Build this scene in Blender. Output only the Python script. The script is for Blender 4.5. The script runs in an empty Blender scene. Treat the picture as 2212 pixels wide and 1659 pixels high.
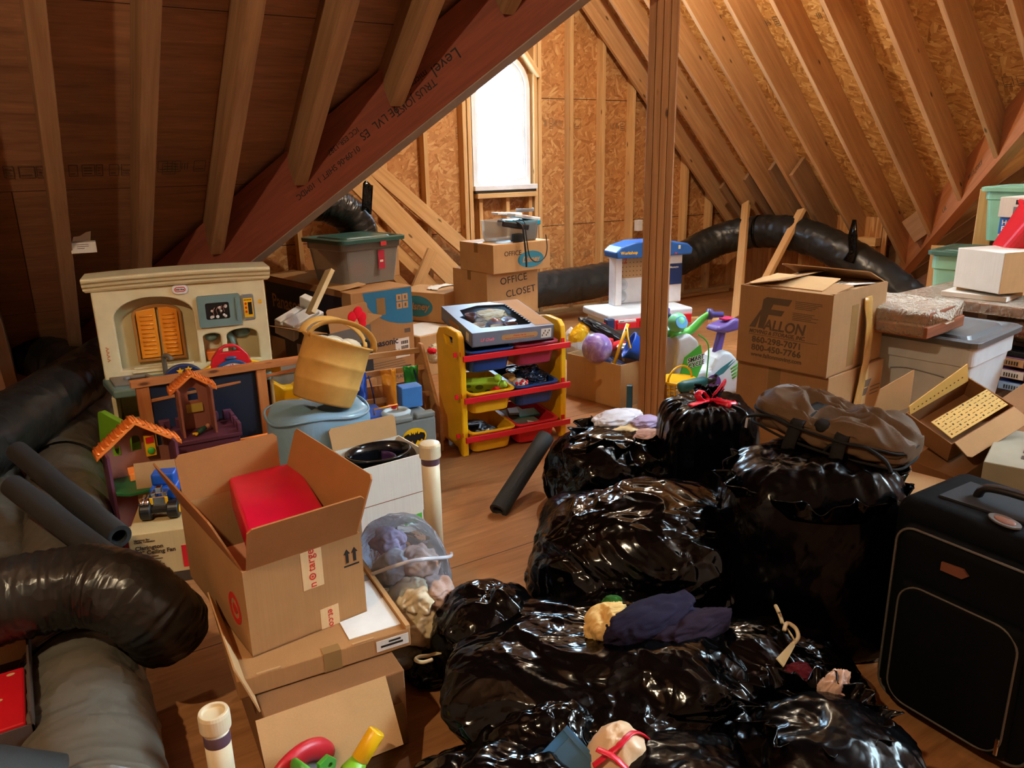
import bpy, bmesh, math, random
from mathutils import Vector, Matrix, Euler, noise
PI = math.pi
R = math.radians
scene = bpy.context.scene
COL = scene.collection

# ------------------------------------------------------------------ camera
F_PX, W_PX, H_PX, EYE = 1661.0, 2212.0, 1659.0, 1.55
PITCH, ROLL, YAW = R(16.3), R(1.1), R(32)
_rz = Matrix.Rotation(-YAW, 3, 'Z')
CF = _rz @ Vector((0, math.cos(PITCH), -math.sin(PITCH)))
_u0 = _rz @ Vector((0, math.sin(PITCH), math.cos(PITCH)))
_r0 = _rz @ Vector((1, 0, 0))
CR = _r0 * math.cos(ROLL) - _u0 * math.sin(ROLL)
CU = _u0 * math.cos(ROLL) + _r0 * math.sin(ROLL)
CO = Vector((0, 0, EYE))

def ray(px, py):
    return CF + CR * ((px - W_PX / 2) / F_PX) - CU * ((py - H_PX / 2) / F_PX)
def G(px, py, z=0.0):                       # the place on the level plane at height z that is seen at a pixel
    d = ray(px, py); return CO + d * ((z - EYE) / d.z)
def GY(px, py, y):
    d = ray(px, py); return CO + d * (y / d.y)
def GX(px, py, x):
    d = ray(px, py); return CO + d * (x / d.x)
def GP(px, py, p0, n):
    d = ray(px, py); n = Vector(n); return CO + d * ((Vector(p0) - CO).dot(n) / d.dot(n))
def zat(x, y, py):                          # height above (x, y) of the point seen at image row py
    lo, hi = -0.5, 4.0
    for _ in range(40):
        m = (lo + hi) / 2; v = Vector((x, y, m)) - CO
        if H_PX / 2 - F_PX * v.dot(CU) / v.dot(CF) > py: lo = m
        else: hi = m
    return (lo + hi) / 2
def proj(p):
    v = Vector(p) - CO; k = v.dot(CF)
    return (W_PX / 2 + F_PX * v.dot(CR) / k, H_PX / 2 - F_PX * v.dot(CU) / k)

# ------------------------------------------------------------------ materials
MATS = {}
def srgb(r, g, b):
    f = lambda c: (c / 255 / 12.92) if c / 255 <= 0.04045 else ((c / 255 + 0.055) / 1.055) ** 2.4
    return (f(r), f(g), f(b), 1.0)

class NT:
    def __init__(self, name):
        self.m = bpy.data.materials.new(name); self.m.use_nodes = True
        self.t = self.m.node_tree; self.t.nodes.clear()
        self.out = self.n('ShaderNodeOutputMaterial')
        self.b = self.n('ShaderNodeBsdfPrincipled')
        self.l(self.b.outputs[0], self.out.inputs[0])
    def n(self, kind, **kw):
        x = self.t.nodes.new(kind)
        for k, v in kw.items():
            if hasattr(x, k): setattr(x, k, v)
            else: x.inputs[k.replace('_', ' ')].default_value = v
        return x
    def l(self, a, b): self.t.links.new(a, b)
    def coord(self, scale=(1, 1, 1), rot=(0, 0, 0), loc=(0, 0, 0), kind='Object'):
        tc = self.n('ShaderNodeTexCoord'); mp = self.n('ShaderNodeMapping')
        mp.inputs['Scale'].default_value = scale; mp.inputs['Rotation'].default_value = rot; mp.inputs['Location'].default_value = loc
        self.l(tc.outputs[kind], mp.inputs[0]); return mp.outputs[0]
    def noise(self, vec, scale=5, detail=3, rough=0.5, dist=0.0):
        x = self.n('ShaderNodeTexNoise'); x.inputs['Scale'].default_value = scale; x.inputs['Detail'].default_value = detail
        x.inputs['Roughness'].default_value = rough; x.inputs['Distortion'].default_value = dist
        if vec: self.l(vec, x.inputs['Vector'])
        return x.outputs['Fac']
    def ramp(self, fac, stops):
        x = self.n('ShaderNodeValToRGB'); e = x.color_ramp.elements
        while len(e) < len(stops): e.new(0.5)
        for i, (p, c) in enumerate(stops): e[i].position = p; e[i].color = c
        self.l(fac, x.inputs[0]); return x.outputs[0]
    def mix(self, fac, a, b, mode='MIX'):
        x = self.n('ShaderNodeMix', data_type='RGBA', blend_type=mode)
        for s, v in ((x.inputs['Factor'], fac), (x.inputs[6], a), (x.inputs[7], b)):
            if hasattr(v, 'is_output'): self.l(v, s)
            else: s.default_value = v
        return x.outputs[2]
    def math(self, op, a, b=0.0, c=None):
        x = self.n('ShaderNodeMath', operation=op)
        for i, v in enumerate((a, b) if c is None else (a, b, c)):
            if hasattr(v, 'is_output'): self.l(v, x.inputs[i])
            else: x.inputs[i].default_value = v
        return x.outputs[0]
    def bump(self, h, strength=0.3, dist=0.01, normal=None):
        x = self.n('ShaderNodeBump'); x.inputs['Strength'].default_value = strength; x.inputs['Distance'].default_value = dist
        self.l(h, x.inputs['Height'])
        if normal: self.l(normal, x.inputs['Normal'])
        self.l(x.outputs[0], self.b.inputs['Normal']); return x.outputs[0]
    def set(self, **kw):
        for k, v in kw.items():
            s = self.b.inputs[k.replace('_', ' ')]
            if hasattr(v, 'is_output'): self.l(v, s)
            else: s.default_value = v

def plain(name, col, rough=0.5, metal=0.0, bump=0.0, bscale=60, var=0.08, spec=0.5, coat=0.0):
    if name in MATS: return MATS[name]
    k = NT(name); v = k.coord()
    f = k.noise(v, 9, 4)
    c = srgb(*col)
    lo = tuple(x * (1 - var) for x in c[:3]) + (1,); hi = tuple(min(1, x * (1 + var)) for x in c[:3]) + (1,)
    k.set(Base_Color=k.ramp(f, [(0.3, lo), (0.7, hi)]), Roughness=rough, Metallic=metal)
    k.b.inputs['Specular IOR Level'].default_value = spec
    if coat: k.b.inputs['Coat Weight'].default_value = coat
    if bump: k.bump(k.noise(v, bscale, 4), bump, 0.004)
    MATS[name] = k.m; return k.m

def cardboard(name, col, var=0.10):
    if name in MATS: return MATS[name]
    k = NT(name); v = k.coord()
    c = srgb(*col)
    a = k.ramp(k.noise(v, 6, 5, 0.6), [(0.25, tuple(x * (1 - var) for x in c[:3]) + (1,)), (0.75, tuple(x * (1 + var) for x in c[:3]) + (1,))])
    fl = k.noise(k.coord((260, 260, 4)), 1, 2)
    k.set(Base_Color=k.mix(0.12, a, k.ramp(fl, [(0.4, (0.55, 0.5, 0.45, 1)), (0.6, (1, 1, 1, 1))]), 'MULTIPLY'), Roughness=0.75)
    k.b.inputs['Specular IOR Level'].default_value = 0.25
    k.bump(k.noise(v, 14, 3), 0.12, 0.01)
    MATS[name] = k.m; return k.m

def wood(name, base, dark, stretch=(1.2, 22, 22), rough=0.65, knots=True, contrast=1.0):
    """sawn lumber, grain along local X"""
    if name in MATS: return MATS[name]
    k = NT(name)
    info = k.n('ShaderNodeObjectInfo')
    add = k.n('ShaderNodeVectorMath', operation='ADD')
    k.l(k.coord(), add.inputs[0])
    sc = k.n('ShaderNodeVectorMath', operation='SCALE'); sc.inputs[0].default_value = (37, 13, 51)
    k.l(info.outputs['Random'], sc.inputs['Scale']); k.l(sc.outputs[0], add.inputs[1])
    mp = k.n('ShaderNodeMapping'); mp.inputs['Scale'].default_value = stretch; k.l(add.outputs[0], mp.inputs[0])
    n1 = k.noise(mp.outputs[0], 1.0, 6, 0.6, 0.6)
    mp2 = k.n('ShaderNodeMapping'); mp2.inputs['Scale'].default_value = (stretch[0] * 4, stretch[1] * 6, stretch[2] * 6); k.l(add.outputs[0], mp2.inputs[0])
    n2 = k.noise(mp2.outputs[0], 1.0, 3, 0.6)
    f = k.math('ADD', k.math('MULTIPLY', n1, 0.75), k.math('MULTIPLY', n2, 0.25))
    d, b = srgb(*dark), srgb(*base)
    col = k.ramp(f, [(0.5 - 0.16 / contrast, d), (0.52 + 0.14 / contrast, b)])
    per = k.math('MULTIPLY_ADD', info.outputs['Random'], 0.22, 0.86)
    rgbp = k.n('ShaderNodeCombineColor')
    for i in range(3): k.l(per, rgbp.inputs[i])
    col = k.mix(1.0, col, rgbp.outputs[0], 'MULTIPLY')
    if knots:
        mp3 = k.n('ShaderNodeMapping'); mp3.inputs['Scale'].default_value = (3.2, 9, 9); k.l(add.outputs[0], mp3.inputs[0])
        vo = k.n('ShaderNodeTexVoronoi'); vo.inputs['Scale'].default_value = 1.0; k.l(mp3.outputs[0], vo.inputs['Vector'])
        kf = k.ramp(vo.outputs['Distance'], [(0.0, (1, 1, 1, 1)), (0.05, (1, 1, 1, 1)), (0.11, (0, 0, 0, 1))])
        col = k.mix(kf, col, tuple(x * 0.28 for x in d[:3]) + (1,))
    k.set(Base_Color=col, Roughness=rough); k.b.inputs['Specular IOR Level'].default_value = 0.3
    k.bump(f, 0.15, 0.004)
    MATS[name] = k.m; return k.m

def osb(name, tones, seam=None, aniso=(7, 22)):
    """strand board: overlapping flakes, each its own tone; sheet in local XY"""
    if name in MATS: return MATS[name]
    k = NT(name)
    tc = k.n('ShaderNodeTexCoord')
    cols, outs = [], []
    for i, (ang, off) in enumerate(((8, 0.0), (-34, 3.1), (71, 7.7))):
        rt = k.n('ShaderNodeVectorRotate', rotation_type='Z_AXIS'); rt.inputs['Angle'].default_value = R(ang)
        k.l(tc.outputs['Object'], rt.inputs['Vector'])
        mp = k.n('ShaderNodeMapping'); mp.inputs['Scale'].default_value = (aniso[0], aniso[1], 1); mp.inputs['Location'].default_value = (off, off * 1.7, 0)
        k.l(rt.outputs[0], mp.inputs[0])
        vo = k.n('ShaderNodeTexVoronoi'); vo.inputs['Scale'].default_value = 1.0; vo.inputs['Randomness'].default_value = 1.0
        k.l(mp.outputs[0], vo.inputs['Vector'])
        sep = k.n('ShaderNodeSeparateColor'); k.l(vo.outputs['Color'], sep.inputs[0])
        outs.append(sep.outputs[0])
    sel = k.noise(k.coord((9, 9, 1)), 1, 3, 0.6)
    s1 = k.ramp(sel, [(0.46, (0, 0, 0, 1)), (0.48, (1, 1, 1, 1))])
    sel2 = k.noise(k.coord((8, 8, 1), loc=(4, 9, 0)), 1, 3, 0.6)
    s2 = k.ramp(sel2, [(0.54, (0, 0, 0, 1)), (0.56, (1, 1, 1, 1))])
    f = k.mix(s1, k.mix(0.0, outs[0], outs[0]), outs[1])
    f = k.mix(s2, f, outs[2])
    fine = k.noise(k.coord((60, 160, 1)), 1, 3)
    col = k.ramp(f, [(0.0, srgb(*tones[0])), (0.35, srgb(*tones[1])), (0.75, srgb(*tones[2])), (1.0, srgb(*tones[3]))])
    col = k.mix(0.25, col, k.ramp(fine, [(0.3, (0.5, 0.45, 0.4, 1)), (0.7, (1, 1, 1, 1))]), 'MULTIPLY')
    chips = k.noise(k.coord((34, 90, 1), rot=(0, 0, 0.5)), 1, 2)
    col = k.mix(k.ramp(chips, [(0.74, (0, 0, 0, 1)), (0.78, (0.6, 0.6, 0.6, 1))]), col, tuple(x * 0.3 for x in srgb(*tones[0])[:3]) + (1,))
    if seam:
        sp = k.n('ShaderNodeSeparateXYZ'); k.l(tc.outputs['Object'], sp.inputs[0])
        m = k.math('PINGPONG', k.math('ADD', sp.outputs[1], -seam[1]), seam[0] / 2)
        lt = k.math('LESS_THAN', m, 0.0035)
        col = k.mix(lt, col, (0.03, 0.02, 0.012, 1))
    k.set(Base_Color=col, Roughness=0.6); k.b.inputs['Specular IOR Level'].default_value = 0.35
    k.bump(f, 0.18, 0.004)
    MATS[name] = k.m; return k.m

def plywood(name, base, dark, seam=None, rough=0.55, stain=False, stretch=(1.5, 16, 16)):
    if name in MATS: return MATS[name]
    k = NT(name)
    v = k.coord(stretch)
    n1 = k.noise(v, 1.0, 6, 0.62, 1.2)
    n2 = k.noise(k.coord((stretch[0] * 6, stretch[1] * 5, 1)), 1.0, 3)
    f = k.math('ADD', k.math('MULTIPLY', n1, 0.7), k.math('MULTIPLY', n2, 0.3))
    b, d = srgb(*base), srgb(*dark)
    col = k.ramp(f, [(0.3, d), (0.72, b)])
    big = k.noise(k.coord((1.1, 1.6, 1)), 1, 4)
    col = k.mix(0.5, col, k.ramp(big, [(0.3, (0.62, 0.58, 0.55, 1)), (0.7, (1, 1, 1, 1))]), 'MULTIPLY')
    scr = k.noise(k.coord((9, 60, 1), rot=(0, 0, 0.9)), 1, 3)
    col = k.mix(k.ramp(scr, [(0.68, (0, 0, 0, 1)), (0.74, (0.3, 0.3, 0.3, 1))]), col, tuple(min(1, x * 1.5) for x in b[:3]) + (1,))
    if seam:
        br = k.n('ShaderNodeTexBrick'); br.inputs['Scale'].default_value = 1.0
        br.inputs['Brick Width'].default_value = seam[0]; br.inputs['Row Height'].default_value = seam[1]; br.inputs['Mortar Size'].default_value = 0.0028
        k.l(k.coord(), br.inputs['Vector'])
        col = k.mix(br.outputs['Fac'], col, tuple(x * 0.2 for x in d[:3]) + (1,))
    if stain:
        st = k.noise(k.coord((2.2, 2.2, 1), loc=(3, 1, 0)), 1, 5, 0.55)
        col = k.mix(k.ramp(st, [(0.60, (0, 0, 0, 1)), (0.64, (0.45, 0.45, 0.45, 1)), (0.70, (0.2, 0.2, 0.2, 1))]), col, tuple(min(1, x * 1.35) for x in b[:3]) + (1,))
    k.set(Base_Color=col, Roughness=rough); k.b.inputs['Specular IOR Level'].default_value = 0.4
    k.bump(f, 0.1, 0.003)
    MATS[name] = k.m; return k.m

def film(name, col, rough=0.2, fine=55, coarse=13, bs=0.5, coat=0.0, stretch=(1, 1, 1), spec=0.5):
    """crumpled plastic sheet"""
    if name in MATS: return MATS[name]
    k = NT(name)
    v = k.coord(stretch)
    w = k.n('ShaderNodeTexNoise'); w.inputs['Scale'].default_value = 4; w.inputs['Detail'].default_value = 2; k.l(v, w.inputs['Vector'])
    va = k.n('ShaderNodeVectorMath', operation='MULTIPLY_ADD'); k.l(w.outputs['Color'], va.inputs[0]); va.inputs[1].default_value = (0.22, 0.22, 0.22); k.l(v, va.inputs[2])
    vo = k.n('ShaderNodeTexVoronoi'); vo.inputs['Scale'].default_value = coarse; k.l(va.outputs[0], vo.inputs['Vector'])
    vo2 = k.n('ShaderNodeTexVoronoi'); vo2.inputs['Scale'].default_value = fine; k.l(va.outputs[0], vo2.inputs['Vector'])
    amp = k.ramp(k.noise(v, 3.2, 2), [(0.42, (0.12, 0.12, 0.12, 1)), (0.62, (1, 1, 1, 1))])
    h = k.math('ADD', k.math('MULTIPLY', vo.outputs['Distance'], 0.75), k.math('MULTIPLY', k.math('MULTIPLY', vo2.outputs['Distance'], 0.28), amp))
    k.set(Base_Color=srgb(*col), Roughness=rough); k.b.inputs['Specular IOR Level'].default_value = spec
    if coat: k.b.inputs['Coat Weight'].default_value = coat; k.b.inputs['Coat Roughness'].default_value = 0.12
    k.bump(h, bs, 0.03)
    MATS[name] = k.m; return k.m

def clear(name, col=(235, 242, 250), haze=0.25, rough=0.12, tint=0.9, bump=0.0, bscale=14, refl=0.8):
    """see-through plastic: part clear, part glossy, part milky"""
    if name in MATS: return MATS[name]
    k = NT(name); c = srgb(*col)
    tr = k.n('ShaderNodeBsdfTransparent'); tr.inputs[0].default_value = tuple(x * tint for x in c[:3]) + (1,)
    k.set(Base_Color=c, Roughness=rough)
    mx = k.n('ShaderNodeMixShader')
    fr = k.n('ShaderNodeFresnel'); fr.inputs[0].default_value = 1.35
    fac = k.math('ADD', k.math('MULTIPLY', fr.outputs[0], refl), haze)
    k.l(fac, mx.inputs[0]); k.l(tr.outputs[0], mx.inputs[1]); k.l(k.b.outputs[0], mx.inputs[2])
    k.l(mx.outputs[0], k.out.inputs[0])
    if bump:
        nrm = k.bump(k.noise(k.coord(), bscale, 3, 0.5, 1.0), bump, 0.03); k.l(nrm, fr.inputs['Normal'])
    MATS[name] = k.m; return k.m

def fabric(name, col, rough=0.9, bs=0.25, sc=350, spec=0.2):
    if name in MATS: return MATS[name]
    k = NT(name); v = k.coord(); c = srgb(*col)
    f = k.noise(v, 12, 4)
    k.set(Base_Color=k.ramp(f, [(0.3, tuple(x * 0.85 for x in c[:3]) + (1,)), (0.7, tuple(min(1, x * 1.12) for x in c[:3]) + (1,))]), Roughness=rough)
    k.b.inputs['Specular IOR Level'].default_value = spec
    k.bump(k.noise(v, sc, 2), bs, 0.003)
    MATS[name] = k.m; return k.m

M_STUD = wood('stud_pine', (232, 194, 138), (204, 156, 100))
M_RAFT = wood('rafter_pine', (212, 166, 116), (174, 126, 82))
M_RAFTD = wood('rafter_dark_pine', (168, 130, 94), (134, 98, 68), knots=False)  # darker copy of the rafter pine, for left, tail and alcove rafters
M_POST = wood('post_pine', (192, 148, 106), (150, 106, 72), stretch=(0.9, 26, 26))
M_LVL = wood('laminated_beam', (150, 82, 62), (116, 60, 46), stretch=(2.0, 30, 30), knots=False, contrast=0.7)
M_OSB = osb('strand_board', ((168, 112, 64), (190, 134, 80), (202, 148, 92), (220, 176, 122)), seam=(1.22, 0.89), aniso=(13, 42))
M_OSBR = osb('roof_strand_board', ((158, 108, 56), (190, 138, 76), (208, 160, 96), (228, 188, 126)), aniso=(40, 12))
M_PLYR = plywood('roof_plywood', (200, 150, 114), (136, 98, 76), seam=(30.0, 1.22), stretch=(1.2, 13, 13), rough=0.5)
M_FLOOR = plywood('floor_plywood', (184, 130, 82), (136, 88, 50), seam=(2.44, 1.22), stain=True, rough=0.5)
M_CARD = cardboard('kraft_card', (168, 124, 80))
M_CARD2 = cardboard('kraft_card_pale', (188, 148, 102))
M_CARDD = cardboard('kraft_card_dark', (138, 96, 60))
M_CARDI = cardboard('kraft_card_inner', (160, 106, 60))
M_WHITECARD = cardboard('white_card', (226, 222, 212), 0.04)
M_TAPE = plain('brown_tape', (140, 108, 66), 0.25, var=0.05)
M_CLEARTAPE = plain('clear_tape', (200, 170, 120), 0.15, var=0.04)
M_BAG = film('black_bag_film', (3, 3, 4), 0.13, fine=38, coarse=10, bs=0.3, spec=0.3)
M_BAGM = film('black_bag_soft_film', (3, 3, 5), 0.22, fine=45, coarse=7, bs=0.16, spec=0.2)
M_DUCT = film('duct_wrap', (30, 30, 28), 0.3, fine=30, coarse=9, bs=0.35, stretch=(1, 1, 1))
M_DUCTG = film('duct_wrap_grey', (92, 88, 78), 0.4, fine=26, coarse=7, bs=0.35)
M_FOAM = plain('black_foam', (34, 36, 36), 0.75, bump=0.2, bscale=200)
M_PVC = plain('white_pipe', (226, 212, 178), 0.35)
M_PRIMER = plain('purple_primer', (92, 70, 84), 0.4)
M_INK = plain('black_ink', (24, 20, 18), 0.7)
M_INKG = plain('grey_ink', (92, 80, 66), 0.7)
M_RED = plain('red_plastic', (206, 26, 40), 0.35)
M_YEL = plain('yellow_plastic', (240, 186, 20), 0.35)
M_BLUE = plain('blue_plastic', (24, 84, 180), 0.35)
M_NAVY = plain('navy_plastic', (20, 40, 84), 0.4)
M_GREEN = plain('green_plastic', (70, 180, 60), 0.35)
M_LIME = plain('lime_plastic', (128, 190, 40), 0.4)
M_WHITE = plain('white_plastic', (236, 236, 238), 0.35)
M_BLACK = plain('black_plastic', (18, 18, 20), 0.4)
M_GREY = plain('grey_plastic', (120, 124, 128), 0.45)
M_PURP = plain('purple_plastic', (96, 74, 150), 0.4)
M_CREAM = plain('cream_plastic', (226, 214, 170), 0.45)
M_TEAL = plain('teal_grey_plastic', (112, 140, 138), 0.45)
M_ORANGE = plain('orange_plastic', (236, 150, 36), 0.4)
M_CHROME = plain('chrome_plastic', (220, 220, 220), 0.12, metal=1.0)
M_CABLE = plain('black_cable', (16, 16, 18), 0.5)

# ------------------------------------------------------------------ mesh builder
class MB:
    def __init__(self): self.v = []; self.f = []; self.mi = 0; self.fm = []
    def face(self, idx): self.f.append(tuple(idx)); self.fm.append(self.mi)
    def add(self, vs, fs, M=None):
        b = len(self.v)
        for p in vs:
            p = Vector(p); self.v.append(M @ p if M else p)
        for q in fs: self.face([b + i for i in q])
        return self
    def box(self, lo, hi, M=None):
        x0, y0, z0 = lo; x1, y1, z1 = hi
        return self.add([(x0, y0, z0), (x1, y0, z0), (x1, y1, z0), (x0, y1, z0), (x0, y0, z1), (x1, y0, z1), (x1, y1, z1), (x0, y1, z1)],
                        [(0, 3, 2, 1), (4, 5, 6, 7), (0, 1, 5, 4), (1, 2, 6, 5), (2, 3, 7, 6), (3, 0, 4, 7)], M)
    def frustum(self, lo, hi, top_lo, top_hi, z0, z1, M=None):
        (a, b), (c, d), (e, f), (g, h) = lo, hi, top_lo, top_hi
        return self.add([(a, b, z0), (c, b, z0), (c, d, z0), (a, d, z0), (e, f, z1), (g, f, z1), (g, h, z1), (e, h, z1)],
                        [(0, 3, 2, 1), (4, 5, 6, 7), (0, 1, 5, 4), (1, 2, 6, 5), (2, 3, 7, 6), (3, 0, 4, 7)], M)
    def tube(self, pts, rads, n=16, caps=True, wob=0.0, seed=0, flat=1.0, rings=0.0):
        pts = [Vector(p) for p in pts]
        if not hasattr(rads, '__len__'): rads = [rads] * len(pts)
        b = len(self.v); up = Vector((0, 0, 1))
        prev = None
        for i, p in enumerate(pts):
            t = (pts[min(i + 1, len(pts) - 1)] - pts[max(i - 1, 0)]).normalized()
            if prev is None:
                s = t.cross(up)
                if s.length < 1e-3: s = t.cross(Vector((1, 0, 0)))
            else: s = prev - t * prev.dot(t)
            s.normalize(); prev = s; q = s.cross(t)
            for k in range(n):
                a = 2 * PI * k / n; r = rads[i]
                d = s * math.cos(a) + q * math.sin(a) * flat
                if wob:
                    r *= 1 + wob * noise.noise(Vector((p * 9 + d * 1.3)) + Vector((seed, 0, 0))) + wob * 0.6 * noise.noise(Vector((d * 4 + p * 26)))
                if rings: r *= 1 + rings * (0.5 - abs(noise.noise(Vector((i * 0.55 + 0.8 * math.sin(a + seed), a * 0.9, seed * 3.1))))) + rings * 0.7 * (0.5 - abs(noise.noise(Vector((i * 1.3, a * 1.7 + i * 0.2, seed + 8)))))
                self.v.append(p + d * r)
        for i in range(len(pts) - 1):
            for k in range(n):
                k2 = (k + 1) % n
                self.face((b + i * n + k, b + i * n + k2, b + (i + 1) * n + k2, b + (i + 1) * n + k))
        if caps:
            self.face([b + k for k in range(n)][::-1]); e = b + (len(pts) - 1) * n
            self.face([e + k for k in range(n)])
        return self
    def cyl(self, p0, p1, r0, r1=None, n=24): return self.tube([p0, p1], [r0, r0 if r1 is None else r1], n)
    def lathe(self, prof, n=32, M=None, sx=1.0, sy=1.0):
        vs, fs = [], []
        for r, z in prof:
            for k in range(n):
                a = 2 * PI * k / n; vs.append((r * math.cos(a) * sx, r * math.sin(a) * sy, z))
        m = len(prof)
        for i in range(m - 1):
            for k in range(n):
                k2 = (k + 1) % n; fs.append((i * n + k, i * n + k2, (i + 1) * n + k2, (i + 1) * n + k))
        if prof[0][0] > 1e-5: fs.append(tuple(range(n))[::-1])
        if prof[-1][0] > 1e-5: fs.append(tuple((m - 1) * n + k for k in range(n)))
        return self.add(vs, fs, M)
    def ball(self, c, r, sx=1, sy=1, sz=1, n=20, m=12):
        vs, fs = [], []
        for i in range(m + 1):
            t = PI * i / m
            for k in range(n):
                a = 2 * PI * k / n
                vs.append((c[0] + r * sx * math.sin(t) * math.cos(a), c[1] + r * sy * math.sin(t) * math.sin(a), c[2] - r * sz * math.cos(t)))
        for i in range(m):
            for k in range(n):
                k2 = (k + 1) % n; fs.append((i * n + k, i * n + k2, (i + 1) * n + k2, (i + 1) * n + k))
        return self.add(vs, fs)
    def plate(self, outline, holes=(), t=0.01, M=None):
        """flat outline (2-D, in local XY) with holes, given thickness t along local Z"""
        bm = bmesh.new(); loops = []
        for lp in [outline] + list(holes):
            vv = [bm.verts.new((x, y, 0)) for x, y in lp]; loops.append(vv)
            for i in range(len(vv)): bm.edges.new((vv[i], vv[(i + 1) % len(vv)]))
        if holes:
            bmesh.ops.triangle_fill(bm, use_beauty=True, edges=bm.edges[:], normal=(0, 0, 1))
        else:
            bm.faces.new(loops[0])
        bmesh.ops.recalc_face_normals(bm, faces=bm.faces[:])
        r = bmesh.ops.extrude_face_region(bm, geom=bm.faces[:])
        bmesh.ops.translate(bm, verts=[g for g in r['geom'] if isinstance(g, bmesh.types.BMVert)], vec=(0, 0, t))
        bmesh.ops.recalc_face_normals(bm, faces=bm.faces[:])
        bm.verts.index_update()
        self.add([v.co.copy() for v in bm.verts], [[v.index for v in f.verts] for f in bm.faces], M)
        bm.free(); return self
    def grid(self, fn, nu, nv):
        b = len(self.v)
        for j in range(nv + 1):
            for i in range(nu + 1): self.v.append(Vector(fn(i / nu, j / nv)))
        for j in range(nv):
            for i in range(nu):
                a = b + j * (nu + 1) + i; self.face((a, a + 1, a + nu + 2, a + nu + 1))
        return self
    def build(self, name, mats, parent=None, M=None, bevel=0.0, smooth=False, sub=0, solid=0.0, label=None, seg=2, keep=False):
        me = bpy.data.meshes.new(name)
        me.from_pydata([tuple(p) for p in self.v], [], self.f); me.update()
        if not isinstance(mats, (list, tuple)): mats = [mats]
        for m in mats: me.materials.append(m)
        if len(mats) > 1: me.polygons.foreach_set('material_index', self.fm)
        bm = bmesh.new(); bm.from_mesh(me)
        bmesh.ops.recalc_face_normals(bm, faces=bm.faces[:]) if not solid else None
        bm.to_mesh(me); bm.free()
        o = bpy.data.objects.new(name, me); COL.objects.link(o)
        if parent: o.parent = parent
        if parent is not None and parent.parent is not None and not keep: o.matrix_parent_inverse = parent.matrix_basis.inverted()
        if M is not None: o.matrix_basis = M
        if smooth: me.polygons.foreach_set('use_smooth', [True] * len(me.polygons))
        if solid:
            s = o.modifiers.new('thickness', 'SOLIDIFY'); s.thickness = solid; s.offset = 0
        if bevel:
            b = o.modifiers.new('edge', 'BEVEL'); b.width = bevel; b.segments = seg; b.limit_method = 'ANGLE'; b.angle_limit = R(35); b.use_clamp_overlap = True
        if sub:
            s = o.modifiers.new('smooth', 'SUBSURF'); s.levels = sub; s.render_levels = sub
        if label: o['label'] = label
        return o

def B(lo, hi): return MB().box(lo, hi)
def tag(o, label, cat, group=None, kind=None):
    if label: o['label'] = label
    if cat: o['category'] = cat
    if group: o['group'] = group
    if kind: o['kind'] = kind
    return o
def thing(name, label, cat, loc=(0, 0, 0), rz=0.0, group=None, M=None):
    o = bpy.data.objects.new(name, None); o.empty_display_size = 0.05; COL.objects.link(o)
    if M is not None: o.matrix_world = M
    else: o.location = loc; o.rotation_euler = (0, 0, rz)
    return tag(o, label, cat, group)
def copy_tree(o, parent=None):
    c = o.copy(); COL.objects.link(c)
    if parent: c.parent = parent; c.matrix_parent_inverse = o.matrix_parent_inverse.copy()
    for ch in list(o.children): copy_tree(ch, c)
    return c
def frame(o, x, y, z=None):
    """matrix with origin o, local x along x, local y near y"""
    x = Vector(x).normalized(); y = Vector(y); y = (y - x * y.dot(x)).normalized(); zz = x.cross(y)
    m = Matrix(((x.x, y.x, zz.x, o[0]), (x.y, y.y, zz.y, o[1]), (x.z, y.z, zz.z, o[2]), (0, 0, 0, 1)))
    return m
def txt(parent, s, mat, size, loc, rot, name='printed_lettering', shear=0.0, align='LEFT', sx=1.0, bold=0.0, mirror=False, space=1.0, ext=0.0006):
    cu = bpy.data.curves.new(name, 'FONT'); cu.body = s; cu.size = size; cu.extrude = ext; cu.shear = shear; cu.align_x = align
    cu.offset = bold; cu.resolution_u = 3; cu.space_character = space; cu.space_line = 0.9
    t = bpy.data.objects.new(name + '_curve', cu); COL.objects.link(t)
    dg = bpy.context.evaluated_depsgraph_get()
    me = bpy.data.meshes.new_from_object(t.evaluated_get(dg)); me.name = name
    bpy.data.objects.remove(t)
    me.materials.clear(); me.materials.append(mat)
    o = bpy.data.objects.new(name, me); COL.objects.link(o)
    o.parent = parent
    o.matrix_local = Matrix.Translation(loc) @ Euler(rot).to_matrix().to_4x4() @ Matrix.Diagonal((-sx if mirror else sx, 1, 1, 1))
    return o
FRONT, LEFT, RIGHT, TOP = (PI / 2, 0, 0), (PI / 2, 0, -PI / 2), (PI / 2, 0, PI / 2), (0, 0, 0)
def arc(cx, cy, r, a0, a1, n=16, ry=None):
    ry = r if ry is None else ry
    return [(cx + r * math.cos(R(a0 + (a1 - a0) * i / n)), cy + ry * math.sin(R(a0 + (a1 - a0) * i / n))) for i in range(n + 1)]
def oval(cx, cy, rx, ry, n=28): return arc(cx, cy, rx, 0, 360, n, ry)[:-1]
def rrect(x0, y0, x1, y1, r, n=5):
    return arc(x1 - r, y1 - r, r, 0, 90, n) + arc(x0 + r, y1 - r, r, 90, 180, n) + arc(x0 + r, y0 + r, r, 180, 270, n) + arc(x1 - r, y0 + r, r, 270, 360, n)
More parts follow.
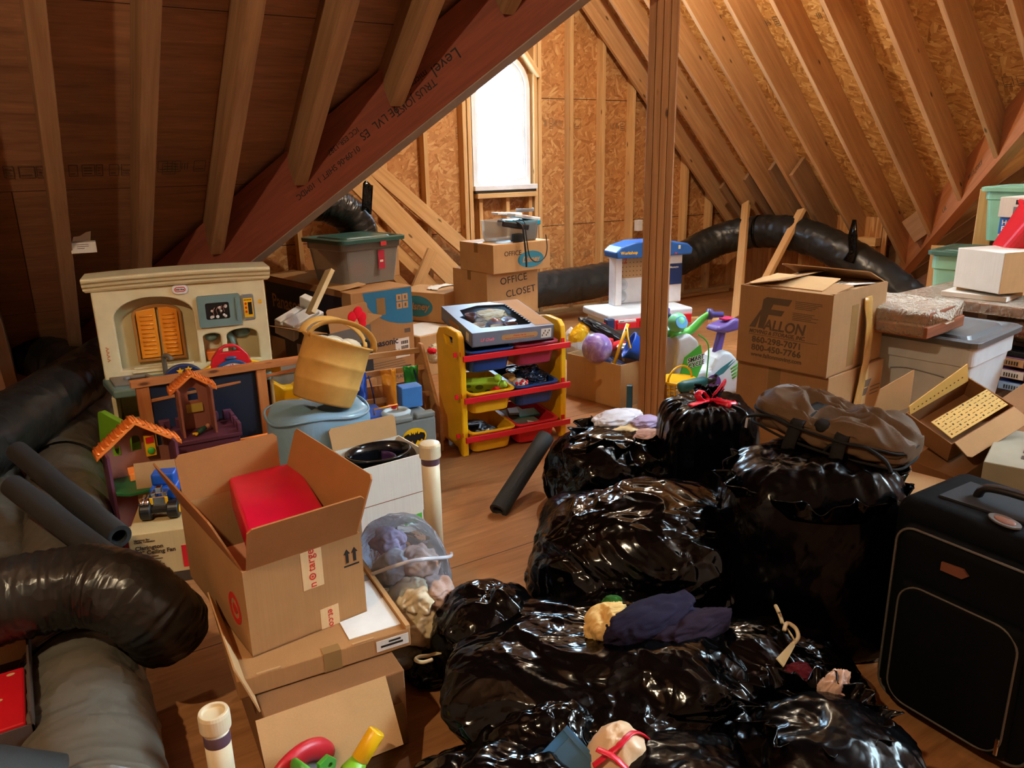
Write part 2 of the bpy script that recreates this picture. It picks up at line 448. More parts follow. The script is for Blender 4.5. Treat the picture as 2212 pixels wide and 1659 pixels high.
def spline(pts, n=8):
    pts = [Vector(p) for p in pts]; out = []
    for i in range(len(pts) - 1):
        p0, p1, p2, p3 = pts[max(i - 1, 0)], pts[i], pts[i + 1], pts[min(i + 2, len(pts) - 1)]
        for k in range(n):
            t = k / n
            out.append(0.5 * ((2 * p1) + (p2 - p0) * t + (2 * p0 - 5 * p1 + 4 * p2 - p3) * t * t + (3 * p1 - p0 - 3 * p2 + p3) * t ** 3))
    out.append(pts[-1]); return out
STAND = Matrix.Rotation(PI / 2, 4, 'X')      # local XY plate -> upright, facing -Y (thickness towards -Y)

# camera object
cd = bpy.data.cameras.new('camera'); cam = bpy.data.objects.new('camera', cd); COL.objects.link(cam)
cd.sensor_width = 36; cd.lens = F_PX / W_PX * 36; cd.clip_start = 0.02
cam.matrix_world = Matrix(((CR.x, CU.x, -CF.x, CO.x), (CR.y, CU.y, -CF.y, CO.y), (CR.z, CU.z, -CF.z, CO.z), (0, 0, 0, 1)))
scene.camera = cam
# ------------------------------------------------------------------ the attic shell
ORD = ['first', 'second', 'third', 'fourth', 'fifth', 'sixth', 'seventh', 'eighth', 'ninth', 'tenth', 'eleventh', 'twelfth', 'thirteenth', 'fourteenth', 'fifteenth']
T = 0.83; SL = math.atan(T); RD = 0.235            # main roof pitch, rafter depth
LV = Vector((0.6402, -0.7682, 0))                    # valley direction in plan (up the valley)
def lumber(name, p0, p1, w, d, mat, updir, label, cat, group=None, parent=None, bevel=0.003):
    """board from p0 to p1 (its edge nearest -updir lies on the line), thickness w across, depth d along updir"""
    p0, p1 = Vector(p0), Vector(p1); x = (p1 - p0); L = x.length
    z = Vector(updir); z = (z - x.normalized() * z.dot(x.normalized())).normalized(); y = z.cross(x.normalized())
    M = frame(p0, x, y)
    o = B((0, -w / 2, 0), (L, w / 2, d)).build(name, mat, bevel=bevel)
    o.matrix_world = M
    if parent: o.parent = parent; return o
    return tag(o, label, cat, group)

# floor
o = B((-4, -4, -0.03), (10, 6.56, 0)).build('floor', M_FLOOR); tag(o, 'brown plywood attic floor', 'floor', kind='structure')

# gable wall with the window opening; sheet in local XY, stood up
WX0, WX1, WZ0, WZ1, WR = 3.67, 4.31, 1.30, 2.18, 0.32
WC = (WX0 + WX1) / 2
def rooftop(x): return max(0.0, min(x - 0.21, 7.77 - x)) + 0.36
outl = [(0.0, 0), (9.6, 0), (9.6, 0.2), (7.75, 0.38), (3.99, 4.14), (0.21, 0.36), (0.0, 0.3)]
hole = [(WX0, WZ0), (WX1, WZ0)] + [(WC + WR * math.cos(R(a)), WZ1 + WR * math.sin(R(a))) for a in range(0, 181, 15)]
hole = [hole[0], hole[1]] + hole[2:]
o = MB().plate(outl, [hole], 0.015).build('wall_far', M_OSB)
o.matrix_world = Matrix.Translation((0, 6.555, 0)) @ STAND
tag(o, 'strand board gable wall with an arched window', 'wall', kind='structure')

# window: frame, sash, glass, sill trim
w = thing('window_1', 'bright arched window with a white vinyl frame', 'window', (0, 6.5, 0)); w['kind'] = 'structure'
def winloop(i): 
    return [(WX0 + i, WZ0 + i), (WX1 - i, WZ0 + i)] + [(WC + (WR - i) * math.cos(R(a)), WZ1 + (WR - i) * math.sin(R(a))) for a in range(0, 181, 12)]
MB().plate(winloop(0.0), [winloop(0.045)], 0.07).build('window_frame', plain('window_vinyl', (238, 240, 240), 0.4), w, Matrix.Translation((0, 0.05, 0)) @ STAND, bevel=0.003)
MB().plate(winloop(0.045), [winloop(0.075)], 0.035).build('sash', plain('window_vinyl', (238, 240, 240), 0.4), w, Matrix.Translation((0, 0.04, 0)) @ STAND, bevel=0.003)
MB().plate(winloop(0.07), [], 0.004).build('pane', clear('window_glass', haze=0.02, rough=0.02, tint=0.99), w, Matrix.Translation((0, 0.03, 0)) @ STAND)
B((WX0 - 0.02, -0.09, WZ0 - 0.05), (WX1 + 0.02, 0.04, WZ0 - 0.012)).build('window_sill', plain('window_lining', (40, 42, 44), 0.5), w, bevel=0.003)
B((WX0 - 0.03, -0.1, WZ0 - 0.03), (WX1 + 0.03, -0.03, WZ0 + 0.015)).build('sill_flashing', plain('window_vinyl', (238, 240, 240), 0.4), w, bevel=0.004)

# wall studs
def stud(x, z0, z1, label, y=6.44, d=0.10, wd=0.04, tilt=0.0):
    return lumber('wall_stud', (x, y, z0), (x + tilt, y, z1), wd, d, M_STUD, (0, 1, 0), label, 'stud', 'studs of the gable wall')
k = 0
for i in range(6):
    x = 4.78 + 0.40 * i
    stud(x, 0.04, min(7.77 - x + 0.16, 3.5), 'upright pine stud on the gable wall, %s to the right of the window trimmer' % ORD[i])
for i, x in enumerate((4.35, 4.40)):
    stud(x, 0.04, 3.4 - i * 0.05, ['pine trimmer stud tight against the right window jamb', 'pine king stud just outside the right window trimmer'][i])
for i, x in enumerate((3.62, 3.57)):
    stud(x, 0.04, 3.3, ['pine trimmer stud tight against the left window jamb', 'pine king stud just outside the left window trimmer'][i])
for i in range(7):
    x = 3.17 - 0.40 * i
    stud(x, 0.04, max(0.2, x - 0.10), 'upright stud on the gable wall, %s to the left of the window' % ORD[i])
for i, (x, lb) in enumerate(((3.72, 'short cripple stud under the window sill, beside the left jamb'), (4.02, 'short cripple stud under the middle of the window sill'), (4.28, 'short cripple stud under the window sill, beside the right jamb'))):
    stud(x, 0.04, WZ0 - 0.1, lb)
lumber('sill_plate', (WX0 - 0.01, 6.44, WZ0 - 0.10), (WX1 + 0.01, 6.44, WZ0 - 0.10), 0.10, 0.045, M_STUD, (0, 0, 1), 'flat pine board under the arched window', 'sill board')
bp = lumber('bottom_plate', (0.3, 6.49, 0), (9.4, 6.49, 0), 0.10, 0.04, M_STUD, (0, 0, 1), 'long pine plate along the foot of the gable wall', 'plate')
for a0, nm in ((25, 'short angled pine block over the right shoulder of the window arch'), (155, 'short angled pine block over the left shoulder of the window arch')):
    c = Vector((WC + (WR + 0.03) * math.cos(R(a0 + (15 if a0 < 90 else -15))), 6.44, WZ1 + (WR + 0.03) * math.sin(R(a0 + (15 if a0 < 90 else -15)))))
    tg = Vector((-math.sin(R(a0 + (15 if a0 < 90 else -15))), 0, math.cos(R(a0 + (15 if a0 < 90 else -15)))))
    lumber('arch_block', c - tg * 0.16, c + tg * 0.16, 0.10, 0.04, M_STUD, (math.cos(R(a0)), 0, math.sin(R(a0))), nm, 'block', 'blocks over the window arch')
lumber('arch_header', (WX0 - 0.02, 6.44, 2.60), (WX1 + 0.02, 6.44, 2.60), 0.10, 0.14, M_STUD, (0, 0, 1), 'pine header board above the arched window', 'header')
# outlet plate
t = thing('outlet_cover', 'white blank wall plate on the gable wall beside the post', 'wall plate', GY(1382, 487, 6.40))
B((-0.035, -0.006, -0.058), (0.035, 0.05, 0.058)).build('cover', M_WHITE, t, bevel=0.003)

# right roof slope: rafters run down along +X
S2 = math.sqrt(0.5)
def right_rafter(y, xe, label, x0=3.99, mat=None, nm='rafter', grp='rafters of the right roof slope', z_off=0.0):
    return lumber(nm, (x0, y, 7.77 - x0 + z_off), (xe, y, 7.77 - xe + z_off), 0.04, RD, mat or M_RAFT, (1, 0, 1), label, 'rafter', grp)
for i in range(13):
    y = 6.38 - 0.405 * i
    xe = 7.15 if y > 4.55 else 7.40 - (4.43 - y) / 1.2 - 0.04
    if xe < 4.4: break
    right_rafter(y, xe, 'pine rafter on the right roof slope, %s out from the gable wall' % ORD[i])
for i, (y, x0) in enumerate(((6.12, 6.55), (5.70, 6.45), (5.30, 6.35), (5.08, 6.40))):
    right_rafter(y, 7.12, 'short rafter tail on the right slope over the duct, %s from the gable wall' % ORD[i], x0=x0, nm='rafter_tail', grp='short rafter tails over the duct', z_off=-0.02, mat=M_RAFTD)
def sheet(name, O, ux, uy, poly, mat, label, th=0.012):
    M = frame(O, ux, uy)
    o = MB().plate(poly, [], th).build(name, mat); o.matrix_world = M
    return tag(o, label, 'roof sheathing', kind='structure')
Oq = Vector((3.99, 0, 3.78)) + Vector((S2, 0, S2)) * (RD + 0.001)
sheet('ceiling_right', Oq, (S2, 0, -S2), (0, 1, 0), [(0, 0.2), (4.72, 4.28), (5.0, 4.62), (5.0, 6.57), (0, 6.57)], M_OSBR, 'strand board roof sheathing of the right slope')
# ridge
lumber('ridge_board', (4.01, -0.6, 3.66), (4.01, 6.54, 3.66), 0.045, 0.36, M_RAFT, (0, 0, 1), 'deep pine ridge board at the top of the gable roof', 'ridge board')
# left slope of the gable
Oq = Vector((3.99, 0, 3.78)) + Vector((-S2, 0, S2)) * (RD + 0.001)
def vy(x): return (5.36 - x) / T
sheet('ceiling_gable', Oq, (-S2, 0, -S2), (0, -1, 0), [(0, -6.57), (5.6, -6.57), (5.5, -6.3), (0, -vy(3.99) - 0.1)], M_OSBR, 'strand board roof sheathing of the left gable slope')
for i in range(12):
    y = 6.38 - 0.405 * i
    xe = max(0.25, 5.36 - T * y + 0.12)
    if xe > 3.8: break
    lumber('rafter', (3.99, y, 3.78), (xe, y, xe - 0.21), 0.04, RD, M_RAFT, (-1, 0, 1), 'pine rafter on the left gable slope behind the red beam, %s from the gable wall' % ORD[i], 'rafter', 'rafters of the left gable slope')
# main roof over the left half: rafters run down along +Y
Z0 = 5.15
CS, SN = math.cos(SL), math.sin(SL)
BEAM_P = Vector((1.40, 4.52, 0))                    # a point on the beam's near face, in plan
def face_y(x): return BEAM_P.y + (x - BEAM_P.x) * LV.y / LV.x
for i in range(-1, 7):
    x = 0.19 + 0.405 * i
    ye = min(6.12, face_y(x + 0.036) + 0.015) if x > -0.3 else 6.12
    y0 = -1.6
    if ye - y0 < 0.5: continue
    n = i + 5
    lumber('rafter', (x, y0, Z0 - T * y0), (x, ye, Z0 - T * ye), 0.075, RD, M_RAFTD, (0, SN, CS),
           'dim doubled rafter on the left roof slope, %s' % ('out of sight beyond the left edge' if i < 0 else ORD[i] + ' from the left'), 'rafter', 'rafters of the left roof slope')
Om = Vector((0, 0, Z0)) + Vector((0, SN, CS)) * (RD + 0.001)
k = 1 / CS
pl = [(-4, -1.7 * k), (5.0, -1.7 * k), (3.75, 2.10 * k), (1.4, (4.92) * k), (0.6, 5.75 * k), (0.3, 6.2 * k), (-4, 6.2 * k)]
sheet('ceiling_left', Om, (1, 0, 0), (0, CS, -SN), pl, M_PLYR, 'dark plywood roof sheathing of the left slope')
# main roof over the right alcove
Z1 = 4.09
Om = Vector((0, 0, Z1)) + Vector((0, SN, CS)) * (RD + 0.06)
sheet('ceiling_alcove', Om, (1, 0, 0), (0, CS, -SN), [(4.2, 0.2 * k), (9.8, 0.2 * k), (9.8, 5.2 * k), (7.75, 4.75 * k)], M_PLYR, 'dark plywood roof sheathing over the right alcove')
for i in range(7):
    x = 7.0 + 0.405 * i
    ye = 4.75 if x > 7.4 else 4.43 - (7.36 - x) * 1.2 + 0.1
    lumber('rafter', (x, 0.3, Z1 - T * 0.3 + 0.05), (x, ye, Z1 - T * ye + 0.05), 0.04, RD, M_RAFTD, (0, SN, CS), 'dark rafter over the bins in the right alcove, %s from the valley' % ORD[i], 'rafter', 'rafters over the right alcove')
# walls that close the attic
def wallbox(name, lo, hi, mat, label): tag(B(lo, hi).build(name, mat), label, 'wall', kind='structure')
wallbox('wall_alcove', (9.6, -4, -0.02), (9.7, 5.2, 4.4), M_PLYR, 'dark end wall beyond the right alcove')
wallbox('wall_left', (-4.1, -4, -0.02), (-4, 6.5, 7), M_PLYR, 'dark end wall on the left of the attic')
wallbox('wall_back', (-4, -4.1, -0.02), (9.7, -4, 7), M_PLYR, 'dark wall behind the camera')
wallbox('wall_eave_left', (-4, 6.18, -0.02), (0.6, 6.2, 0.5), M_PLYR, 'dark low wall under the left eave')
wallbox('wall_eave_right', (7.19, 4.95, -0.02), (9.7, 4.97, 0.7), M_PLYR, 'dark low wall under the alcove eave')
wallbox('wall_knee', (7.17, 4.5, -0.02), (7.19, 6.55, 0.95), M_OSB, 'low strand board wall under the right slope')
tag(B((-4, -4, 6.5), (9.7, -1.3, 6.55)).build('ceiling_back', M_PLYR), 'dark roof behind the camera', 'roof sheathing', kind='structure')
tag(MB().add([(-4, -1.5, 6.75), (9.7, -1.5, 6.75), (9.7, 0.5, 4.2), (3.9, 0.5, 5.0), (-4, -1.5, 6.6)], [(0, 1, 2, 3, 4)]).build('ceiling_ridge', M_PLYR, solid=0.02), 'dark upper roof above the camera', 'roof sheathing', kind='structure')
for i in range(5):
    y = 4.62 + 0.405 * i
    lumber('knee_stud', (7.10, y, 0.04), (7.10, y, 0.66), 0.04, 0.07, M_STUD, (1, 0, 0), 'short stud of the low knee wall under the duct, %s from the alcove' % ORD[i], 'stud', 'studs of the low knee wall')
lumber('knee_plate', (7.12, 4.55, 0.66), (7.12, 6.5, 0.66), 0.09, 0.08, M_STUD, (0, 0, 1), 'pine plate on top of the low knee wall behind the duct', 'plate')

# valley beams
def beam(name, mat, pA, pB, thick, hgt, label, stamps=()):
    """near lower edge from pA to pB; thickness away from the camera, height straight up"""
    pA, pB = Vector(pA), Vector(pB); x = (pB - pA); L = x.length; xn = x.normalized()
    side = Vector((xn.y, -xn.x, 0)).normalized()
    if side.dot(pA - CO) < 0: side = -side
    up = xn.cross(side); up = up if up.z > 0 else -up
    M = Matrix(((xn.x, side.x, up.x, pA.x), (xn.y, side.y, up.y, pA.y), (xn.z, side.z, up.z, pA.z), (0, 0, 0, 1)))
    t = thing(name, label, 'beam', M=M)
    B((0, 0, 0), (L, thick, hgt)).build('timber', mat, t, bevel=0.002)
    return t, L
zl = zat(BEAM_P.x, BEAM_P.y, 480 - 0.798 * (proj((BEAM_P.x, BEAM_P.y, 1.3))[0] - 645))
slopez = zl - BEAM_P.x
def bpt(x): return (x, face_y(x), x + slopez)
beamL, bl = beam('valley_beam', M_LVL, bpt(0.05), bpt(4.05), 0.13, 0.36, 'deep red laminated valley beam sloping up above the toy kitchen')
B((0, 0.002, -0.006), (bl, 0.128, 0.001)).build('lower_edge', plain('pale_edge', (150, 136, 122), 0.6), beamL)
def lstamp(s, px, size, dz, mir=True):
    q = GP(px, 480 - 0.798 * (px - 645), (BEAM_P.x, BEAM_P.y, 0), (0.7682, 0.6402, 0))
    xx = (beamL.matrix_world.inverted() @ q).x
    # stamped upside down: turn the line half round in the face
    txt(beamL, s, M_INK, size * 1.15, (xx, -0.001, dz), (PI / 2, PI, 0), name='grade_stamp', mirror=False)
bpy.context.view_layer.update()
lstamp('Level', 1030, 0.075, 0.20)
lstamp('TRUS JOIST', 970, 0.05, 0.15)
lstamp('microllam', 965, 0.045, 0.21)
lstamp('1.9E LVL  ES', 905, 0.055, 0.17)
lstamp('ICC ESR-1387', 815, 0.035, 0.21)
lstamp('01-09-06 SHIFT 1  10MDC', 800, 0.04, 0.13)
# right valley beam: lower end near (1940,590)
pA = Vector((7.46, 4.55, 0.27)); d = Vector((-1.0, -1.2, 1.0)).normalized()
beamR, br = beam('valley_beam', wood('laminated_beam_pale', (200, 132, 86), (162, 100, 64), stretch=(2.0, 30, 30), knots=False, contrast=0.7), pA, pA + d * 5.9, 0.09, 0.34, 'deep orange laminated valley beam rising over the right alcove bins')
for s, f, dz in (('SHIFT 2', 0.75, 0.12), ('LVL', 1.25, 0.10), ('TRUS JOIST', 1.75, 0.12)):
    txt(beamR, s, M_INKG, 0.05, (f, -0.001, dz), (PI / 2, 0, 0), name='grade_stamp')

# post of five laminated studs
t = thing('post', 'tall built-up pine post standing beside the ball carton', 'post', Vector((3.03, 3.395, 0)), R(-47))
for i, (x0, x1, dd) in enumerate(((0, 0.037, 0), (0.039, 0.076, 0.003), (0.078, 0.115, 0), (0.117, 0.154, 0.002))):
    p = B((0, 0, 0), (3.05, 0.10, 0.037)).build('laminated_stud', M_POST, t, bevel=0.003)
    p.matrix_local = frame((x0, dd, 0.0), (0, 0, 1), (0, 1, 0)) @ Matrix.Rotation(PI, 4, 'X') @ Matrix.Translation((0, -0.1, 0))
    p.matrix_local = Matrix(((0, 0, 1, x0), (0, 1, 0, dd), (-1, 0, 0, 3.05), (0, 0, 0, 1)))

# leaning braces with floor blocks
def brace(a, b, label, w=0.04, d=0.09):
    return lumber('brace', a, b, w, d, M_STUD, (0, -1, 0.3), label, 'brace', 'diagonal braces under the right slope')
brace((5.62, 5.00, 0.03), (6.72, 5.93, 1.02), 'diagonal pine brace rising behind the toy workbench')
brace((5.78, 5.02, 0.03), (6.74, 5.22, 0.99), 'diagonal pine brace rising behind the tall moving box')
lumber('floor_block', (5.45, 5.12, 0.0), (5.82, 4.98, 0), 0.09, 0.045, M_STUD, (0, 0, 1), 'pine block nailed to the floor at the foot of the right brace', 'block', 'floor blocks of the braces')
lumber('floor_block', (4.95, 5.45, 0.0), (5.45, 5.25, 0), 0.09, 0.045, M_STUD, (0, 0, 1), 'pine block on the floor right of the toy workbench tower', 'block', 'floor blocks of the braces')
lumber('floor_block', (4.9, 6.33, 0.0), (7.0, 6.33, 0), 0.05, 0.03, M_STUD, (0, 0, 1), 'low pine strip on the floor along the gable wall', 'block', 'floor blocks of the braces')

# boards leaning at the left end of the gable wall
def plank(pa, pb, y, wd, label, w=0.04, dy=0.0):
    a, b = GY(pa[0], pa[1], y), GY(pb[0], pb[1], y + dy)
    return lumber('leaning_plank', a, b, w, wd, M_STUD, Vector((0.7, 0, 0.7)), label, 'plank', 'planks leaning on the gable wall')
plank((735, 385), (1010, 660), 6.25, 0.20, 'wide pine plank leaning under the window, front one with knots')
plank((778, 360), (1010, 560), 6.40, 0.13, 'pine plank leaning behind the wide front one under the window', dy=-0.02)
plank((722, 425), (960, 660), 6.30, 0.10, 'narrow pine plank leaning below the wide one, left of the window')
plank((700, 455), (905, 660), 6.34, 0.07, 'darkest narrow plank leaning lowest, behind the clear storage tote')
lumber('short_brace', GY(880, 640, 6.1), GY(925, 535, 6.1), 0.04, 0.09, M_STUD, (1, 0, -0.4), 'short pine offcut leaning between the planks and the clear tote', 'brace')
# uprights in the right alcove
for (a, b, wd, lb) in (((2080, 640), (2118, 408), 0.10, 'tall upright pine stud holding up the right valley beam'), ((1985, 650), (2012, 530), 0.10, 'shorter upright pine stud under the low end of the right valley beam')):
    p = GX(b[0], b[1], 6.05 if wd and b[0] > 2100 else 6.6)
    lumber('alcove_stud', (p.x, p.y, 0.0), p, 0.04, 0.11, M_STUD, (0.5, -0.85, 0), lb, 'stud', 'uprights in the right alcove')

# faint ink stamps on the sheets
def stamp(parent, M, w_, h_, seed):
    rr = random.Random(seed); mb = MB(); x = 0.0
    while x < w_:
        c = rr.uniform(0.03, 0.075); k_ = rr.random()
        if k_ < 0.55:
            for z0, z1 in ((0, 0.004), (h_ - 0.004, h_)): mb.box((x, z0, 0), (x + c, z1, 0.0006))
            for z0, z1 in ((x, x + 0.003), (x + c - 0.003, x + c)): mb.box((z0, 0, 0), (z1, h_, 0.0006))
            for j in range(rr.randint(1, 3)): mb.box((x + 0.008, h_ * (0.2 + 0.24 * j), 0), (x + c - 0.008 - rr.random() * 0.01, h_ * (0.2 + 0.24 * j) + 0.006, 0.0006))
        else:
            for j in range(3): mb.box((x + c * 0.3 * j, h_ * 0.2, 0), (x + c * 0.3 * j + 0.004, h_ * 0.8, 0.0006))
        x += c + rr.uniform(0.004, 0.03)
    o = mb.build('ink_stamp', M_INKG, parent); o.matrix_parent_inverse = parent.matrix_world.inverted(); o.matrix_basis = M; return o
bpy.context.view_layer.update()
wf = bpy.data.objects['wall_far']
for (px, py, w_, h_, sd) in ((1176, 278, 0.42, 0.10, 1), (1318, 282, 0.14, 0.09, 2), (1175, 560, 0.10, 0.05, 6), (1262, 555, 0.34, 0.08, 3), (985, 300, 0.05, 0.1, 4)):
    q = GY(px, py, 6.538); stamp(wf, Matrix.Translation(q) @ STAND, w_, h_, sd)
cl_ = bpy.data.objects['ceiling_left']
for (px, py, w_, sd) in ((10, 385, 0.75, 7), (1, 300, 0.0, 8), (340, 372, 0.22, 9)):
    if w_:
        q = GP(px, py, (0, 0, Z0 + RD / CS - 0.004), (0, T, 1)); stamp(cl_, frame(q, (1, 0, 0), (0, -CS, SN)), w_, 0.09, sd)
cr_ = bpy.data.objects['ceiling_right']
for (px, py, h_, sd) in ((1660, 60, 0.3, 11), (1770, 45, 0.16, 12), (2150, 190, 0.24, 13)):
    q = GP(px, py, Vector((3.99, 0, 3.78)) + Vector((S2, 0, S2)) * (RD - 0.002), (1, 0, 1)); stamp(cr_, frame(q, (0, -1, 0), (-S2, 0, S2)), h_, 0.09, sd)
# ------------------------------------------------------------------ cartons
def carton(label, loc, rz, w, d, h, mat=None, flaps=None, name='cardboard_box', cat='box', group=None, tape=True, inner=None, t=0.005, tape_side='x', M=None):
    """near-left-front bottom corner at loc; x right, y back"""
    mat = mat or M_CARD
    o = thing(name, label, cat, loc, rz, group, M=M)
    if flaps is None:
        mb = MB().box((0, 0, 0), (w, d, h))
        mb.build('body', mat, o, bevel=0.004)
        if tape:
            if tape_side == 'x':
                b = MB().box((-0.001, d / 2 - 0.025, h - 0.0005), (w + 0.001, d / 2 + 0.025, h + 0.001)).box((-0.001, d / 2 - 0.025, h - 0.07), (0.0, d / 2 + 0.025, h)).box((w, d / 2 - 0.025, h - 0.07), (w + 0.001, d / 2 + 0.025, h))
            else:
                b = MB().box((w / 2 - 0.025, -0.001, h - 0.0005), (w / 2 + 0.025, d + 0.001, h + 0.001)).box((w / 2 - 0.025, -0.001, h - 0.07), (w / 2 + 0.025, 0, h))
            b.build('packing_tape', M_TAPE, o)
    else:
        mb = MB()
        mb.box((0, 0, 0), (w, d, t)).box((0, 0, 0), (w, t, h)).box((0, d - t, 0), (w, d, h)).box((0, t, 0), (t, d - t, h)).box((w - t, t, 0), (w, d - t, h))
        mb.build('body', mat, o)
        for kk, (ang, ln) in flaps.items():
            m = Matrix.Identity(4)
            if kk == 'F': m = Matrix.Translation((0, 0, h)) @ Matrix.Rotation(R(ang), 4, 'X'); L = w
            if kk == 'B': m = Matrix.Translation((w, d, h)) @ Matrix.Rotation(PI, 4, 'Z') @ Matrix.Rotation(R(ang), 4, 'X'); L = w
            if kk == 'L': m = Matrix.Translation((0, d, h)) @ Matrix.Rotation(-PI / 2, 4, 'Z') @ Matrix.Rotation(R(ang), 4, 'X'); L = d
            if kk == 'R': m = Matrix.Translation((w, 0, h)) @ Matrix.Rotation(PI / 2, 4, 'Z') @ Matrix.Rotation(R(ang), 4, 'X'); L = d
            c = 0.012
            MB().plate([(c, 0), (L - c, 0), (L - c * 0.6, ln - c), (L - c * 1.6, ln), (c * 1.6, ln), (c * 0.6, ln - c)], [], t).build('flap', inner or M_CARDI, o, m @ Matrix.Rotation(PI / 2, 4, 'X') @ Matrix.Translation((0, 0, -t)))
    return o
def patch(parent, x0, z0, x1, z1, mat, name, y=-0.001, side='F', w=0, d=0, t=0.001):
    """thin printed or stuck-on patch on a side of a carton"""
    if side == 'F': b = B((x0, y, z0), (x1, y + t, z1))
    if side == 'L': b = B((y, x0, z0), (y + t, x1, z1))
    if side == 'R': b = B((w - y - t, x0, z0), (w - y, x1, z1))
    if side == 'T': b = B((x0, z0, w), (x1, z1, w + t))
    return b.build(name, mat, parent)
def lines(parent, x0, z0, w, n, dz, h, mat, name='printed_lines', y=-0.001, side='F', vary=True, seed=0):
    rr = random.Random(seed); mb = MB()
    for i in range(n):
        L = w * (rr.uniform(0.6, 1.0) if vary else 1); z = z0 - i * dz
        if side == 'F': mb.box((x0, y, z), (x0 + L, y + 0.001, z + h))
        if side == 'L': mb.box((y, x0 - L, z), (y + 0.001, x0, z + h))
        if side == 'R': mb.box((y - 0.001, x0, z), (y, x0 + L, z + h))
        if side == 'T': mb.box((x0, z, y - 0.001), (x0 + L, z + h, y))
    return mb.build(name, mat, parent)

# ---- foreground stack of three boxes
lower = carton('upturned kraft carton with loose flaps at the bottom of the front stack', (0.31, 1.68, 0), R(-3), 0.37, 0.46, 0.24, M_CARDD, tape=False)
MB().plate([(0, 0), (0.335, 0), (0.335, 0.175), (0, 0.175)], [], 0.004).build('flap', M_CARD2, lower, Matrix.Translation((-0.02, -0.002, 0.243)) @ Matrix.Rotation(R(52), 4, 'X') @ Matrix.Translation((0, -0.175, 0)))
MB().plate([(0, 0), (0.40, 0), (0.40, 0.15), (0, 0.15)], [], 0.004).build('flap', M_CARD2, lower, Matrix.Translation((-0.004, 0.03, 0.238)) @ Matrix.Rotation(PI / 2, 4, 'Z') @ Matrix.Rotation(R(72), 4, 'X') @ Matrix.Translation((0, 0.0, 0)))
MB().plate([(0, 0), (0.30, 0), (0.28, 0.13), (0.02, 0.13)], [], 0.004).build('flap', M_WHITECARD, lower, Matrix.Translation((0.378, 0.12, 0.236)) @ Matrix.Rotation(PI / 2, 4, 'Z') @ Matrix.Rotation(R(-72), 4, 'X'))
patch(lower, 0.30, 0.02, 0.36, 0.14, M_TAPE, 'packing_tape')

fb = thing('flat_carton', 'shallow kraft carton with a white panel, under the open box', 'box', (0.275, 1.775, 0.245), R(-4))
B((0, 0, 0), (0.465, 0.52, 0.055)).build('body', M_CARD, fb, bevel=0.003)
MB().box((0.30, 0.03, 0.0552), (0.448, 0.50, 0.0575)).build('white_panel', plain('white_foam', (232, 236, 236), 0.6), fb, label='white insert panel')
MB().box((0.452, 0.0, 0.055), (0.465, 0.52, 0.066)).build('rim', M_CARD2, fb)
for tx in (0.05, 0.30): B((tx, 0.0, 0.055), (tx + 0.06, 0.006, 0.059)).build('tuck_tab', M_CARD2, fb)
MB().box((0.22, -0.001, 0.0), (0.268, 0.0, 0.055)).box((0.22, -0.001, 0.055), (0.268, 0.03, 0.0563)).build('packing_tape', M_TAPE, fb)
MB().box((0.30, 0.30, 0.0575), (0.448, 0.335, 0.0585)).build('grey_tape', plain('grey_tape', (128, 138, 146), 0.4), fb)
sl = B((0.365, -0.0015, 0.012), (0.458, 0.0, 0.044)).build('address_label', M_WHITECARD, fb)
lines(fb, 0.40, 0.033, 0.05, 1, 0.01, 0.005, M_INK, y=-0.0025, seed=4); lines(fb, 0.377, 0.022, 0.075, 1, 0.01, 0.006, M_INK, y=-0.0025, seed=5)

bx, by, bz = 0.335, 1.85, 0.302
bh = zat(bx, by, 1237) - bz
big = carton('open brown carton holding a red plastic box on top of the front stack', (bx, by, bz), R(6), 0.335, 0.54, bh, M_CARD, flaps={'F': (24, 0.15), 'B': (6, 0.15), 'L': (22, 0.165), 'R': (20, 0.165)}, inner=M_CARDI)
# concentric printed ring on the left side, tapes with lettering on the front
M_RINK = plain('red_ink', (196, 40, 30), 0.6)
ringM = Matrix.Translation((-0.0006, 0.10, 0.10)) @ Matrix.Rotation(-PI / 2, 4, 'Z') @ STAND
mb = MB(); mb.plate(oval(0, 0, 0.046, 0.046, 36), [oval(0, 0, 0.030, 0.030, 36)], 0.0008); mb.plate(oval(0, 0, 0.016, 0.016, 24), [], 0.0008)
mb.build('printed_ring', M_RINK, big, ringM)
M_PTAPE = cardboard('paper_tape', (222, 186, 138), 0.05)
patch(big, 0.155, bh - 0.115, 0.215, bh - 0.002, M_PTAPE, 'paper_tape')
patch(big, 0.195, 0.0, 0.25, 0.062, M_PTAPE, 'paper_tape')
txt(big, 'n', M_RINK, 0.032, (0.193, -0.0015, bh - 0.113), (PI / 2, -PI / 2, 0))
txt(big, 'targe', M_RINK, 0.032, (0.193, -0.0015, bh - 0.064), (PI / 2, -PI / 2, 0))
mb = MB(); mb.plate(oval(0, 0, 0.010, 0.010, 24), [oval(0, 0, 0.0065, 0.0065, 24)], 0.0006); mb.plate(oval(0, 0, 0.0032, 0.0032, 16), [], 0.0006)
mb.build('printed_ring', M_RINK, big, Matrix.Translation((0.184, -0.0012, bh - 0.080)) @ STAND)
txt(big, 'et.con', M_RINK, 0.027, (0.218, -0.0015, 0.055), (PI / 2, PI / 2, 0))
mb = MB()
for cx in (0.283, 0.306):
    mb.plate([(cx - 0.004, 0.018), (cx + 0.004, 0.018), (cx + 0.004, 0.045), (cx + 0.010, 0.045), (cx, 0.060), (cx - 0.010, 0.045), (cx - 0.004, 0.045)], [], 0.0008)
mb.box((0.272, 0.006, 0), (0.318, 0.011, 0.0008))
mb.build('printed_arrows', M_INK, big, Matrix.Translation((0.005, -0.0006, bh - 0.095)) @ STAND)
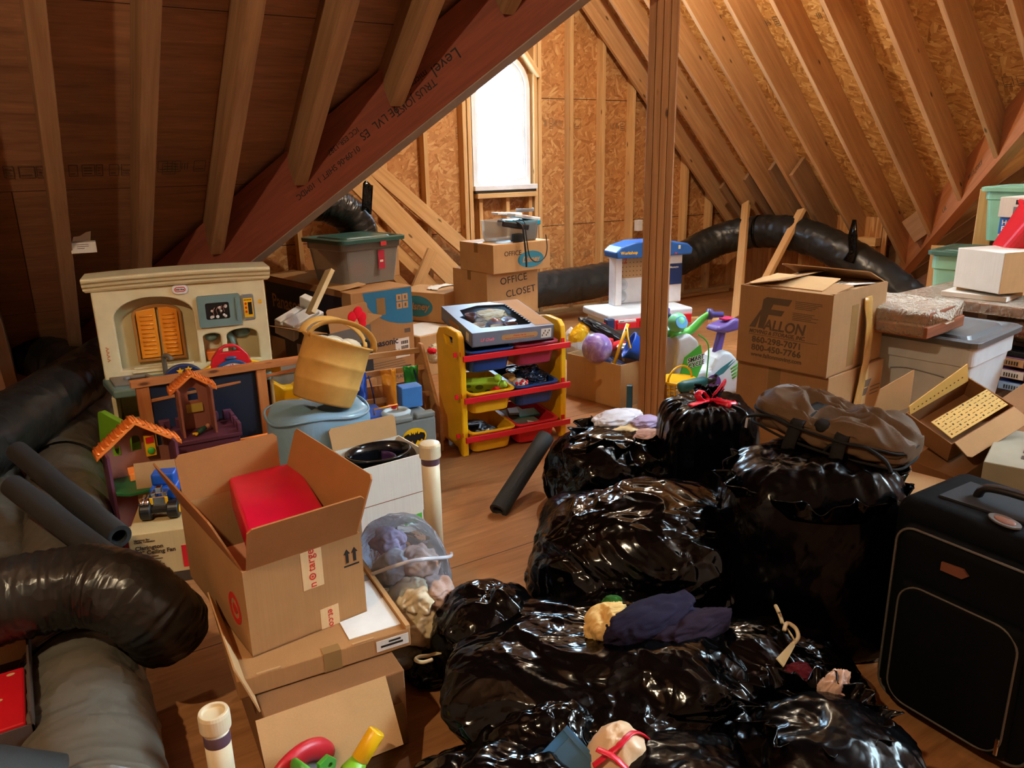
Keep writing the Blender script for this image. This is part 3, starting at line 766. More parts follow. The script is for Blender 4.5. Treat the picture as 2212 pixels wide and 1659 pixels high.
# contents
rz_ = 0.592
p1, p2, p3 = G(490, 1024, rz_), G(640, 997, rz_), G(745, 1105, rz_)
M_REDBOX = plain('raspberry_plastic', (204, 16, 52), 0.28, bump=0.04, bscale=300)
rb = thing('red_box', 'raspberry red plastic box with cream studs inside the open carton', 'plastic box', M=frame((p1.x, p1.y, rz_), (p2 - p1).normalized() + Vector((0, 0, 0)), (p2 - p1).cross(Vector((0, 0, 1)))))
rbx = (p2 - p1).length; rby = (p3 - p2).length
rb.matrix_world = frame((p1.x, p1.y, rz_ - 0.0), (p2 - p1), (p3 - p2)) @ Matrix.Rotation(PI, 4, 'X') @ Matrix.Diagonal((1, 1, 1, 1))
rb.matrix_world = frame((p1.x, p1.y, rz_), (p2 - p1), Vector((0, 0, 1)).cross(p2 - p1))
B((0, -rby, -0.11), (rbx, 0, 0)).build('body', M_REDBOX, rb, bevel=0.012, seg=4, smooth=True)
for x, y in ((0.02, -0.025), (rbx - 0.02, -0.025)):
    MB().lathe([(0, 0.005), (0.006, 0.005), (0.008, 0.002), (0.008, -0.004)], 20, Matrix.Translation((x, y, 0))).build('stud', M_CREAM, rb, smooth=True)
pk = thing('pink_toy_box', 'pale pinkish carton wedged below the red plastic box', 'box', (bx + 0.02, by + 0.05, bz + 0.06), R(2))
B((0, 0, 0), (0.22, 0.36, 0.07)).build('body', plain('salmon_card', (196, 140, 110), 0.7), pk, bevel=0.004)

# ---- black insulated ducts and pipes on the left
def duct(label, pts, r, mat=None, n=8, wob=0.07, seed=1, ends=(1, 1), name='insulated_duct', straps=(), cat='duct'):
    P = spline(pts, n * 3)
    rr = [r * (1 + 0.035 * noise.noise(Vector((i * 0.7, seed, 0)))) for i in range(len(P))]
    if ends[0] < 1: rr[0] *= ends[0]; rr[1] *= (1 + ends[0]) / 2
    if ends[1] < 1: rr[-1] *= ends[1]; rr[-2] *= (1 + ends[1]) / 2
    o = thing(name, label, cat, P[0])
    inv = Matrix.Translation(-P[0])
    MB().tube([inv @ p for p in P], rr, 48, True, wob * 0.6, seed, rings=0.075).build('wrap', mat or M_DUCTG, o, smooth=True)
    for s in straps:
        i = min(len(P) - 2, int(s * (len(P) - 1)))
        dd = (P[i + 1] - P[i]).normalized() * 0.016
        MB().tube([inv @ (P[i] - dd), inv @ (P[i] + dd)], [rr[i] * 1.05] * 2, 40, False, wob * 0.5, seed).build('tape_band', M_BAG, o, smooth=True, solid=0.004)
    return o
duct('long grey insulated duct lying along the floor at the left', [G(200, 1800, .15), G(196, 1659, .15), G(180, 1500, .15), G(165, 1350, .15), G(150, 1150, .15), G(145, 1010, .15), G(165, 930, .16), G(240, 870, .2)], 0.155, n=7, straps=(0.32, 0.70))
duct('thick black duct elbow crossing over the long floor duct', [G(-140, 1350, .42), G(-40, 1312, .43), G(70, 1284, .44), G(190, 1266, .44), G(275, 1284, .42), G(335, 1328, .35), G(368, 1362, .27)], 0.108, M_DUCT, n=7, seed=4, ends=(1, 0.93))
duct('dark insulated duct rising diagonally to the toy kitchen', [G(-120, 1020, .36), G(-20, 950, .40), G(100, 868, .42), G(205, 795, .40), G(290, 730, .34)], 0.145, M_DUCT, seed=6)
duct('dark insulated duct lying furthest back under the left roof', [G(-140, 800, .25), G(-30, 765, .28), G(80, 768, .30), G(190, 815, .26), G(240, 850, .2)], 0.15, M_DUCT, seed=9)
duct('dark insulated duct lying at the far left edge beside the long duct', [G(-10, 1330, .12), G(-5, 1200, .13), G(-20, 1060, .14), G(-60, 960, .15)], 0.13, M_DUCTG, seed=12)
def foam(label, a, b, r=0.043, name='foam_tube', hollow=True):
    o = thing(name, label, 'foam tube', a)
    v = Vector(b) - Vector(a)
    mb = MB(); mb.tube([(0, 0, 0), v * 0.5, v], [r] * 3, 28, False)
    mb.tube([v, v * 0.5, (0, 0, 0)], [r * 0.62] * 3, 28, False)
    n = 28; L = len(mb.v)
    for base, base2 in ((0, 5 * n), (2 * n, 3 * n)):
        pass
    x = mb.build('foam', M_FOAM, o, smooth=True)
    q = v.normalized()
    for e in (Vector((0, 0, 0)), v):
        ring = MB(); ring.tube([e - q * 0.0005, e + q * 0.0005], [r * 0.995, r * 0.995], 28, False); ring.tube([e - q * 0.0005, e + q * 0.0005], [r * 0.63, r * 0.63], 28, False)
        vs = len(ring.v)
        for kx in range(28):
            k2 = (kx + 1) % 28; ring.face((28 + kx, 28 + k2, 84 + k2, 84 + kx)); ring.face((kx, k2, 56 + k2, 56 + kx))
        ring.build('end', M_FOAM, o)
    return o
foam('upper black foam pipe sleeve leaning across the floor duct', G(38, 975, .44), G(258, 1160, .33), 0.042)
foam('lower black foam pipe sleeve leaning beside the duct elbow', G(28, 1050, .43), G(245, 1215, .33), 0.042)
foam('short black foam pipe sleeve at the bottom left corner', G(-60, 1668, .42), G(120, 1690, .33), 0.055)
foam('black foam pipe sleeve standing tilted on the floor beside the trash bags', G(1076, 1104, .02), (2.02, 2.93, 0.235), 0.043)

# white capped pipes
def pvc(label, x, y, h, r=0.033, domed=True):
    o = thing('capped_pipe', label, 'pipe', (x, y, 0), 0, 'white capped vent pipes')
    MB().cyl((0, 0, 0), (0, 0, h - 0.03), r).build('pipe', M_PVC, o, smooth=True)
    MB().lathe([(r * 1.003, h - 0.09), (r * 1.02, h - 0.088), (r * 1.02, h - 0.062), (r * 1.003, h - 0.06)], 32).build('primer_band', M_PRIMER, o, smooth=True)
    if domed: pr = [(r * 1.18, h - 0.062), (r * 1.2, h - 0.058), (r * 1.2, h - 0.012), (r * 1.1, h - 0.003), (r * 0.6, h), (0, h + 0.001)]
    else: pr = [(r * 1.18, h - 0.05), (r * 1.2, h - 0.045), (r * 1.2, h - 0.012), (r * 1.12, h - 0.003), (r * 0.86, h - 0.003), (r * 0.84, h - 0.012), (0, h - 0.012)]
    MB().lathe(pr, 32).build('cap', M_PVC, o, smooth=False, bevel=0.0015)
    return o
q = G(940, 1195, 0); pvc('tall white capped pipe standing by the clear plastic bag', q.x, q.y, zat(q.x, q.y, 955), 0.036)
q = G(468, 1690, 0.0); pz = 0.33; q = G(460, 1533, pz); pvc('white capped pipe standing in front of the lower carton flap', q.x, q.y, pz, 0.030, False)
q = G(291, 1140, 0.19); pvc('short white capped pipe standing beside the ceiling fan box', q.x, q.y, 0.19, 0.030, False)

# box with red lid at the bottom left corner
q = G(58, 1345, 0.34)
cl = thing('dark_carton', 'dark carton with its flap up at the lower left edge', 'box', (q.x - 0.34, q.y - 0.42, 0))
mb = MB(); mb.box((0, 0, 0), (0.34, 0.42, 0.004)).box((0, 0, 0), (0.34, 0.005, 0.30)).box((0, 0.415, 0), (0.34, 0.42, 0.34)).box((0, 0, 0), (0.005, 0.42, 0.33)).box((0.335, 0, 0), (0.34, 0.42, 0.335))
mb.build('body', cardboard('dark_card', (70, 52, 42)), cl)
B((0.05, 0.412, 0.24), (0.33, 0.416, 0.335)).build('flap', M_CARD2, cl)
rt = thing('red_gift_box', 'red patterned box inside the dark carton at lower left', 'box', (q.x - 0.30, q.y - 0.36, 0.02))
B((0, 0, 0), (0.28, 0.26, 0.25)).build('body', M_RED, rt, bevel=0.006)
mb = MB()
for i in range(14):
    a, b_ = random.Random(i).uniform(0.02, 0.26), random.Random(i + 50).uniform(0.02, 0.24)
    mb.plate(oval(a, b_, 0.010, 0.006, 12), [], 0.0008, Matrix.Translation((0, 0, 0.2502)))
mb.build('printed_spots', M_PTAPE, rt)

# ---- ceiling fan carton with toy truck
fa, fbp = G(364, 1260, 0), G(421, 1251, 0)
ang = math.atan2(fbp.y - fa.y, fbp.x - fa.x)
fo = fa - Vector((math.cos(ang), math.sin(ang), 0)) * 0.115
ft = zat(fo.x, fo.y, 1158)
fan = carton('tan ceiling fan carton with printed lettering beside the duct', (fo.x, fo.y, 0), ang, 0.36, 0.30, ft, cardboard('fan_card', (206, 178, 126)), tape=False)
M_BRN = plain('dark_brown_print', (62, 48, 34), 0.7)
patch(fan, 0.0, 0.0, 0.36, 0.045, M_BRN, 'printed_band')
txt(fan, 'Hampton Bay\nClassic Collection', M_BRN, 0.010, (0.02, -0.0012, ft - 0.028), FRONT, bold=0.0002)
txt(fan, 'Clarington\n52" Ceiling Fan', M_BRN, 0.023, (0.02, -0.0012, ft - 0.066), FRONT, bold=0.0006)
lines(fan, 0.02, ft - 0.10, 0.11, 8, 0.012, 0.0035, M_BRN, seed=3)
patch(fan, 0.18, 0.06, 0.24, ft - 0.07, M_RED, 'red_print')
MB().plate([(0, 0), (0.16, 0), (0.16, 0.17), (0, 0.17)], [], 0.004).build('flap', M_CARD2, fan, Matrix.Translation((0.0, 0.30, ft)) @ Matrix.Rotation(R(84), 4, 'X'))
tr = thing('toy_truck', 'black and chrome toy monster truck standing on the ceiling fan carton', 'toy truck', (fo.x + 0.135, fo.y + 0.09, ft), ang + R(-6))
def wheel(parent, c, r, w_):
    o = MB().tube([(c[0] - w_ / 2, c[1], c[2]), (c[0] - w_ * 0.42, c[1], c[2]), (c[0] + w_ * 0.42, c[1], c[2]), (c[0] + w_ / 2, c[1], c[2])], [r * 0.82, r, r, r * 0.82], 24).build('wheel', M_BLACK, parent, smooth=False, bevel=0.002)
    MB().tube([(c[0] - w_ / 2 - 0.002, c[1], c[2]), (c[0] + w_ / 2 + 0.002, c[1], c[2])], [r * 0.45] * 2, 18).build('hub', M_YEL, o)
for sx in (-0.05, 0.05):
    wheel(tr, (sx, 0.0, 0.036), 0.036, 0.042); wheel(tr, (sx, 0.15, 0.033), 0.033, 0.036)
MB().box((-0.032, -0.02, 0.03), (0.032, 0.17, 0.052)).build('chassis', M_BLACK, tr, bevel=0.004)
MB().box((-0.026, 0.0, 0.05), (0.026, 0.05, 0.09)).box((-0.030, 0.005, 0.09), (-0.010, 0.045, 0.105)).box((0.010, 0.005, 0.09), (0.030, 0.045, 0.105)).box((-0.012, 0.01, 0.10), (0.012, 0.04, 0.125)).build('engine', M_CHROME, tr, bevel=0.003)
MB().box((-0.05, 0.06, 0.05), (0.05, 0.17, 0.10)).box((-0.045, 0.09, 0.10), (0.045, 0.16, 0.15)).build('cab', M_BLUE, tr, bevel=0.010, seg=3)
for sx in (-0.062, -0.045): MB().tube([(sx, -0.02, 0.072), (sx, 0.05, 0.076)], [0.009] * 2, 14).build('exhaust_pipe', M_CHROME, tr, smooth=True)
for sx in (-0.028, 0.028): MB().box((sx - 0.006, -0.004, 0.06), (sx + 0.006, 0.0, 0.09)).build('yellow_guard', M_YEL, tr, bevel=0.002)
# ------------------------------------------------------------------ toy kitchen
M_CREAMD = plain('cream_plastic_inner', (214, 200, 152), 0.5)
kt = thing('toy_kitchen', 'cream plastic toy kitchen with orange window shutters under the left roof', 'toy kitchen', (0.255, 4.42, 0), R(-8))
W = 0.84
win = [(0.085, 0.53), (0.465, 0.53)] + arc(0.275, 0.80, 0.19, 0, 180, 14, 0.10)
nA = [(0.495, 0.52), (0.585, 0.52)] + arc(0.54, 0.66, 0.045, 0, 180, 8, 0.02)
nB = [(0.615, 0.52), (0.775, 0.52)] + arc(0.695, 0.655, 0.08, 0, 180, 10, 0.035)
MB().plate([(0, 0.46), (W, 0.46), (W, 0.955), (0, 0.955)], [win, nA, nB], 0.05).build('front_panel', M_CREAM, kt, STAND, bevel=0.008, seg=3)
MB().box((0, 0.055, 0.46), (W, 0.08, 0.955)).box((0, 0.0, 0.46), (0.03, 0.08, 0.955)).box((W - 0.03, 0, 0.46), (W, 0.08, 0.955)).build('back_panel', M_CREAMD, kt)
prof = [(-0.052, 0.945), (-0.060, 0.957), (-0.062, 0.968), (-0.076, 0.975), (-0.082, 0.99), (-0.096, 1.000), (-0.100, 1.012), (-0.092, 1.02), (0.06, 1.03), (0.09, 1.0), (0.09, 0.945)]
mb = MB(); nx = 14
for i in range(nx + 1):
    u = i / nx; ov = 0.02
    for (y, z) in prof:
        bow = 0.018 * (1 - (2 * u - 1) ** 2)
        sx = (-ov if y > -0.06 else -ov - 0.012) * (1 - 2 * u)
        mb.v.append(Vector((u * W + (sx if i in (0, nx) else sx), y - bow * (1 if y < 0 else 0), z + bow * 0.6)))
m = len(prof)
for i in range(nx):
    for j in range(m):
        j2 = (j + 1) % m; mb.face((i * m + j, i * m + j2, (i + 1) * m + j2, (i + 1) * m + j))
mb.face(list(range(m))); mb.face([nx * m + j for j in range(m)][::-1])
mb.build('crown_moulding', M_CREAM, kt, bevel=0.003)
# window frame and shutters
M_WFR = plain('shutter_frame', (168, 112, 44), 0.5)
MB().plate([(0.165, 0.545), (0.405, 0.545)] + arc(0.285, 0.80, 0.12, 0, 180, 12, 0.05), [[(0.180, 0.56), (0.390, 0.56)] + arc(0.285, 0.79, 0.105, 0, 180, 12, 0.042)], 0.02).build('window_frame', M_WFR, kt, Matrix.Translation((0, 0.045, 0)) @ STAND, bevel=0.003)
for s in (0, 1):
    x0, x1 = ((0.186, 0.280), (0.294, 0.386))[s]
    sh = MB().plate([(x0, 0.565), (x1 - 0.004 * (1 - s), 0.565), (x1, 0.60), (x1, 0.82 + 0.012 * (1 - s)), (x0, 0.82 + 0.012 * s)] if not s else [(x0, 0.565), (x1, 0.565), (x1, 0.815), ((x0 + x1) / 2, 0.832), (x0, 0.832)], [], 0.012).build('shutter', M_ORANGE, kt, Matrix.Translation((0, 0.036, 0)) @ STAND, bevel=0.003)
    mb = MB()
    for i in range(10):
        z = 0.59 + i * 0.0225
        mb.tube([(x0 + 0.016, 0.022, z), (x1 - 0.016, 0.022, z)], 0.0055, 8)
    mb.build('slats', M_ORANGE, sh, smooth=True)
MB().box((0.14, -0.055, 0.525), (0.435, -0.03, 0.537)).box((0.13, -0.06, 0.506), (0.445, -0.03, 0.518)).build('window_ledge', M_CREAM, kt, bevel=0.005)
# badge
bd = MB().plate(rrect(0.375, 0.905, 0.455, 0.955, 0.024), [], 0.012).build('badge', M_WHITE, kt, Matrix.Translation((0, -0.05, 0)) @ STAND, bevel=0.003)
MB().plate(rrect(0.388, 0.917, 0.442, 0.942, 0.012), [rrect(0.392, 0.921, 0.438, 0.938, 0.008)], 0.001).build('red_ring', M_RED, bd, Matrix.Translation((0, -0.062, 0)) @ STAND)
txt(kt, 'little tikes', M_INK, 0.0105, (0.415, -0.0627, 0.926), FRONT, align='CENTER', bold=0.0004)
# microwave
mw = MB().plate(rrect(0.487, 0.715, 0.705, 0.885, 0.012), [rrect(0.525, 0.755, 0.645, 0.845, 0.010)], 0.02).build('microwave_door', M_TEAL, kt, Matrix.Translation((0, -0.045, 0)) @ STAND, bevel=0.004)
B((0.52, -0.058, 0.75), (0.65, -0.050, 0.85)).build('oven_window', M_BLACK, mw)
mb = MB(); rr = random.Random(4)
for i in range(11): mb.ball((rr.uniform(0.535, 0.635), -0.0585, rr.uniform(0.762, 0.835)), rr.uniform(0.006, 0.009), sy=0.15, n=10, m=6)
mb.build('printed_popcorn', M_WHITE, mw, smooth=True)
mb = MB()
for i in range(4): mb.tube([(0.565 + i * 0.018, -0.0595, 0.775 + 0.006 * i), (0.560 + i * 0.018, -0.0595, 0.800 + 0.006 * i), (0.572 + i * 0.018, -0.0595, 0.818 + 0.004 * i)], 0.006, 8, flat=0.2)
mb.build('printed_bag', plain('pink_print', (214, 150, 140), 0.5), mw, smooth=True)
B((0.676, -0.072, 0.74), (0.688, -0.06, 0.865)).build('door_handle', M_TEAL, mw, bevel=0.004)
cp = MB().plate(rrect(0.712, 0.735, 0.775, 0.875, 0.008), [], 0.012).build('control_panel', M_GREY, kt, Matrix.Translation((0, -0.045, 0)) @ STAND, bevel=0.003)
B((0.720, -0.0582, 0.75), (0.767, -0.0572, 0.855)).build('control_sticker', M_YEL, cp)
mb = MB()
for i in range(5): mb.box((0.724 + i * 0.008, -0.0588, 0.842), (0.729 + i * 0.008, -0.0582, 0.848))
mb.box((0.742, -0.0588, 0.765), (0.762, -0.0582, 0.832)); mb.build('printed_display', M_BLACK, cp)
mb = MB()
for i in range(3): mb.plate(oval(0.731, 0.825 - i * 0.022, 0.006, 0.007, 14), [], 0.0008, Matrix.Translation((0, -0.0582, 0)) @ STAND)
mb.build('printed_buttons', M_RED, cp)
for x in (0.718, 0.769):
    for z in (0.741, 0.868): MB().ball((x, -0.058, z), 0.004, n=10, m=6).build('screw', M_CHROME, cp, smooth=True)
patch(kt, 0.80, 0.82, 0.815, 0.84, M_YEL, 'yellow_sticker', y=-0.052)
# fittings in the niches
MB().ball((0.54, 0.02, 0.65), 0.034, sz=0.8).box((0.53, -0.0, 0.655), (0.60, 0.04, 0.70)).build('coffee_maker', M_TEAL, kt, smooth=True)
MB().tube([(0.63, 0.03, 0.66), (0.65, 0.02, 0.60), (0.65, 0.02, 0.56)], [0.022, 0.016, 0.010], 12).ball((0.70, 0.04, 0.655), 0.045, sz=0.7, sy=0.4).build('phone', M_TEAL, kt, smooth=True)
MB().frustum((0.508, -0.02), (0.575, 0.045), (0.502, -0.03), (0.582, 0.05), 0.522, 0.575).build('orange_cup', plain('orange_cup', (226, 116, 40), 0.4), kt, bevel=0.006)
mb = MB()
for a in range(4): mb.tube([(0.028, -0.052, 0.585 + a * 0.02), (0.04, -0.052, 0.592 + a * 0.02), (0.028, -0.052, 0.6 + a * 0.02)], 0.003, 6)
mb.build('crayon_marks', plain('crayon', (196, 120, 70), 0.8), kt)
# counter
ct = MB().plate([(-0.015, -0.02), (0.045, -0.29), (0.80, -0.29), (W + 0.015, -0.02), (W, 0.07), (0, 0.07)], [], 0.045).build('counter', M_TEAL, kt, Matrix.Translation((0, 0, 0.445)), bevel=0.012, seg=3)
MB().plate([(0.02, -0.06), (0.05, -0.22), (0.20, -0.24), (0.24, -0.15), (0.20, -0.06)], [[(0.10, -0.09), (0.12, -0.19), (0.19, -0.20), (0.215, -0.15), (0.19, -0.09)]], 0.014).build('sink_rim', plain('warm_grey_plastic', (122, 112, 100), 0.5), ct, Matrix.Translation((0, 0, 0.49)), bevel=0.004)
MB().plate([(0.10, -0.09), (0.12, -0.19), (0.19, -0.20), (0.215, -0.15), (0.19, -0.09)], [], 0.002).build('sink_basin', M_BLACK, ct, Matrix.Translation((0, 0, 0.4905)))
MB().lathe([(0, 0.503), (0.035, 0.503), (0.038, 0.498), (0.038, 0.49)], 24, Matrix.Translation((0.07, -0.10, 0))).build('hob', M_CREAMD, ct, smooth=True)
MB().lathe([(0, 0.518), (0.014, 0.516), (0.016, 0.50)], 18, Matrix.Translation((0.105, -0.135, 0))).build('tap_knob', M_GREY, ct, smooth=True)
MB().tube(spline([(0.29, -0.06, 0.49), (0.29, -0.06, 0.57), (0.30, -0.075, 0.592), (0.32, -0.10, 0.585), (0.325, -0.108, 0.57)], 6), 0.0125, 14).build('faucet', plain('faucet_grey', (104, 98, 88), 0.4), ct, smooth=True)
mb = MB(); mb.box((0.03, -0.25, 0.0), (0.05, 0.06, 0.445)).box((W - 0.05, -0.25, 0), (W - 0.03, 0.06, 0.445)).box((0.05, 0.04, 0), (W - 0.05, 0.06, 0.445)).box((0.05, -0.22, 0.25), (0.40, 0.04, 0.275)).box((0.05, -0.22, 0.02), (0.40, 0.04, 0.045)).box((0.40, -0.25, 0), (0.42, 0.04, 0.445))
mb.build('cabinet', M_CREAM, kt, bevel=0.004)

# white box perched by the left rafter
q = GP(152, 548, (0, 0, Z0), (0, T, 1))
t = thing('small_carton', 'small white carton perched on the second rafter from the left', 'box', (q.x + 0.005, q.y - 0.02, q.z), R(-4))
B((0, 0, 0), (0.125, 0.10, 0.058)).build('body', M_WHITECARD, t, bevel=0.002)
MB().plate([(0.01, 0), (0.10, 0), (0.11, 0.055), (0.085, 0.05), (0.05, 0.03), (0.02, 0.028)], [], 0.002).build('torn_flap', M_WHITECARD, t, Matrix.Translation((0, 0.10, 0.055)) @ Matrix.Rotation(R(75), 4, 'X'))
lines(t, 0.03, 0.045, 0.06, 3, 0.01, 0.003, M_INKG, seed=2)

# ------------------------------------------------------------------ wooden chalkboard easel table
M_EAS = wood('easel_pine', (204, 132, 74), (172, 98, 52), stretch=(1.2, 18, 18))
M_CHALK = plain('navy_chalkboard', (18, 26, 44), 0.55)
ez = thing('play_table', 'orange pine play table with a navy chalkboard in front of the toy kitchen', 'play table', (0.335, 4.02, 0), R(-0.5))
def rail(parent, a, b, w_, d_, mat=M_EAS, name='rail', up=(0, 0, 1)):
    a, b = Vector(a), Vector(b); x = b - a; L = x.length
    z = Vector(up); z = (z - x.normalized() * z.dot(x.normalized())).normalized(); y = z.cross(x.normalized())
    return B((0, -w_ / 2, -d_ / 2), (L, w_ / 2, d_ / 2)).build(name, mat, parent, frame(a, x, y), bevel=0.003)
rail(ez, (-0.005, 0, 0.535), (1.0, 0, 0.535), 0.05, 0.035, name='top_rail')
rail(ez, (0.02, 0, 0.435), (1.0, 0.02, 0.49), 0.012, 0.016, name='tray_rail')
for x, w_ in ((0.045, 0.06), (0.615, 0.05), (0.985, 0.04)): rail(ez, (x, 0, 0.0), (x, 0, 0.52), 0.03, w_, name='post', up=(1, 0, 0))
rail(ez, (0.05, 0.02, 0.13), (1.0, 0.02, 0.13), 0.02, 0.05, name='lower_rail')
B((0.06, 0.004, 0.14), (0.60, 0.012, 0.52)).build('chalkboard', M_CHALK, ez)
for x in (0.05, 0.95): rail(ez, (x, 0.02, 0.5), (x, 0.03, 0.5), 0.03, 0.03, name='bracket')

# toys peeking over the rail
t = thing('moon_star_toy', 'navy half-round toy with moon and yellow stars on the toy kitchen counter', 'toy', (0.585, 4.105, 0.49), R(-4))
MB().plate(arc(0, 0, 0.105, 0, 180, 24, 0.095), [], 0.03).build('body', M_NAVY, t, STAND, bevel=0.006)
def star(cx, cy, r): return [(cx + (r if i % 2 == 0 else r * 0.45) * math.sin(PI * i / 5), cy + (r if i % 2 == 0 else r * 0.45) * math.cos(PI * i / 5)) for i in range(10)]
for c in ((-0.012, 0.062, 0.019), (0.028, 0.066, 0.019), (0.012, 0.034, 0.009)):
    MB().plate(star(*c), [], 0.004).build('star', M_YEL, t, Matrix.Translation((0, -0.03, 0)) @ STAND)
MB().plate(arc(-0.062, 0.025, 0.028, 60, 300, 14) + arc(-0.055, 0.025, 0.018, 270, 90, 10), [], 0.004).build('moon', M_CREAM, t, Matrix.Translation((0, -0.03, 0)) @ STAND)
q = GY(500, 790, 4.08)
t = thing('toy_clock', 'red and yellow toy clock with a handle behind the play table rail', 'toy clock', (q.x, 4.10, 0.505), R(-3))
MB().plate([(-0.115, 0.0), (-0.09, 0.085), (-0.05, 0.135), (-0.02, 0.15), (0.02, 0.15), (0.05, 0.135), (0.09, 0.085), (0.115, 0.0)], [[(-0.045, 0.112), (0.045, 0.112), (0.028, 0.134), (-0.028, 0.134)]], 0.03).build('body', M_RED, t, STAND, bevel=0.006)
MB().plate([(-0.26, -0.03), (-0.10, 0.055), (-0.115, -0.03)], [], 0.035).build('wing', M_YEL, t, STAND, bevel=0.006)
MB().plate([(0.25, -0.0), (0.10, 0.055), (0.09, -0.03), (0.25, -0.03)], [], 0.035).build('wing', M_YEL, t, STAND, bevel=0.006)
rg = MB().plate(arc(0, 0.005, 0.088, 0, 180, 22, 0.066), [arc(0, 0.006, 0.068, 2, 178, 22, 0.048)], 0.012).build('ring', plain('clock_blue', (36, 84, 140), 0.4), t, Matrix.Translation((0, -0.03, 0)) @ STAND, bevel=0.004)
MB().plate(arc(0, 0.006, 0.069, 0, 180, 22, 0.05), [], 0.003).build('dial', M_WHITE, t, Matrix.Translation((0, -0.032, 0)) @ STAND)
for s, x, z, mm in (('11', -0.030, 0.030, M_INK), ('12', 0.0, 0.036, M_RED), ('1', 0.032, 0.028, M_INK), ('10', -0.055, 0.012, M_INK)): txt(t, s, mm, 0.022, (x, -0.0362, z - 0.004), FRONT, align='CENTER', bold=0.0006)
for sx in (-0.22, -0.15, 0.14, 0.2): MB().ball((sx, -0.036, 0.0 if abs(sx) > .19 else 0.012), 0.006, n=10, m=6).build('screw', M_BLACK, t, smooth=True)
MB().ball((0, -0.03, 0.078), 0.03, sx=1.0, sy=0.5, sz=0.35).build('bow', plain('clock_blue', (36, 84, 140), 0.4), t, smooth=True)

# green plastic chair
q0, q1 = GY(205, 850, 4.35), GY(256, 960, 4.35)
t = thing('toddler_chair', 'lime green plastic toddler chair back leaning beside the toy kitchen cabinet', 'chair', (0.18, 4.10, 0), R(-66))
MB().plate(rrect(-0.02, 0.0, 0.21, 0.43, 0.025), [rrect(0.055, 0.22, 0.145, 0.335, 0.03)], 0.028).build('backrest', M_LIME, t, Matrix.Rotation(R(9), 4, 'Y') @ STAND, bevel=0.007, seg=3)
B((-0.02, 0.02, 0.16), (0.21, 0.22, 0.19)).build('seat', M_LIME, t, bevel=0.01)
# toy houses
M_PLUMP = plain('plum_plastic', (98, 52, 76), 0.5)
M_ROOFO = plain('orange_roof_plastic', (236, 128, 50), 0.45)
M_MAUVE = plain('mauve_plastic', (156, 96, 78), 0.5)
def roof_pair(t, x0, x1, xm, z0, z1, y0, y1, th=0.014):
    o = MB().plate([(x0, z0), (xm, z1), (x1, z0), (x1, z0 - th * 1.6), (xm, z1 - th * 1.4), (x0, z0 - th * 1.6)], [], y1 - y0).build('roof', M_ROOFO, t, Matrix.Translation((0, y1, 0)) @ STAND, bevel=0.003)
    mb = MB()
    for s in (0, 1):
        a, b_ = ((x0, z0), (xm, z1)) if s == 0 else ((xm, z1), (x1, z0))
        for i in range(8):
            u = (i + 0.5) / 8; px, pz = a[0] + (b_[0] - a[0]) * u, a[1] + (b_[1] - a[1]) * u
            mb.tube([(px, y0, pz), (px, y1, pz)], 0.006, 8)
    mb.build('roof_tiles', M_ROOFO, o, smooth=True)
def archhole(x0, x1, z0, z1): return [(x0, z0), (x1, z0)] + arc((x0 + x1) / 2, z1 - (x1 - x0) / 2, (x1 - x0) / 2, 0, 180, 8)
h1 = thing('toy_house', 'open toy house with orange roof and green floor behind the ceiling fan box', 'dollhouse', (0.135, 3.30, 0), R(4))
MB().plate([(0.01, 0), (0.28, 0), (0.28, 0.44), (0.14, 0.535), (0.01, 0.43)], [archhole(0.055, 0.085, 0.38, 0.43), archhole(0.125, 0.165, 0.385, 0.455), archhole(0.225, 0.255, 0.385, 0.45)], 0.01).build('back_wall', M_MAUVE, h1, Matrix.Translation((0, 0.16, 0)) @ STAND)
B((0.01, 0.0, 0), (0.02, 0.15, 0.43)).build('side_wall', M_PLUMP, h1); B((0.27, 0.0, 0), (0.28, 0.15, 0.44)).build('side_wall', M_PLUMP, h1)
roof_pair(h1, -0.02, 0.31, 0.14, 0.425, 0.545, 0.06, 0.16)
MB().plate([(0.02, 0.15), (0.02, -0.02), (0.06, -0.06), (0.24, -0.06), (0.28, 0.0), (0.28, 0.15)], [], 0.014).build('upper_floor', plain('dark_green_plastic', (44, 110, 60), 0.45), h1, Matrix.Translation((0, 0, 0.27)), bevel=0.003)
MB().plate([(0.02, 0.15), (0.01, -0.08), (0.24, -0.08), (0.28, 0.15)], [], 0.02).build('lower_floor', plain('coral_plastic', (206, 66, 72), 0.45), h1, Matrix.Translation((0, 0, 0.03)), bevel=0.003)
B((0.175, 0.12, 0.36), (0.215, 0.14, 0.45)).build('fireplace', M_YEL, h1); MB().ball((0.195, 0.115, 0.385), 0.015, sy=0.4).build('flower_pot', M_GREEN, h1, smooth=True); B((0.18, 0.115, 0.42), (0.21, 0.12, 0.445)).build('chimney_sign', M_RED, h1)
MB().box((0.09, 0.06, 0.29), (0.13, 0.09, 0.315)).box((0.09, 0.088, 0.29), (0.13, 0.094, 0.34)).build('toy_bench', M_ROOFO, h1)
h2 = thing('toy_castle', 'plum toy castle tower with an orange roof in front of the chalkboard', 'dollhouse', (0.41, 3.70, 0), R(-2))
MB().box((0.0, -0.02, 0.0), (0.33, 0.22, 0.295)).build('base', M_PLUMP, h2, bevel=0.006)
mb = MB(); mb.box((0, -0.03, 0.295), (0.34, 0.235, 0.315))
for (a, b_) in ((0.0, 0.05), (0.075, 0.10), (0.25, 0.275), (0.30, 0.34)): mb.box((a, 0.20, 0.315), (b_, 0.235, 0.36))
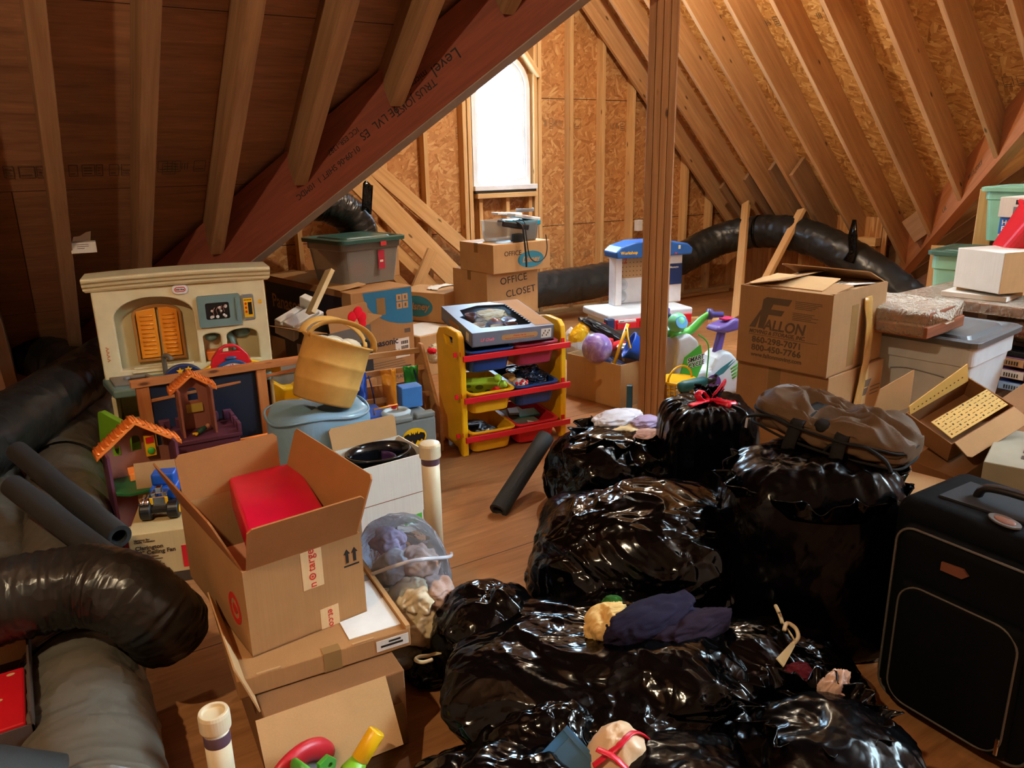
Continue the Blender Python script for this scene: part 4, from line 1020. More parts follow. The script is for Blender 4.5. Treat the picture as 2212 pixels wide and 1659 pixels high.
for a in (0.0, 0.08, 0.16): mb.box((0, a - 0.03, 0.315), (0.018, a + 0.025, 0.36)); mb.box((0.322, a - 0.03, 0.315), (0.34, a + 0.025, 0.36))
mb.build('parapet', M_PLUMP, h2, bevel=0.003)
MB().plate([(0.085, 0.315), (0.235, 0.315), (0.235, 0.54), (0.16, 0.60), (0.085, 0.54)], [archhole(0.14, 0.185, 0.455, 0.52)], 0.012).build('tower_wall', M_MAUVE, h2, Matrix.Translation((0, 0.16, 0)) @ STAND)
B((0.085, 0.02, 0.315), (0.095, 0.15, 0.54)).build('tower_side', M_MAUVE, h2); B((0.228, 0.02, 0.315), (0.238, 0.15, 0.54)).build('tower_side', M_MAUVE, h2)
roof_pair(h2, 0.055, 0.268, 0.16, 0.528, 0.605, 0.09, 0.185)
B((0.125, 0.135, 0.40), (0.20, 0.148, 0.44)).build('printed_feast', plain('feast_print', (196, 168, 70), 0.6), h2)
t = thing('toy_figure', 'tiny toy figure in dark green lying on the plum castle parapet', 'toy figure', (0.56, 3.72, 0.318), R(20))
MB().tube([(0, 0, 0.012), (0.02, 0.005, 0.018), (0.045, 0.01, 0.022)], [0.012, 0.013, 0.010], 12).build('tunic', plain('dark_green_cloth', (30, 70, 44), 0.7), t, smooth=True)
MB().ball((0.062, 0.014, 0.026), 0.012).build('head', plain('toy_skin', (186, 130, 96), 0.6), t, smooth=True)
MB().tube([(0, 0, 0.01), (-0.02, -0.012, 0.008)], 0.006, 10).tube([(0, 0, 0.01), (-0.022, 0.012, 0.008)], 0.006, 10).build('leg', M_YEL, t, smooth=True)
t = thing('lidded_pot', 'small pale toy pot with a green lid below the plum castle', 'toy pot', (0.50, 3.50, 0.0))
MB().lathe([(0.03, 0.0), (0.045, 0.02), (0.045, 0.26), (0.042, 0.265)], 20).build('pot', M_CREAMD, t, smooth=True); MB().lathe([(0.05, 0.265), (0.052, 0.275), (0.045, 0.29), (0, 0.292)], 20).build('lid', M_GREEN, t, smooth=True)
t = thing('red_toy_crate', 'low red toy crate under the plum castle', 'toy', (0.40, 3.52, 0.0)); MB().box((0, 0, 0), (0.09, 0.09, 0.24)).build('body', M_RED, t, bevel=0.004)
t = thing('orange_roof_piece', 'orange tiled toy roof piece lying between the chalkboard and the blue vinyl bag', 'toy', (0.72, 3.62, 0.15), R(2))
rp = B((0, 0, 0), (0.20, 0.16, 0.012)).build('panel', M_ROOFO, t, Matrix.Rotation(R(35), 4, 'X')); mb = MB()
for i in range(6): mb.tube([(0, 0.015 + i * 0.026, 0.013), (0.20, 0.015 + i * 0.026, 0.013)], 0.005, 8)
mb.build('roof_tiles', M_ROOFO, rp, smooth=True, keep=True)

# yellow plastic toy and purple gear behind the play table, seen through its open bay
t = thing('yellow_toy_ramp', 'yellow moulded toy seat behind the open bay of the play table', 'toy', (1.02, 4.22, 0.0), R(-5))
MB().plate([(0, 0), (0.22, 0), (0.22, 0.33), (0.20, 0.36), (0.15, 0.33), (0.10, 0.33), (0.05, 0.37), (0, 0.37)], [], 0.10).build('body', M_YEL, t, Matrix.Translation((0, 0.1, 0)) @ STAND, bevel=0.012, seg=3)
MB().tube([(0.0, -0.01, 0.22), (0.11, -0.02, 0.235), (0.22, -0.01, 0.25)], 0.018, 10).build('ridge', M_YEL, t, smooth=True)
t = thing('purple_gear', 'purple toothed toy wheel behind the chicken basket', 'toy', (1.30, 4.15, 0.30), R(-5))
MB().plate([((0.085 if i % 4 < 2 else 0.072) * math.cos(2 * PI * i / 40), (0.085 if i % 4 < 2 else 0.072) * math.sin(2 * PI * i / 40)) for i in range(40)], [oval(0, 0, 0.02, 0.02, 12)], 0.03).build('wheel', M_PLUMP, t, STAND, bevel=0.003)
MB().box((-0.02, -0.02, -0.30), (0.02, 0.02, -0.08)).build('stand', M_PLUMP, t)
t = thing('grey_toy_tray', 'grey toy tray standing behind the play table bay', 'toy', (1.06, 4.36, 0.0), R(-5))
MB().box((0, 0, 0), (0.24, 0.05, 0.46)).box((0.07, -0.02, 0.38), (0.18, 0.0, 0.44)).build('body', plain('mid_grey_plastic', (128, 124, 116), 0.5), t, bevel=0.01)

# ------------------------------------------------------------------ blue vinyl bag with chicken basket
M_VINYL = clear('blue_vinyl', (150, 190, 215), haze=0.62, rough=0.22, tint=0.75, bump=0.25, bscale=7)
t = thing('vinyl_storage_bag', 'pale blue see-through vinyl storage bag under the chicken basket', 'storage bag', (1.005, 3.28, 0))
mb = MB(); n = 56
for (z, s, rr_) in ((0.0, 0.95, 0.0), (0.02, 1.0, 0), (0.25, 1.04, 0.01), (0.44, 1.02, 0.012), (0.48, 0.98, 0.012), (0.495, 0.90, 0.012), (0.485, 0.5, 0.0), (0.48, 0.02, 0)):
    for k in range(n):
        a = 2 * PI * k / n; sup = (abs(math.cos(a)) ** 3 + abs(math.sin(a)) ** 3) ** (-1 / 3)
        w_ = 1 + 0.03 * math.sin(5 * a + z * 9) + rr_ * math.sin(9 * a)
        mb.v.append(Vector((0.215 * sup * s * math.cos(a) * w_, 0.17 * sup * s * math.sin(a) * w_, z + 0.012 * math.sin(3 * a + 1) * (z > 0.3))))
for i in range(7):
    for k in range(n): mb.face((i * n + k, i * n + (k + 1) % n, (i + 1) * n + (k + 1) % n, (i + 1) * n + k))
mb.build('bag', M_VINYL, t, smooth=True)
MB().tube([(0.222 * (abs(math.cos(a)) ** 3 + abs(math.sin(a)) ** 3) ** (-1 / 3) * math.cos(a), 0.176 * (abs(math.cos(a)) ** 3 + abs(math.sin(a)) ** 3) ** (-1 / 3) * math.sin(a), 0.475 + 0.012 * math.sin(3 * a + 1)) for a in [2 * PI * i / 48 for i in range(49)]], 0.006, 8).build('piping', M_VINYL, t, smooth=True)
t2 = thing('folded_bedding', 'folded grey bedding inside the pale blue vinyl bag', 'bedding', (1.005, 3.28, 0.012))
mb = MB()
for i, (w_, d_) in enumerate(((0.19, 0.14), (0.185, 0.135), (0.18, 0.14), (0.17, 0.13))): mb.box((-w_, -d_, i * 0.105), (w_, d_, i * 0.105 + 0.10))
mb.build('cloth', fabric('grey_bedding', (150, 156, 150)), t2, bevel=0.03, seg=4, smooth=True)

M_TAN = fabric('tan_felt', (206, 158, 84), bs=0.1)
cb = thing('chicken_basket', 'tan chicken shaped bucket with handles tilted on the vinyl bag', 'basket', M=Matrix.Translation((1.02, 3.24, 0.525)) @ Matrix.Rotation(R(22), 4, 'Y') @ Matrix.Rotation(R(-4), 4, 'X'))
pr = [(0.128, 0.0), (0.135, 0.01), (0.146, 0.085), (0.149, 0.09), (0.147, 0.096), (0.15, 0.17), (0.154, 0.176), (0.151, 0.183), (0.150, 0.265), (0.162, 0.275), (0.163, 0.283), (0.152, 0.283), (0.142, 0.20), (0.13, 0.02), (0, 0.02)]
MB().lathe(pr, 40, sx=1.0, sy=0.9).build('bucket', M_TAN, cb, smooth=True)
MB().lathe([(0.143, 0.22), (0.12, 0.235), (0.06, 0.245), (0, 0.25)], 30, sy=0.9).build('dark_filling', fabric('brown_filling', (70, 40, 28)), cb, smooth=True)
for s, y in ((0, -0.05), (1, 0.05)):
    pts = [(0.155 * math.cos(a), y * (0.9 + 0.5 * math.sin(a)), 0.275 + 0.095 * math.sin(a)) for a in [PI * i / 16 for i in range(17)]]
    MB().tube(pts, [0.016] * 17, 10, flat=0.35).build('handle', M_TAN, cb, smooth=True)
mb = MB(); rr = random.Random(8)
for i in range(6): mb.ball((rr.uniform(-0.07, 0.05), rr.uniform(-0.05, 0.05), 0.255 + rr.uniform(0, 0.03)), 0.05, sz=0.6, n=14, m=8)
mb.build('white_cloth', fabric('cream_cloth', (214, 204, 176)), cb, smooth=True)
mb = MB()
for (x, z, r_) in ((0.035, 0.40, 0.022), (0.055, 0.425, 0.024), (0.08, 0.41, 0.022), (0.09, 0.385, 0.018)): mb.ball((x, 0, z), r_, sy=0.35, sz=1.2, n=14, m=8)
mb.build('red_comb', fabric('red_felt', (214, 20, 40)), cb, smooth=True)
MB().ball((0.095, -0.08, 0.315), 0.008, n=10, m=6).build('eye', M_BLACK, cb, smooth=True)

# ------------------------------------------------------------------ wooden sling rack with coloured pockets
M_RACK = wood('rack_pine', (206, 160, 108), (176, 128, 80), knots=False)
rk = thing('toy_rack', 'low wooden rack with coloured hanging pockets left of the yellow bin organiser', 'rack', (1.18, 3.86, 0), R(-6))
MB().plate([(-0.20, 0), (0.19, 0), (0.17, 0.50), (0.10, 0.56), (0.05, 0.56), (-0.13, 0.30), (-0.20, 0.22)], [], 0.018).build('end_panel', M_RACK, rk, Matrix.Translation((0.62, 0, 0)) @ Matrix.Rotation(PI / 2, 4, 'Z') @ STAND, bevel=0.003)
MB().plate([(-0.20, 0), (0.19, 0), (0.17, 0.50), (0.10, 0.56), (0.05, 0.56), (-0.13, 0.30), (-0.20, 0.22)], [], 0.018).build('end_panel', M_RACK, rk, Matrix.Translation((0.0, 0, 0)) @ Matrix.Rotation(PI / 2, 4, 'Z') @ STAND, bevel=0.003)
for (y, z) in ((0.08, 0.52), (0.01, 0.44), (-0.05, 0.30), (-0.12, 0.20), (-0.17, 0.09)):
    rail(rk, (0.0, y, z), (0.62, y, z), 0.018, 0.03, M_RACK, name='rail')
B((0.0, 0.10, 0.03), (0.62, 0.115, 0.34)).build('back_board', M_RACK, rk)
def pocket(x, col, nm, y0=0.0, z0=0.46, w_=0.085, h_=0.17, label=None):
    m_ = film(nm, col, 0.35, fine=40, coarse=14, bs=0.4)
    mb = MB()
    mb.grid(lambda u, v: (x + (u - 0.5) * w_ * (1 - 0.2 * v), y0 - 0.05 * math.sin(PI * u) * (0.3 + v) - 0.02 * v + 0.008 * noise.noise(Vector((u * 5, v * 6, x * 9))), z0 - h_ * v + 0.012 * noise.noise(Vector((u * 7, x * 20, v * 3)))), 12, 14)
    return mb.build('pocket', m_, rk, smooth=True, solid=0.004)
pocket(0.24, (20, 80, 200), 'blue_pocket'); pocket(0.40, (240, 170, 50), 'orange_pocket', h_=0.20, y0=-0.02); pocket(0.535, (30, 170, 60), 'green_pocket', h_=0.24); pocket(0.13, (214, 60, 120), 'pink_ribbon', w_=0.03, h_=0.16, y0=-0.03, z0=0.40)
for x in (0.29, 0.14, 0.55): MB().tube(spline([(x, -0.02, 0.44), (x + 0.01, -0.06, 0.33), (x + 0.004, -0.09, 0.22)], 5), 0.004, 8).build('strap', plain('navy_strap', (24, 40, 110), 0.6), rk, smooth=True)

# batman play set and the white carton of bins
bt = thing('grey_playset', 'grey castle playset with a yellow oval bat emblem behind the white carton', 'playset', (1.30, 3.24, 0), R(-4))
M_BGREY = plain('slate_grey_plastic', (112, 122, 124), 0.5)
MB().box((0.06, 0, 0), (0.27, 0.22, 0.35)).box((0.055, -0.01, 0.35), (0.15, 0.22, 0.375)).box((0.17, 0.0, 0.35), (0.27, 0.05, 0.378)).build('tower', M_BGREY, bt, bevel=0.008)
MB().lathe([(0.058, 0.36), (0.062, 0.378), (0.05, 0.39), (0.04, 0.38), (0.04, 0.36)], 24, Matrix.Translation((0.10, 0.09, 0)), sx=1.2).build('ring_deck', plain('pale_slate_plastic', (170, 190, 200), 0.45), bt, smooth=True)
em = MB().plate(oval(0.155, 0.265, 0.062, 0.046, 32), [], 0.002).build('emblem', M_YEL, bt, Matrix.Translation((0, -0.0, 0)) @ STAND)
bat = [(0, .30), (.05, .34), (.09, .55), (.14, .36), (.32, .62), (.30, .38), (.42, .30), (.55, .48), (.9, .35), (.98, .05), (.82, -.38), (.62, -.18), (.46, -.40), (.25, -.24), (0, -.70)]
bat = [(x, y) for x, y in bat] + [(-x, y) for x, y in bat[-2:0:-1]]
MB().plate([(0.155 + x * 0.056, 0.262 + y * 0.052) for x, y in bat], [], 0.002).build('bat_mark', M_BLACK, em, Matrix.Translation((0, -0.002, 0)) @ STAND)
B((-0.12, 0.08, 0.0), (0.07, 0.30, 0.36)).build('wing', M_BGREY, bt, bevel=0.008)
B((-0.11, 0.09, 0.345), (0.06, 0.29, 0.372)).build('blue_deck', M_BLUE, bt, bevel=0.003)
MB().box((0.16, 0.16, 0.36), (0.27, 0.24, 0.47)).build('blue_tower', plain('steel_blue_plastic', (60, 120, 190), 0.4), bt, bevel=0.006)
MB().tube([(0.0, 0.12, 0.372), (0.0, 0.12, 0.40), (0.12, 0.12, 0.405), (0.12, 0.12, 0.372)], 0.004, 8).build('orange_guardrail', M_ORANGE, bt, smooth=True)
MB().lathe([(0.03, 0.372), (0.032, 0.385), (0.022, 0.392), (0.02, 0.372)], 20, Matrix.Translation((0.11, 0.16, 0))).build('red_turret', M_RED, bt, smooth=True)

wb = carton('white carton with a green printed mark, half hidden behind the open kraft carton', (1.00, 2.80, 0), R(4), 0.335, 0.27, 0.345, M_WHITECARD, flaps={'B': (12, 0.10)}, inner=M_CARD2)
patch(wb, 0.22, 0.035, 0.285, 0.075, M_GREEN, 'green_mark'); patch(wb, 0.20, 0.035, 0.212, 0.075, M_GREEN, 'green_mark')
mb = MB()
for i in range(8): mb.box((0.292, -0.001, 0.04 + i * 0.006), (0.302, 0.0, 0.043 + i * 0.006))
mb.build('printed_barcode', M_INK, wb)
mb = MB()
for i in range(5): mb.box((0.06 + i * 0.022, -0.001, 0.028), (0.074 + i * 0.022, 0.0, 0.055))
mb.build('printed_letters', M_INK, wb)
patch(wb, 0.0, 0.172, 0.335, 0.175, M_CARDD, 'fold_line')
tub = thing('black_tub', 'glossy black oval tub standing in the white carton', 'tub', (1.15, 2.938, 0.06))
MB().lathe([(0, 0.0), (0.12, 0.0), (0.15, 0.24), (0.156, 0.285), (0.162, 0.288), (0.162, 0.296), (0.152, 0.296), (0.143, 0.25), (0.115, 0.02), (0, 0.02)], 44, sx=0.9, sy=0.72).build('tub', plain('gloss_black_plastic', (14, 18, 22), 0.12), tub, smooth=True)
pb = thing('purple_toy', 'dark purple curved toy pieces lying inside the black tub', 'toy', (1.15, 2.938, 0.24))
for i, (a, z) in enumerate(((0.3, 0.045), (1.0, 0.065))):
    MB().grid(lambda u, v: (0.085 * math.cos(-2.2 + u * 2.2 + a) * (1 - 0.15 * i), 0.075 * math.sin(-2.2 + u * 2.2 + a), z + v * 0.05 - 0.03), 16, 3).build('curved_panel', plain('deep_purple_plastic', (70, 44, 96), 0.35), pb, smooth=True, solid=0.006)
# ------------------------------------------------------------------ boxes behind the toys
M_TVBLUE = plain('print_blue', (30, 108, 150), 0.6)
M_TVNAVY = plain('print_navy', (28, 34, 56), 0.6)
pn = Vector((1.81, 4.93, 0))
tv = carton('very long brown television carton with a blue quarter circle, behind the toys', pn, R(10), 0.50, 1.30, 0.70, M_CARD, tape=False)
patch(tv, 0.12, 0.22, 1.30, 0.66, M_TVNAVY, 'printed_panel', side='L')
txt(tv, 'Panasonic', M_CARD2, 0.15, (-0.0015, 1.20, 0.47), LEFT, bold=0.002)
MB().plate([(0.50, 0.69)] + [(0.10, 0.69)] + [(0.50 - 0.40 * math.cos(R(a)), 0.69 - 0.26 * math.sin(R(a))) for a in range(10, 91, 10)], [], 0.001).build('printed_quarter_circle', M_TVBLUE, tv, Matrix.Translation((-0.004, 0, 0)) @ STAND)
txt(tv, 'Panasonic', M_TVNAVY, 0.066, (0.10, -0.0015, 0.30), FRONT, bold=0.0012)
txt(tv, 'TH-50PC77U', M_INKG, 0.048, (0.10, -0.0015, 0.225), FRONT)
txt(tv, 'HDTV  PLASMA', M_INKG, 0.036, (0.20, -0.0015, 0.04), FRONT, bold=0.0008)
lines(tv, 0.10, 0.18, 0.34, 5, 0.018, 0.004, M_INKG, seed=5); lines(tv, 0.08, 0.095, 0.15, 1, 0.02, 0.008, M_INK, seed=1, vary=False); lines(tv, 0.28, 0.115, 0.18, 1, 0.02, 0.008, M_INK, vary=False)
lb = patch(tv, 0.335, 0.19, 0.455, 0.33, M_WHITECARD, 'shipping_label', y=-0.0012)
mb = MB()
for z in (0.285, 0.25, 0.215):
    for i in range(11): mb.box((0.385 + i * 0.0055, -0.0022, z), (0.385 + i * 0.0055 + (0.002 if i % 3 else 0.0035), -0.0012, z + 0.024))
mb.build('printed_barcode', M_INK, lb)
for i in range(2):
    for j in range(2):
        s_ = patch(tv, 0.365 + i * 0.052, 0.60 - j * 0.055, 0.41 + i * 0.052, 0.648 - j * 0.055, M_CARD2, 'handling_symbol', y=-0.0022)
        MB().box((0.380 + i * 0.052, -0.0030, 0.612 - j * 0.055), (0.394 + i * 0.052, -0.0022, 0.636 - j * 0.055)).build('symbol_mark', M_INKG, s_)
patch(tv, 0.20, 0.52, 0.27, 0.64, M_TAPE, 'packing_tape', y=-0.0022)
patch(tv, 0.42, 0.365, 0.47, 0.395, M_INKG, 'printed_stamp'); patch(tv, 0.03, 0.59, 0.07, 0.62, M_INKG, 'printed_stamp')
MB().plate([(0, 0), (1.15, 0), (1.13, 0.22), (0.03, 0.23)], [], 0.005).build('flap', M_CARD2, tv, Matrix.Translation((0.0, 1.28, 0.703)) @ Matrix.Rotation(-PI / 2, 4, 'Z') @ Matrix.Rotation(R(5), 4, 'X'))

# clear storage tote on top
def tote(label, loc, rz, w, d, h, body, lidm, taper=0.06, lid_h=0.04, name='storage_tote', group=None, lid=True, lip=0.02, rad=0.05):
    o = thing(name, label, 'storage bin', loc, rz, group)
    mb = MB(); n = 5
    def ring(s, z):
        x0, y0 = w * (1 - s) / 2, d * (1 - s) / 2
        return [(x, y, z) for x, y in rrect(x0, y0, w - x0, d - y0, rad, n)]
    rings = [ring(1 - taper * 2 / w * 0.5 - taper, 0.012), ring(1 - taper * 1.6, 0.0)]
    rings = [ring(1 - taper * 2, 0.0), ring(1 - taper * 1.9, 0.01), ring(1 - taper * 0.3, h * 0.80), ring(1 + lip, h * 0.80 + 0.004), ring(1 + lip, h * 0.97), ring(1 + lip * 1.6, h)]
    L = len(rings[0])
    for r_ in rings: mb.v += [Vector(p) for p in r_]
    for i in range(len(rings) - 1):
        for k in range(L): mb.face((i * L + k, i * L + (k + 1) % L, (i + 1) * L + (k + 1) % L, (i + 1) * L + k))
    mb.face(list(range(L))[::-1])
    mb.build('tub', body, o, smooth=False, bevel=0.003)
    if lid:
        mb = MB(); e = 0.02
        lr = [(0.0, h - 0.012, e + 0.012), (0, h + lid_h * 0.35, e + 0.014), (0, h + lid_h * 0.5, e), (0, h + lid_h * 0.5, e - 0.02), (0, h + lid_h * 0.15, e - 0.04), (0, h + lid_h * 0.15, e - 0.06), (0, h + lid_h * 0.6, e - 0.075), (0, h + lid_h * 0.7, -0.12)]
        rings = [[(x, y, z) for x, y in rrect(-s, -s, w + s, d + s, rad, n)] for _, z, s in lr]
        for r_ in rings: mb.v += [Vector(p) for p in r_]
        for i in range(len(rings) - 1):
            for k in range(L): mb.face((i * L + k, i * L + (k + 1) % L, (i + 1) * L + (k + 1) % L, (i + 1) * L + k))
        mb.face([(len(rings) - 1) * L + k for k in range(L)])
        mb.build('lid', lidm, o, bevel=0.002)
    return o
M_TOTE = clear('milky_tote', (222, 226, 226), haze=0.24, rough=0.3, tint=0.92)
tt = tote('clear storage tote with a dark green lid on the long television carton', (1.86, 5.16, 0.705), R(14), 0.52, 0.46, 0.31, M_TOTE, plain('dark_green_lid', (52, 92, 84), 0.28), taper=0.07)
patch(tt, 0.30, 0.10, 0.355, 0.235, plain('red_label', (170, 30, 60), 0.5), 'red_label', y=-0.006)
patch(tt, 0.312, 0.15, 0.34, 0.165, M_WHITECARD, 'label_text', y=-0.008); patch(tt, 0.31, 0.268, 0.36, 0.318, plain('red_sticker', (200, 50, 60), 0.5), 'red_sticker', y=-0.032)
mb = MB(); rr = random.Random(3)
inside = thing('tote_contents', 'pinkish toys and packing inside the clear green-lidded tote', 'toys', (2.0, 5.30, 0.72), R(14)); inside['kind'] = 'stuff'
for i, c in enumerate(((0.08, 0.10, 0.06, 0.07), (0.2, 0.12, 0.05, 0.06), (0.30, 0.08, 0.09, 0.10), (0.15, 0.2, 0.07, 0.08), (0.05, 0.06, 0.10, 0.06))):
    MB().ball((c[0], c[1], c[2] + 0.0), c[3], n=16, m=10).build('toy_lump', plain('lump_%s' % 'abcde'[i], [(190, 90, 60), (196, 170, 150), (180, 130, 110), (120, 100, 90), (200, 60, 60)][i], 0.7), inside, smooth=True)
B((0.22, 0.0, 0.0), (0.40, 0.22, 0.20)).build('packed_box', M_CARD2, inside, bevel=0.004)

# open grey printed carton full of white foam
M_GREYCARD = plain('printed_grey_card', (96, 92, 86), 0.65); M_DKCARD = plain('printed_dark_card', (38, 42, 48), 0.6)
oc = carton('open grey printed carton stuffed with white foam and a pale wood block', (1.53, 4.60, 0.16), R(22), 0.36, 0.44, 0.36, M_GREYCARD, flaps={'F': (-6, 0.15), 'R': (75, 0.13), 'L': (78, 0.13)}, inner=M_CARD)
patch(oc, 0.005, 0.0, 0.36, 0.25, M_DKCARD, 'printed_panel'); patch(oc, 0.06, 0.03, 0.12, 0.20, M_GREYCARD, 'packing_tape', side='L'); patch(oc, 0.22, 0.17, 0.32, 0.26, M_WHITECARD, 'printed_mark', side='L')
lines(oc, 0.05, 0.23, 0.26, 4, 0.025, 0.007, M_WHITECARD, seed=8, y=-0.0022); lines(oc, 0.05, 0.12, 0.10, 3, 0.018, 0.005, M_WHITECARD, seed=9, y=-0.0022)
patch(oc, 0.06, 0.02, 0.10, 0.06, M_WHITECARD, 'printed_icon', y=-0.0022)
B((-0.10, -0.02, -0.16), (0.36, 0.42, -0.005)).build('support_box', M_CARD, thing('kraft_carton', 'low kraft carton under the open grey printed carton', 'box', (1.53, 4.60, 0.16), R(22)), bevel=0.004)
foamw = plain('white_foam', (232, 236, 236), 0.6)
t = thing('foam_insert', 'ridged white foam insert sticking out of the open grey carton', 'foam', M=Matrix.Translation((1.38, 4.86, 0.44)) @ Matrix.Rotation(R(28), 4, 'Z') @ Matrix.Rotation(R(-14), 4, 'Y') @ Matrix.Rotation(R(18), 4, 'X'))
MB().box((0, 0, 0), (0.30, 0.16, 0.09)).box((0, 0, 0.09), (0.26, 0.09, 0.12)).box((0.24, 0.06, 0.09), (0.30, 0.16, 0.17)).box((0, 0.11, 0.09), (0.22, 0.16, 0.11)).build('foam', foamw, t, bevel=0.008, seg=3)
t = thing('foam_insert', 'small white foam insert at the right end of the open grey carton', 'foam', M=Matrix.Translation((1.72, 4.86, 0.46)) @ Matrix.Rotation(R(24), 4, 'Z') @ Matrix.Rotation(R(-10), 4, 'X'))
MB().box((0, 0, 0), (0.17, 0.12, 0.07)).box((0.04, 0.02, 0.07), (0.13, 0.10, 0.10)).build('foam', foamw, t, bevel=0.008, seg=3)
a, b_ = GY(660, 645, 4.80), GY(700, 590, 4.90)
lumber('wood_block', a - Vector((0, 0, 0.1)), b_ + Vector((0.02, 0, 0.01)), 0.03, 0.085, plain('pale_foam_strip', (222, 206, 160), 0.6), (0.3, -1, 0.4), 'pale cream foam strip leaning in the open grey carton', 'foam')

# low carton, its top painted window-white, and the blue oval carton
M_LID = cardboard('pale_card_top', (214, 186, 150), 0.06)
wl = carton('low brown carton with a top painted pale like window light, under the blue oval carton', (2.35, 5.02, 0), R(14), 0.52, 0.60, 0.31, M_CARD2, group=None)
patch(wl, 0.02, 0.02, 0.40, 0.40, M_WHITECARD, 'white_top_sheet', side='T', w=0.311)  # white sheet paints the window light on the carton top
def oval_logo(parent, M, rx, ry):
    o = MB().plate(oval(0, 0, rx, ry, 40), [], 0.001).build('printed_oval', plain('oval_blue', (46, 130, 160), 0.6), parent, M @ STAND)
    t_ = txt(parent, 'Disney', M_CARD2, ry * 0.95, (0, 0, 0), (0, 0, 0), shear=0.25, align='CENTER', bold=0.002)
    t_.matrix_local = M @ Matrix.Translation((0, -0.0016, -ry * 0.30)) @ Euler(FRONT).to_matrix().to_4x4()
    return o
dl = carton('brown carton with a blue oval on its left side, on a low pale-topped carton', (2.72, 5.33, 0.315), R(31), 0.36, 0.46, 0.235, M_CARD2, tape=False)
oval_logo(dl, Matrix.Translation((-0.0005, 0.26, 0.12)) @ Matrix.Rotation(-PI / 2, 4, 'Z'), 0.15, 0.085)
MB().grid(lambda u, v: (0.10 + u * 0.28, 0.12 + v * 0.10 + 0.05 * math.sin(u * 3), 0.242 + 0.018 * abs(noise.noise(Vector((u * 5, v * 4, 1))))), 16, 8).build('crumpled_tape', M_WHITECARD, dl, smooth=True, solid=0.002)
# office stack
ob = Vector((2.87, 4.90, 0))
oA = carton('lowest brown carton of the three-box stack under the window', ob + Vector((0.0, 0.04, 0)), R(4), 0.44, 0.50, 0.40, M_CARD2)
oB = carton('brown carton with handwritten OFFICE CLOSET, middle of the three-box stack', ob + Vector((0.0, 0.02, 0.401)), R(2), 0.47, 0.50, 0.335, M_CARD2)
M_PEN = plain('marker_ink', (40, 34, 44), 0.6)
for s, x, z in (('OFFICE', 0.13, 0.24), ('CLOSET', 0.18, 0.14)):
    t_ = txt(oB, s, M_PEN, 0.075, (x - 0.01, -0.0012, z), (PI / 2, R(-5), 0), space=1.05)
oC = carton('brown carton with a blue oval on its front, topmost of the three-box stack', ob + Vector((0.02, -0.05, 0.737)), R(5), 0.54, 0.44, 0.215, M_CARD2)
oval_logo(oC, Matrix.Translation((0.35, -0.0005, 0.085)), 0.125, 0.062)
txt(oC, 'OFFICE', M_PEN, 0.05, (0.10, -0.0012, 0.125), FRONT)
# electronics bin on top
el = thing('clear_bin', 'clear plastic bin of cables and electronics on the three-box stack', 'storage bin', ob + Vector((0.12, 0.0, 0.953)), R(4))
mb = MB(); rg = [rrect(0.01, 0.01, 0.36, 0.27, 0.06), rrect(0.0, 0.0, 0.37, 0.28, 0.065), rrect(-0.012, -0.012, 0.382, 0.292, 0.07)]
L = len(rg[0])
for r_, z in zip(rg, (0, 0.02, 0.155)): mb.v += [Vector((x, y, z)) for x, y in r_]
for i in range(2):
    for k in range(L): mb.face((i * L + k, i * L + (k + 1) % L, (i + 1) * L + (k + 1) % L, (i + 1) * L + k))
mb.face(list(range(L))[::-1]); mb.build('bin', M_TOTE, el, smooth=True)
B((0.20, -0.002, 0.115), (0.375, 0.27, 0.15)).build('blue_rim', plain('turquoise_plastic', (20, 150, 190), 0.35), el, bevel=0.006)
t = thing('modem', 'small black cable modem sticking out of the clear electronics bin', 'modem', M=Matrix.Translation(ob + Vector((0.13, -0.01, 1.075))) @ Matrix.Rotation(R(-8), 4, 'Z') @ Matrix.Rotation(R(10), 4, 'Y'))
B((0, 0, 0), (0.22, 0.12, 0.045)).build('case', M_BLACK, t, bevel=0.012, seg=3); B((0.02, 0.01, 0.0455), (0.18, 0.10, 0.05)).build('blue_top', plain('turquoise_plastic', (20, 150, 190), 0.35), t, bevel=0.003)
t = thing('router', 'flat white router lying on top of the electronics bin', 'router', M=Matrix.Translation(ob + Vector((0.26, 0.02, 1.135))) @ Matrix.Rotation(R(10), 4, 'Y') @ Matrix.Rotation(R(6), 4, 'Z'))
B((0, 0, 0), (0.25, 0.17, 0.028)).build('case', M_WHITE, t, bevel=0.008, seg=3)
t = thing('keyboard_tray', 'thin white keyboard lying flat behind the black modem', 'keyboard', M=Matrix.Translation(ob + Vector((0.17, 0.12, 1.15))) @ Matrix.Rotation(R(3), 4, 'Y'))
B((0, 0, 0), (0.22, 0.10, 0.018)).build('case', M_WHITE, t, bevel=0.004)
def cable(label, pts, r=0.004, mat=None, n=8, name='cable'):
    o = thing(name, label, 'cable', pts[0]); P = [Vector(p) - Vector(pts[0]) for p in spline(pts, n)]
    MB().tube(P, r, 10).build('lead', mat or M_CABLE, o, smooth=True); return o
e0 = ob + Vector((0.02, -0.06, 0))
cable('black cable drooping in a loop over the topmost oval carton', [e0 + Vector(p) for p in ((0.26, 0.06, 1.12), (0.27, 0.0, 1.10), (0.275, -0.018, 0.98), (0.30, -0.02, 0.85), (0.36, -0.02, 0.805), (0.44, -0.012, 0.83), (0.465, -0.01, 0.90), (0.46, 0.0, 1.0))])
cable('thicker black lead hanging straight over the oval of the topmost carton', [e0 + Vector(p) for p in ((0.22, 0.08, 1.11), (0.245, 0.0, 1.08), (0.25, -0.02, 1.0), (0.262, -0.026, 0.86), (0.268, -0.022, 0.775))], 0.007)
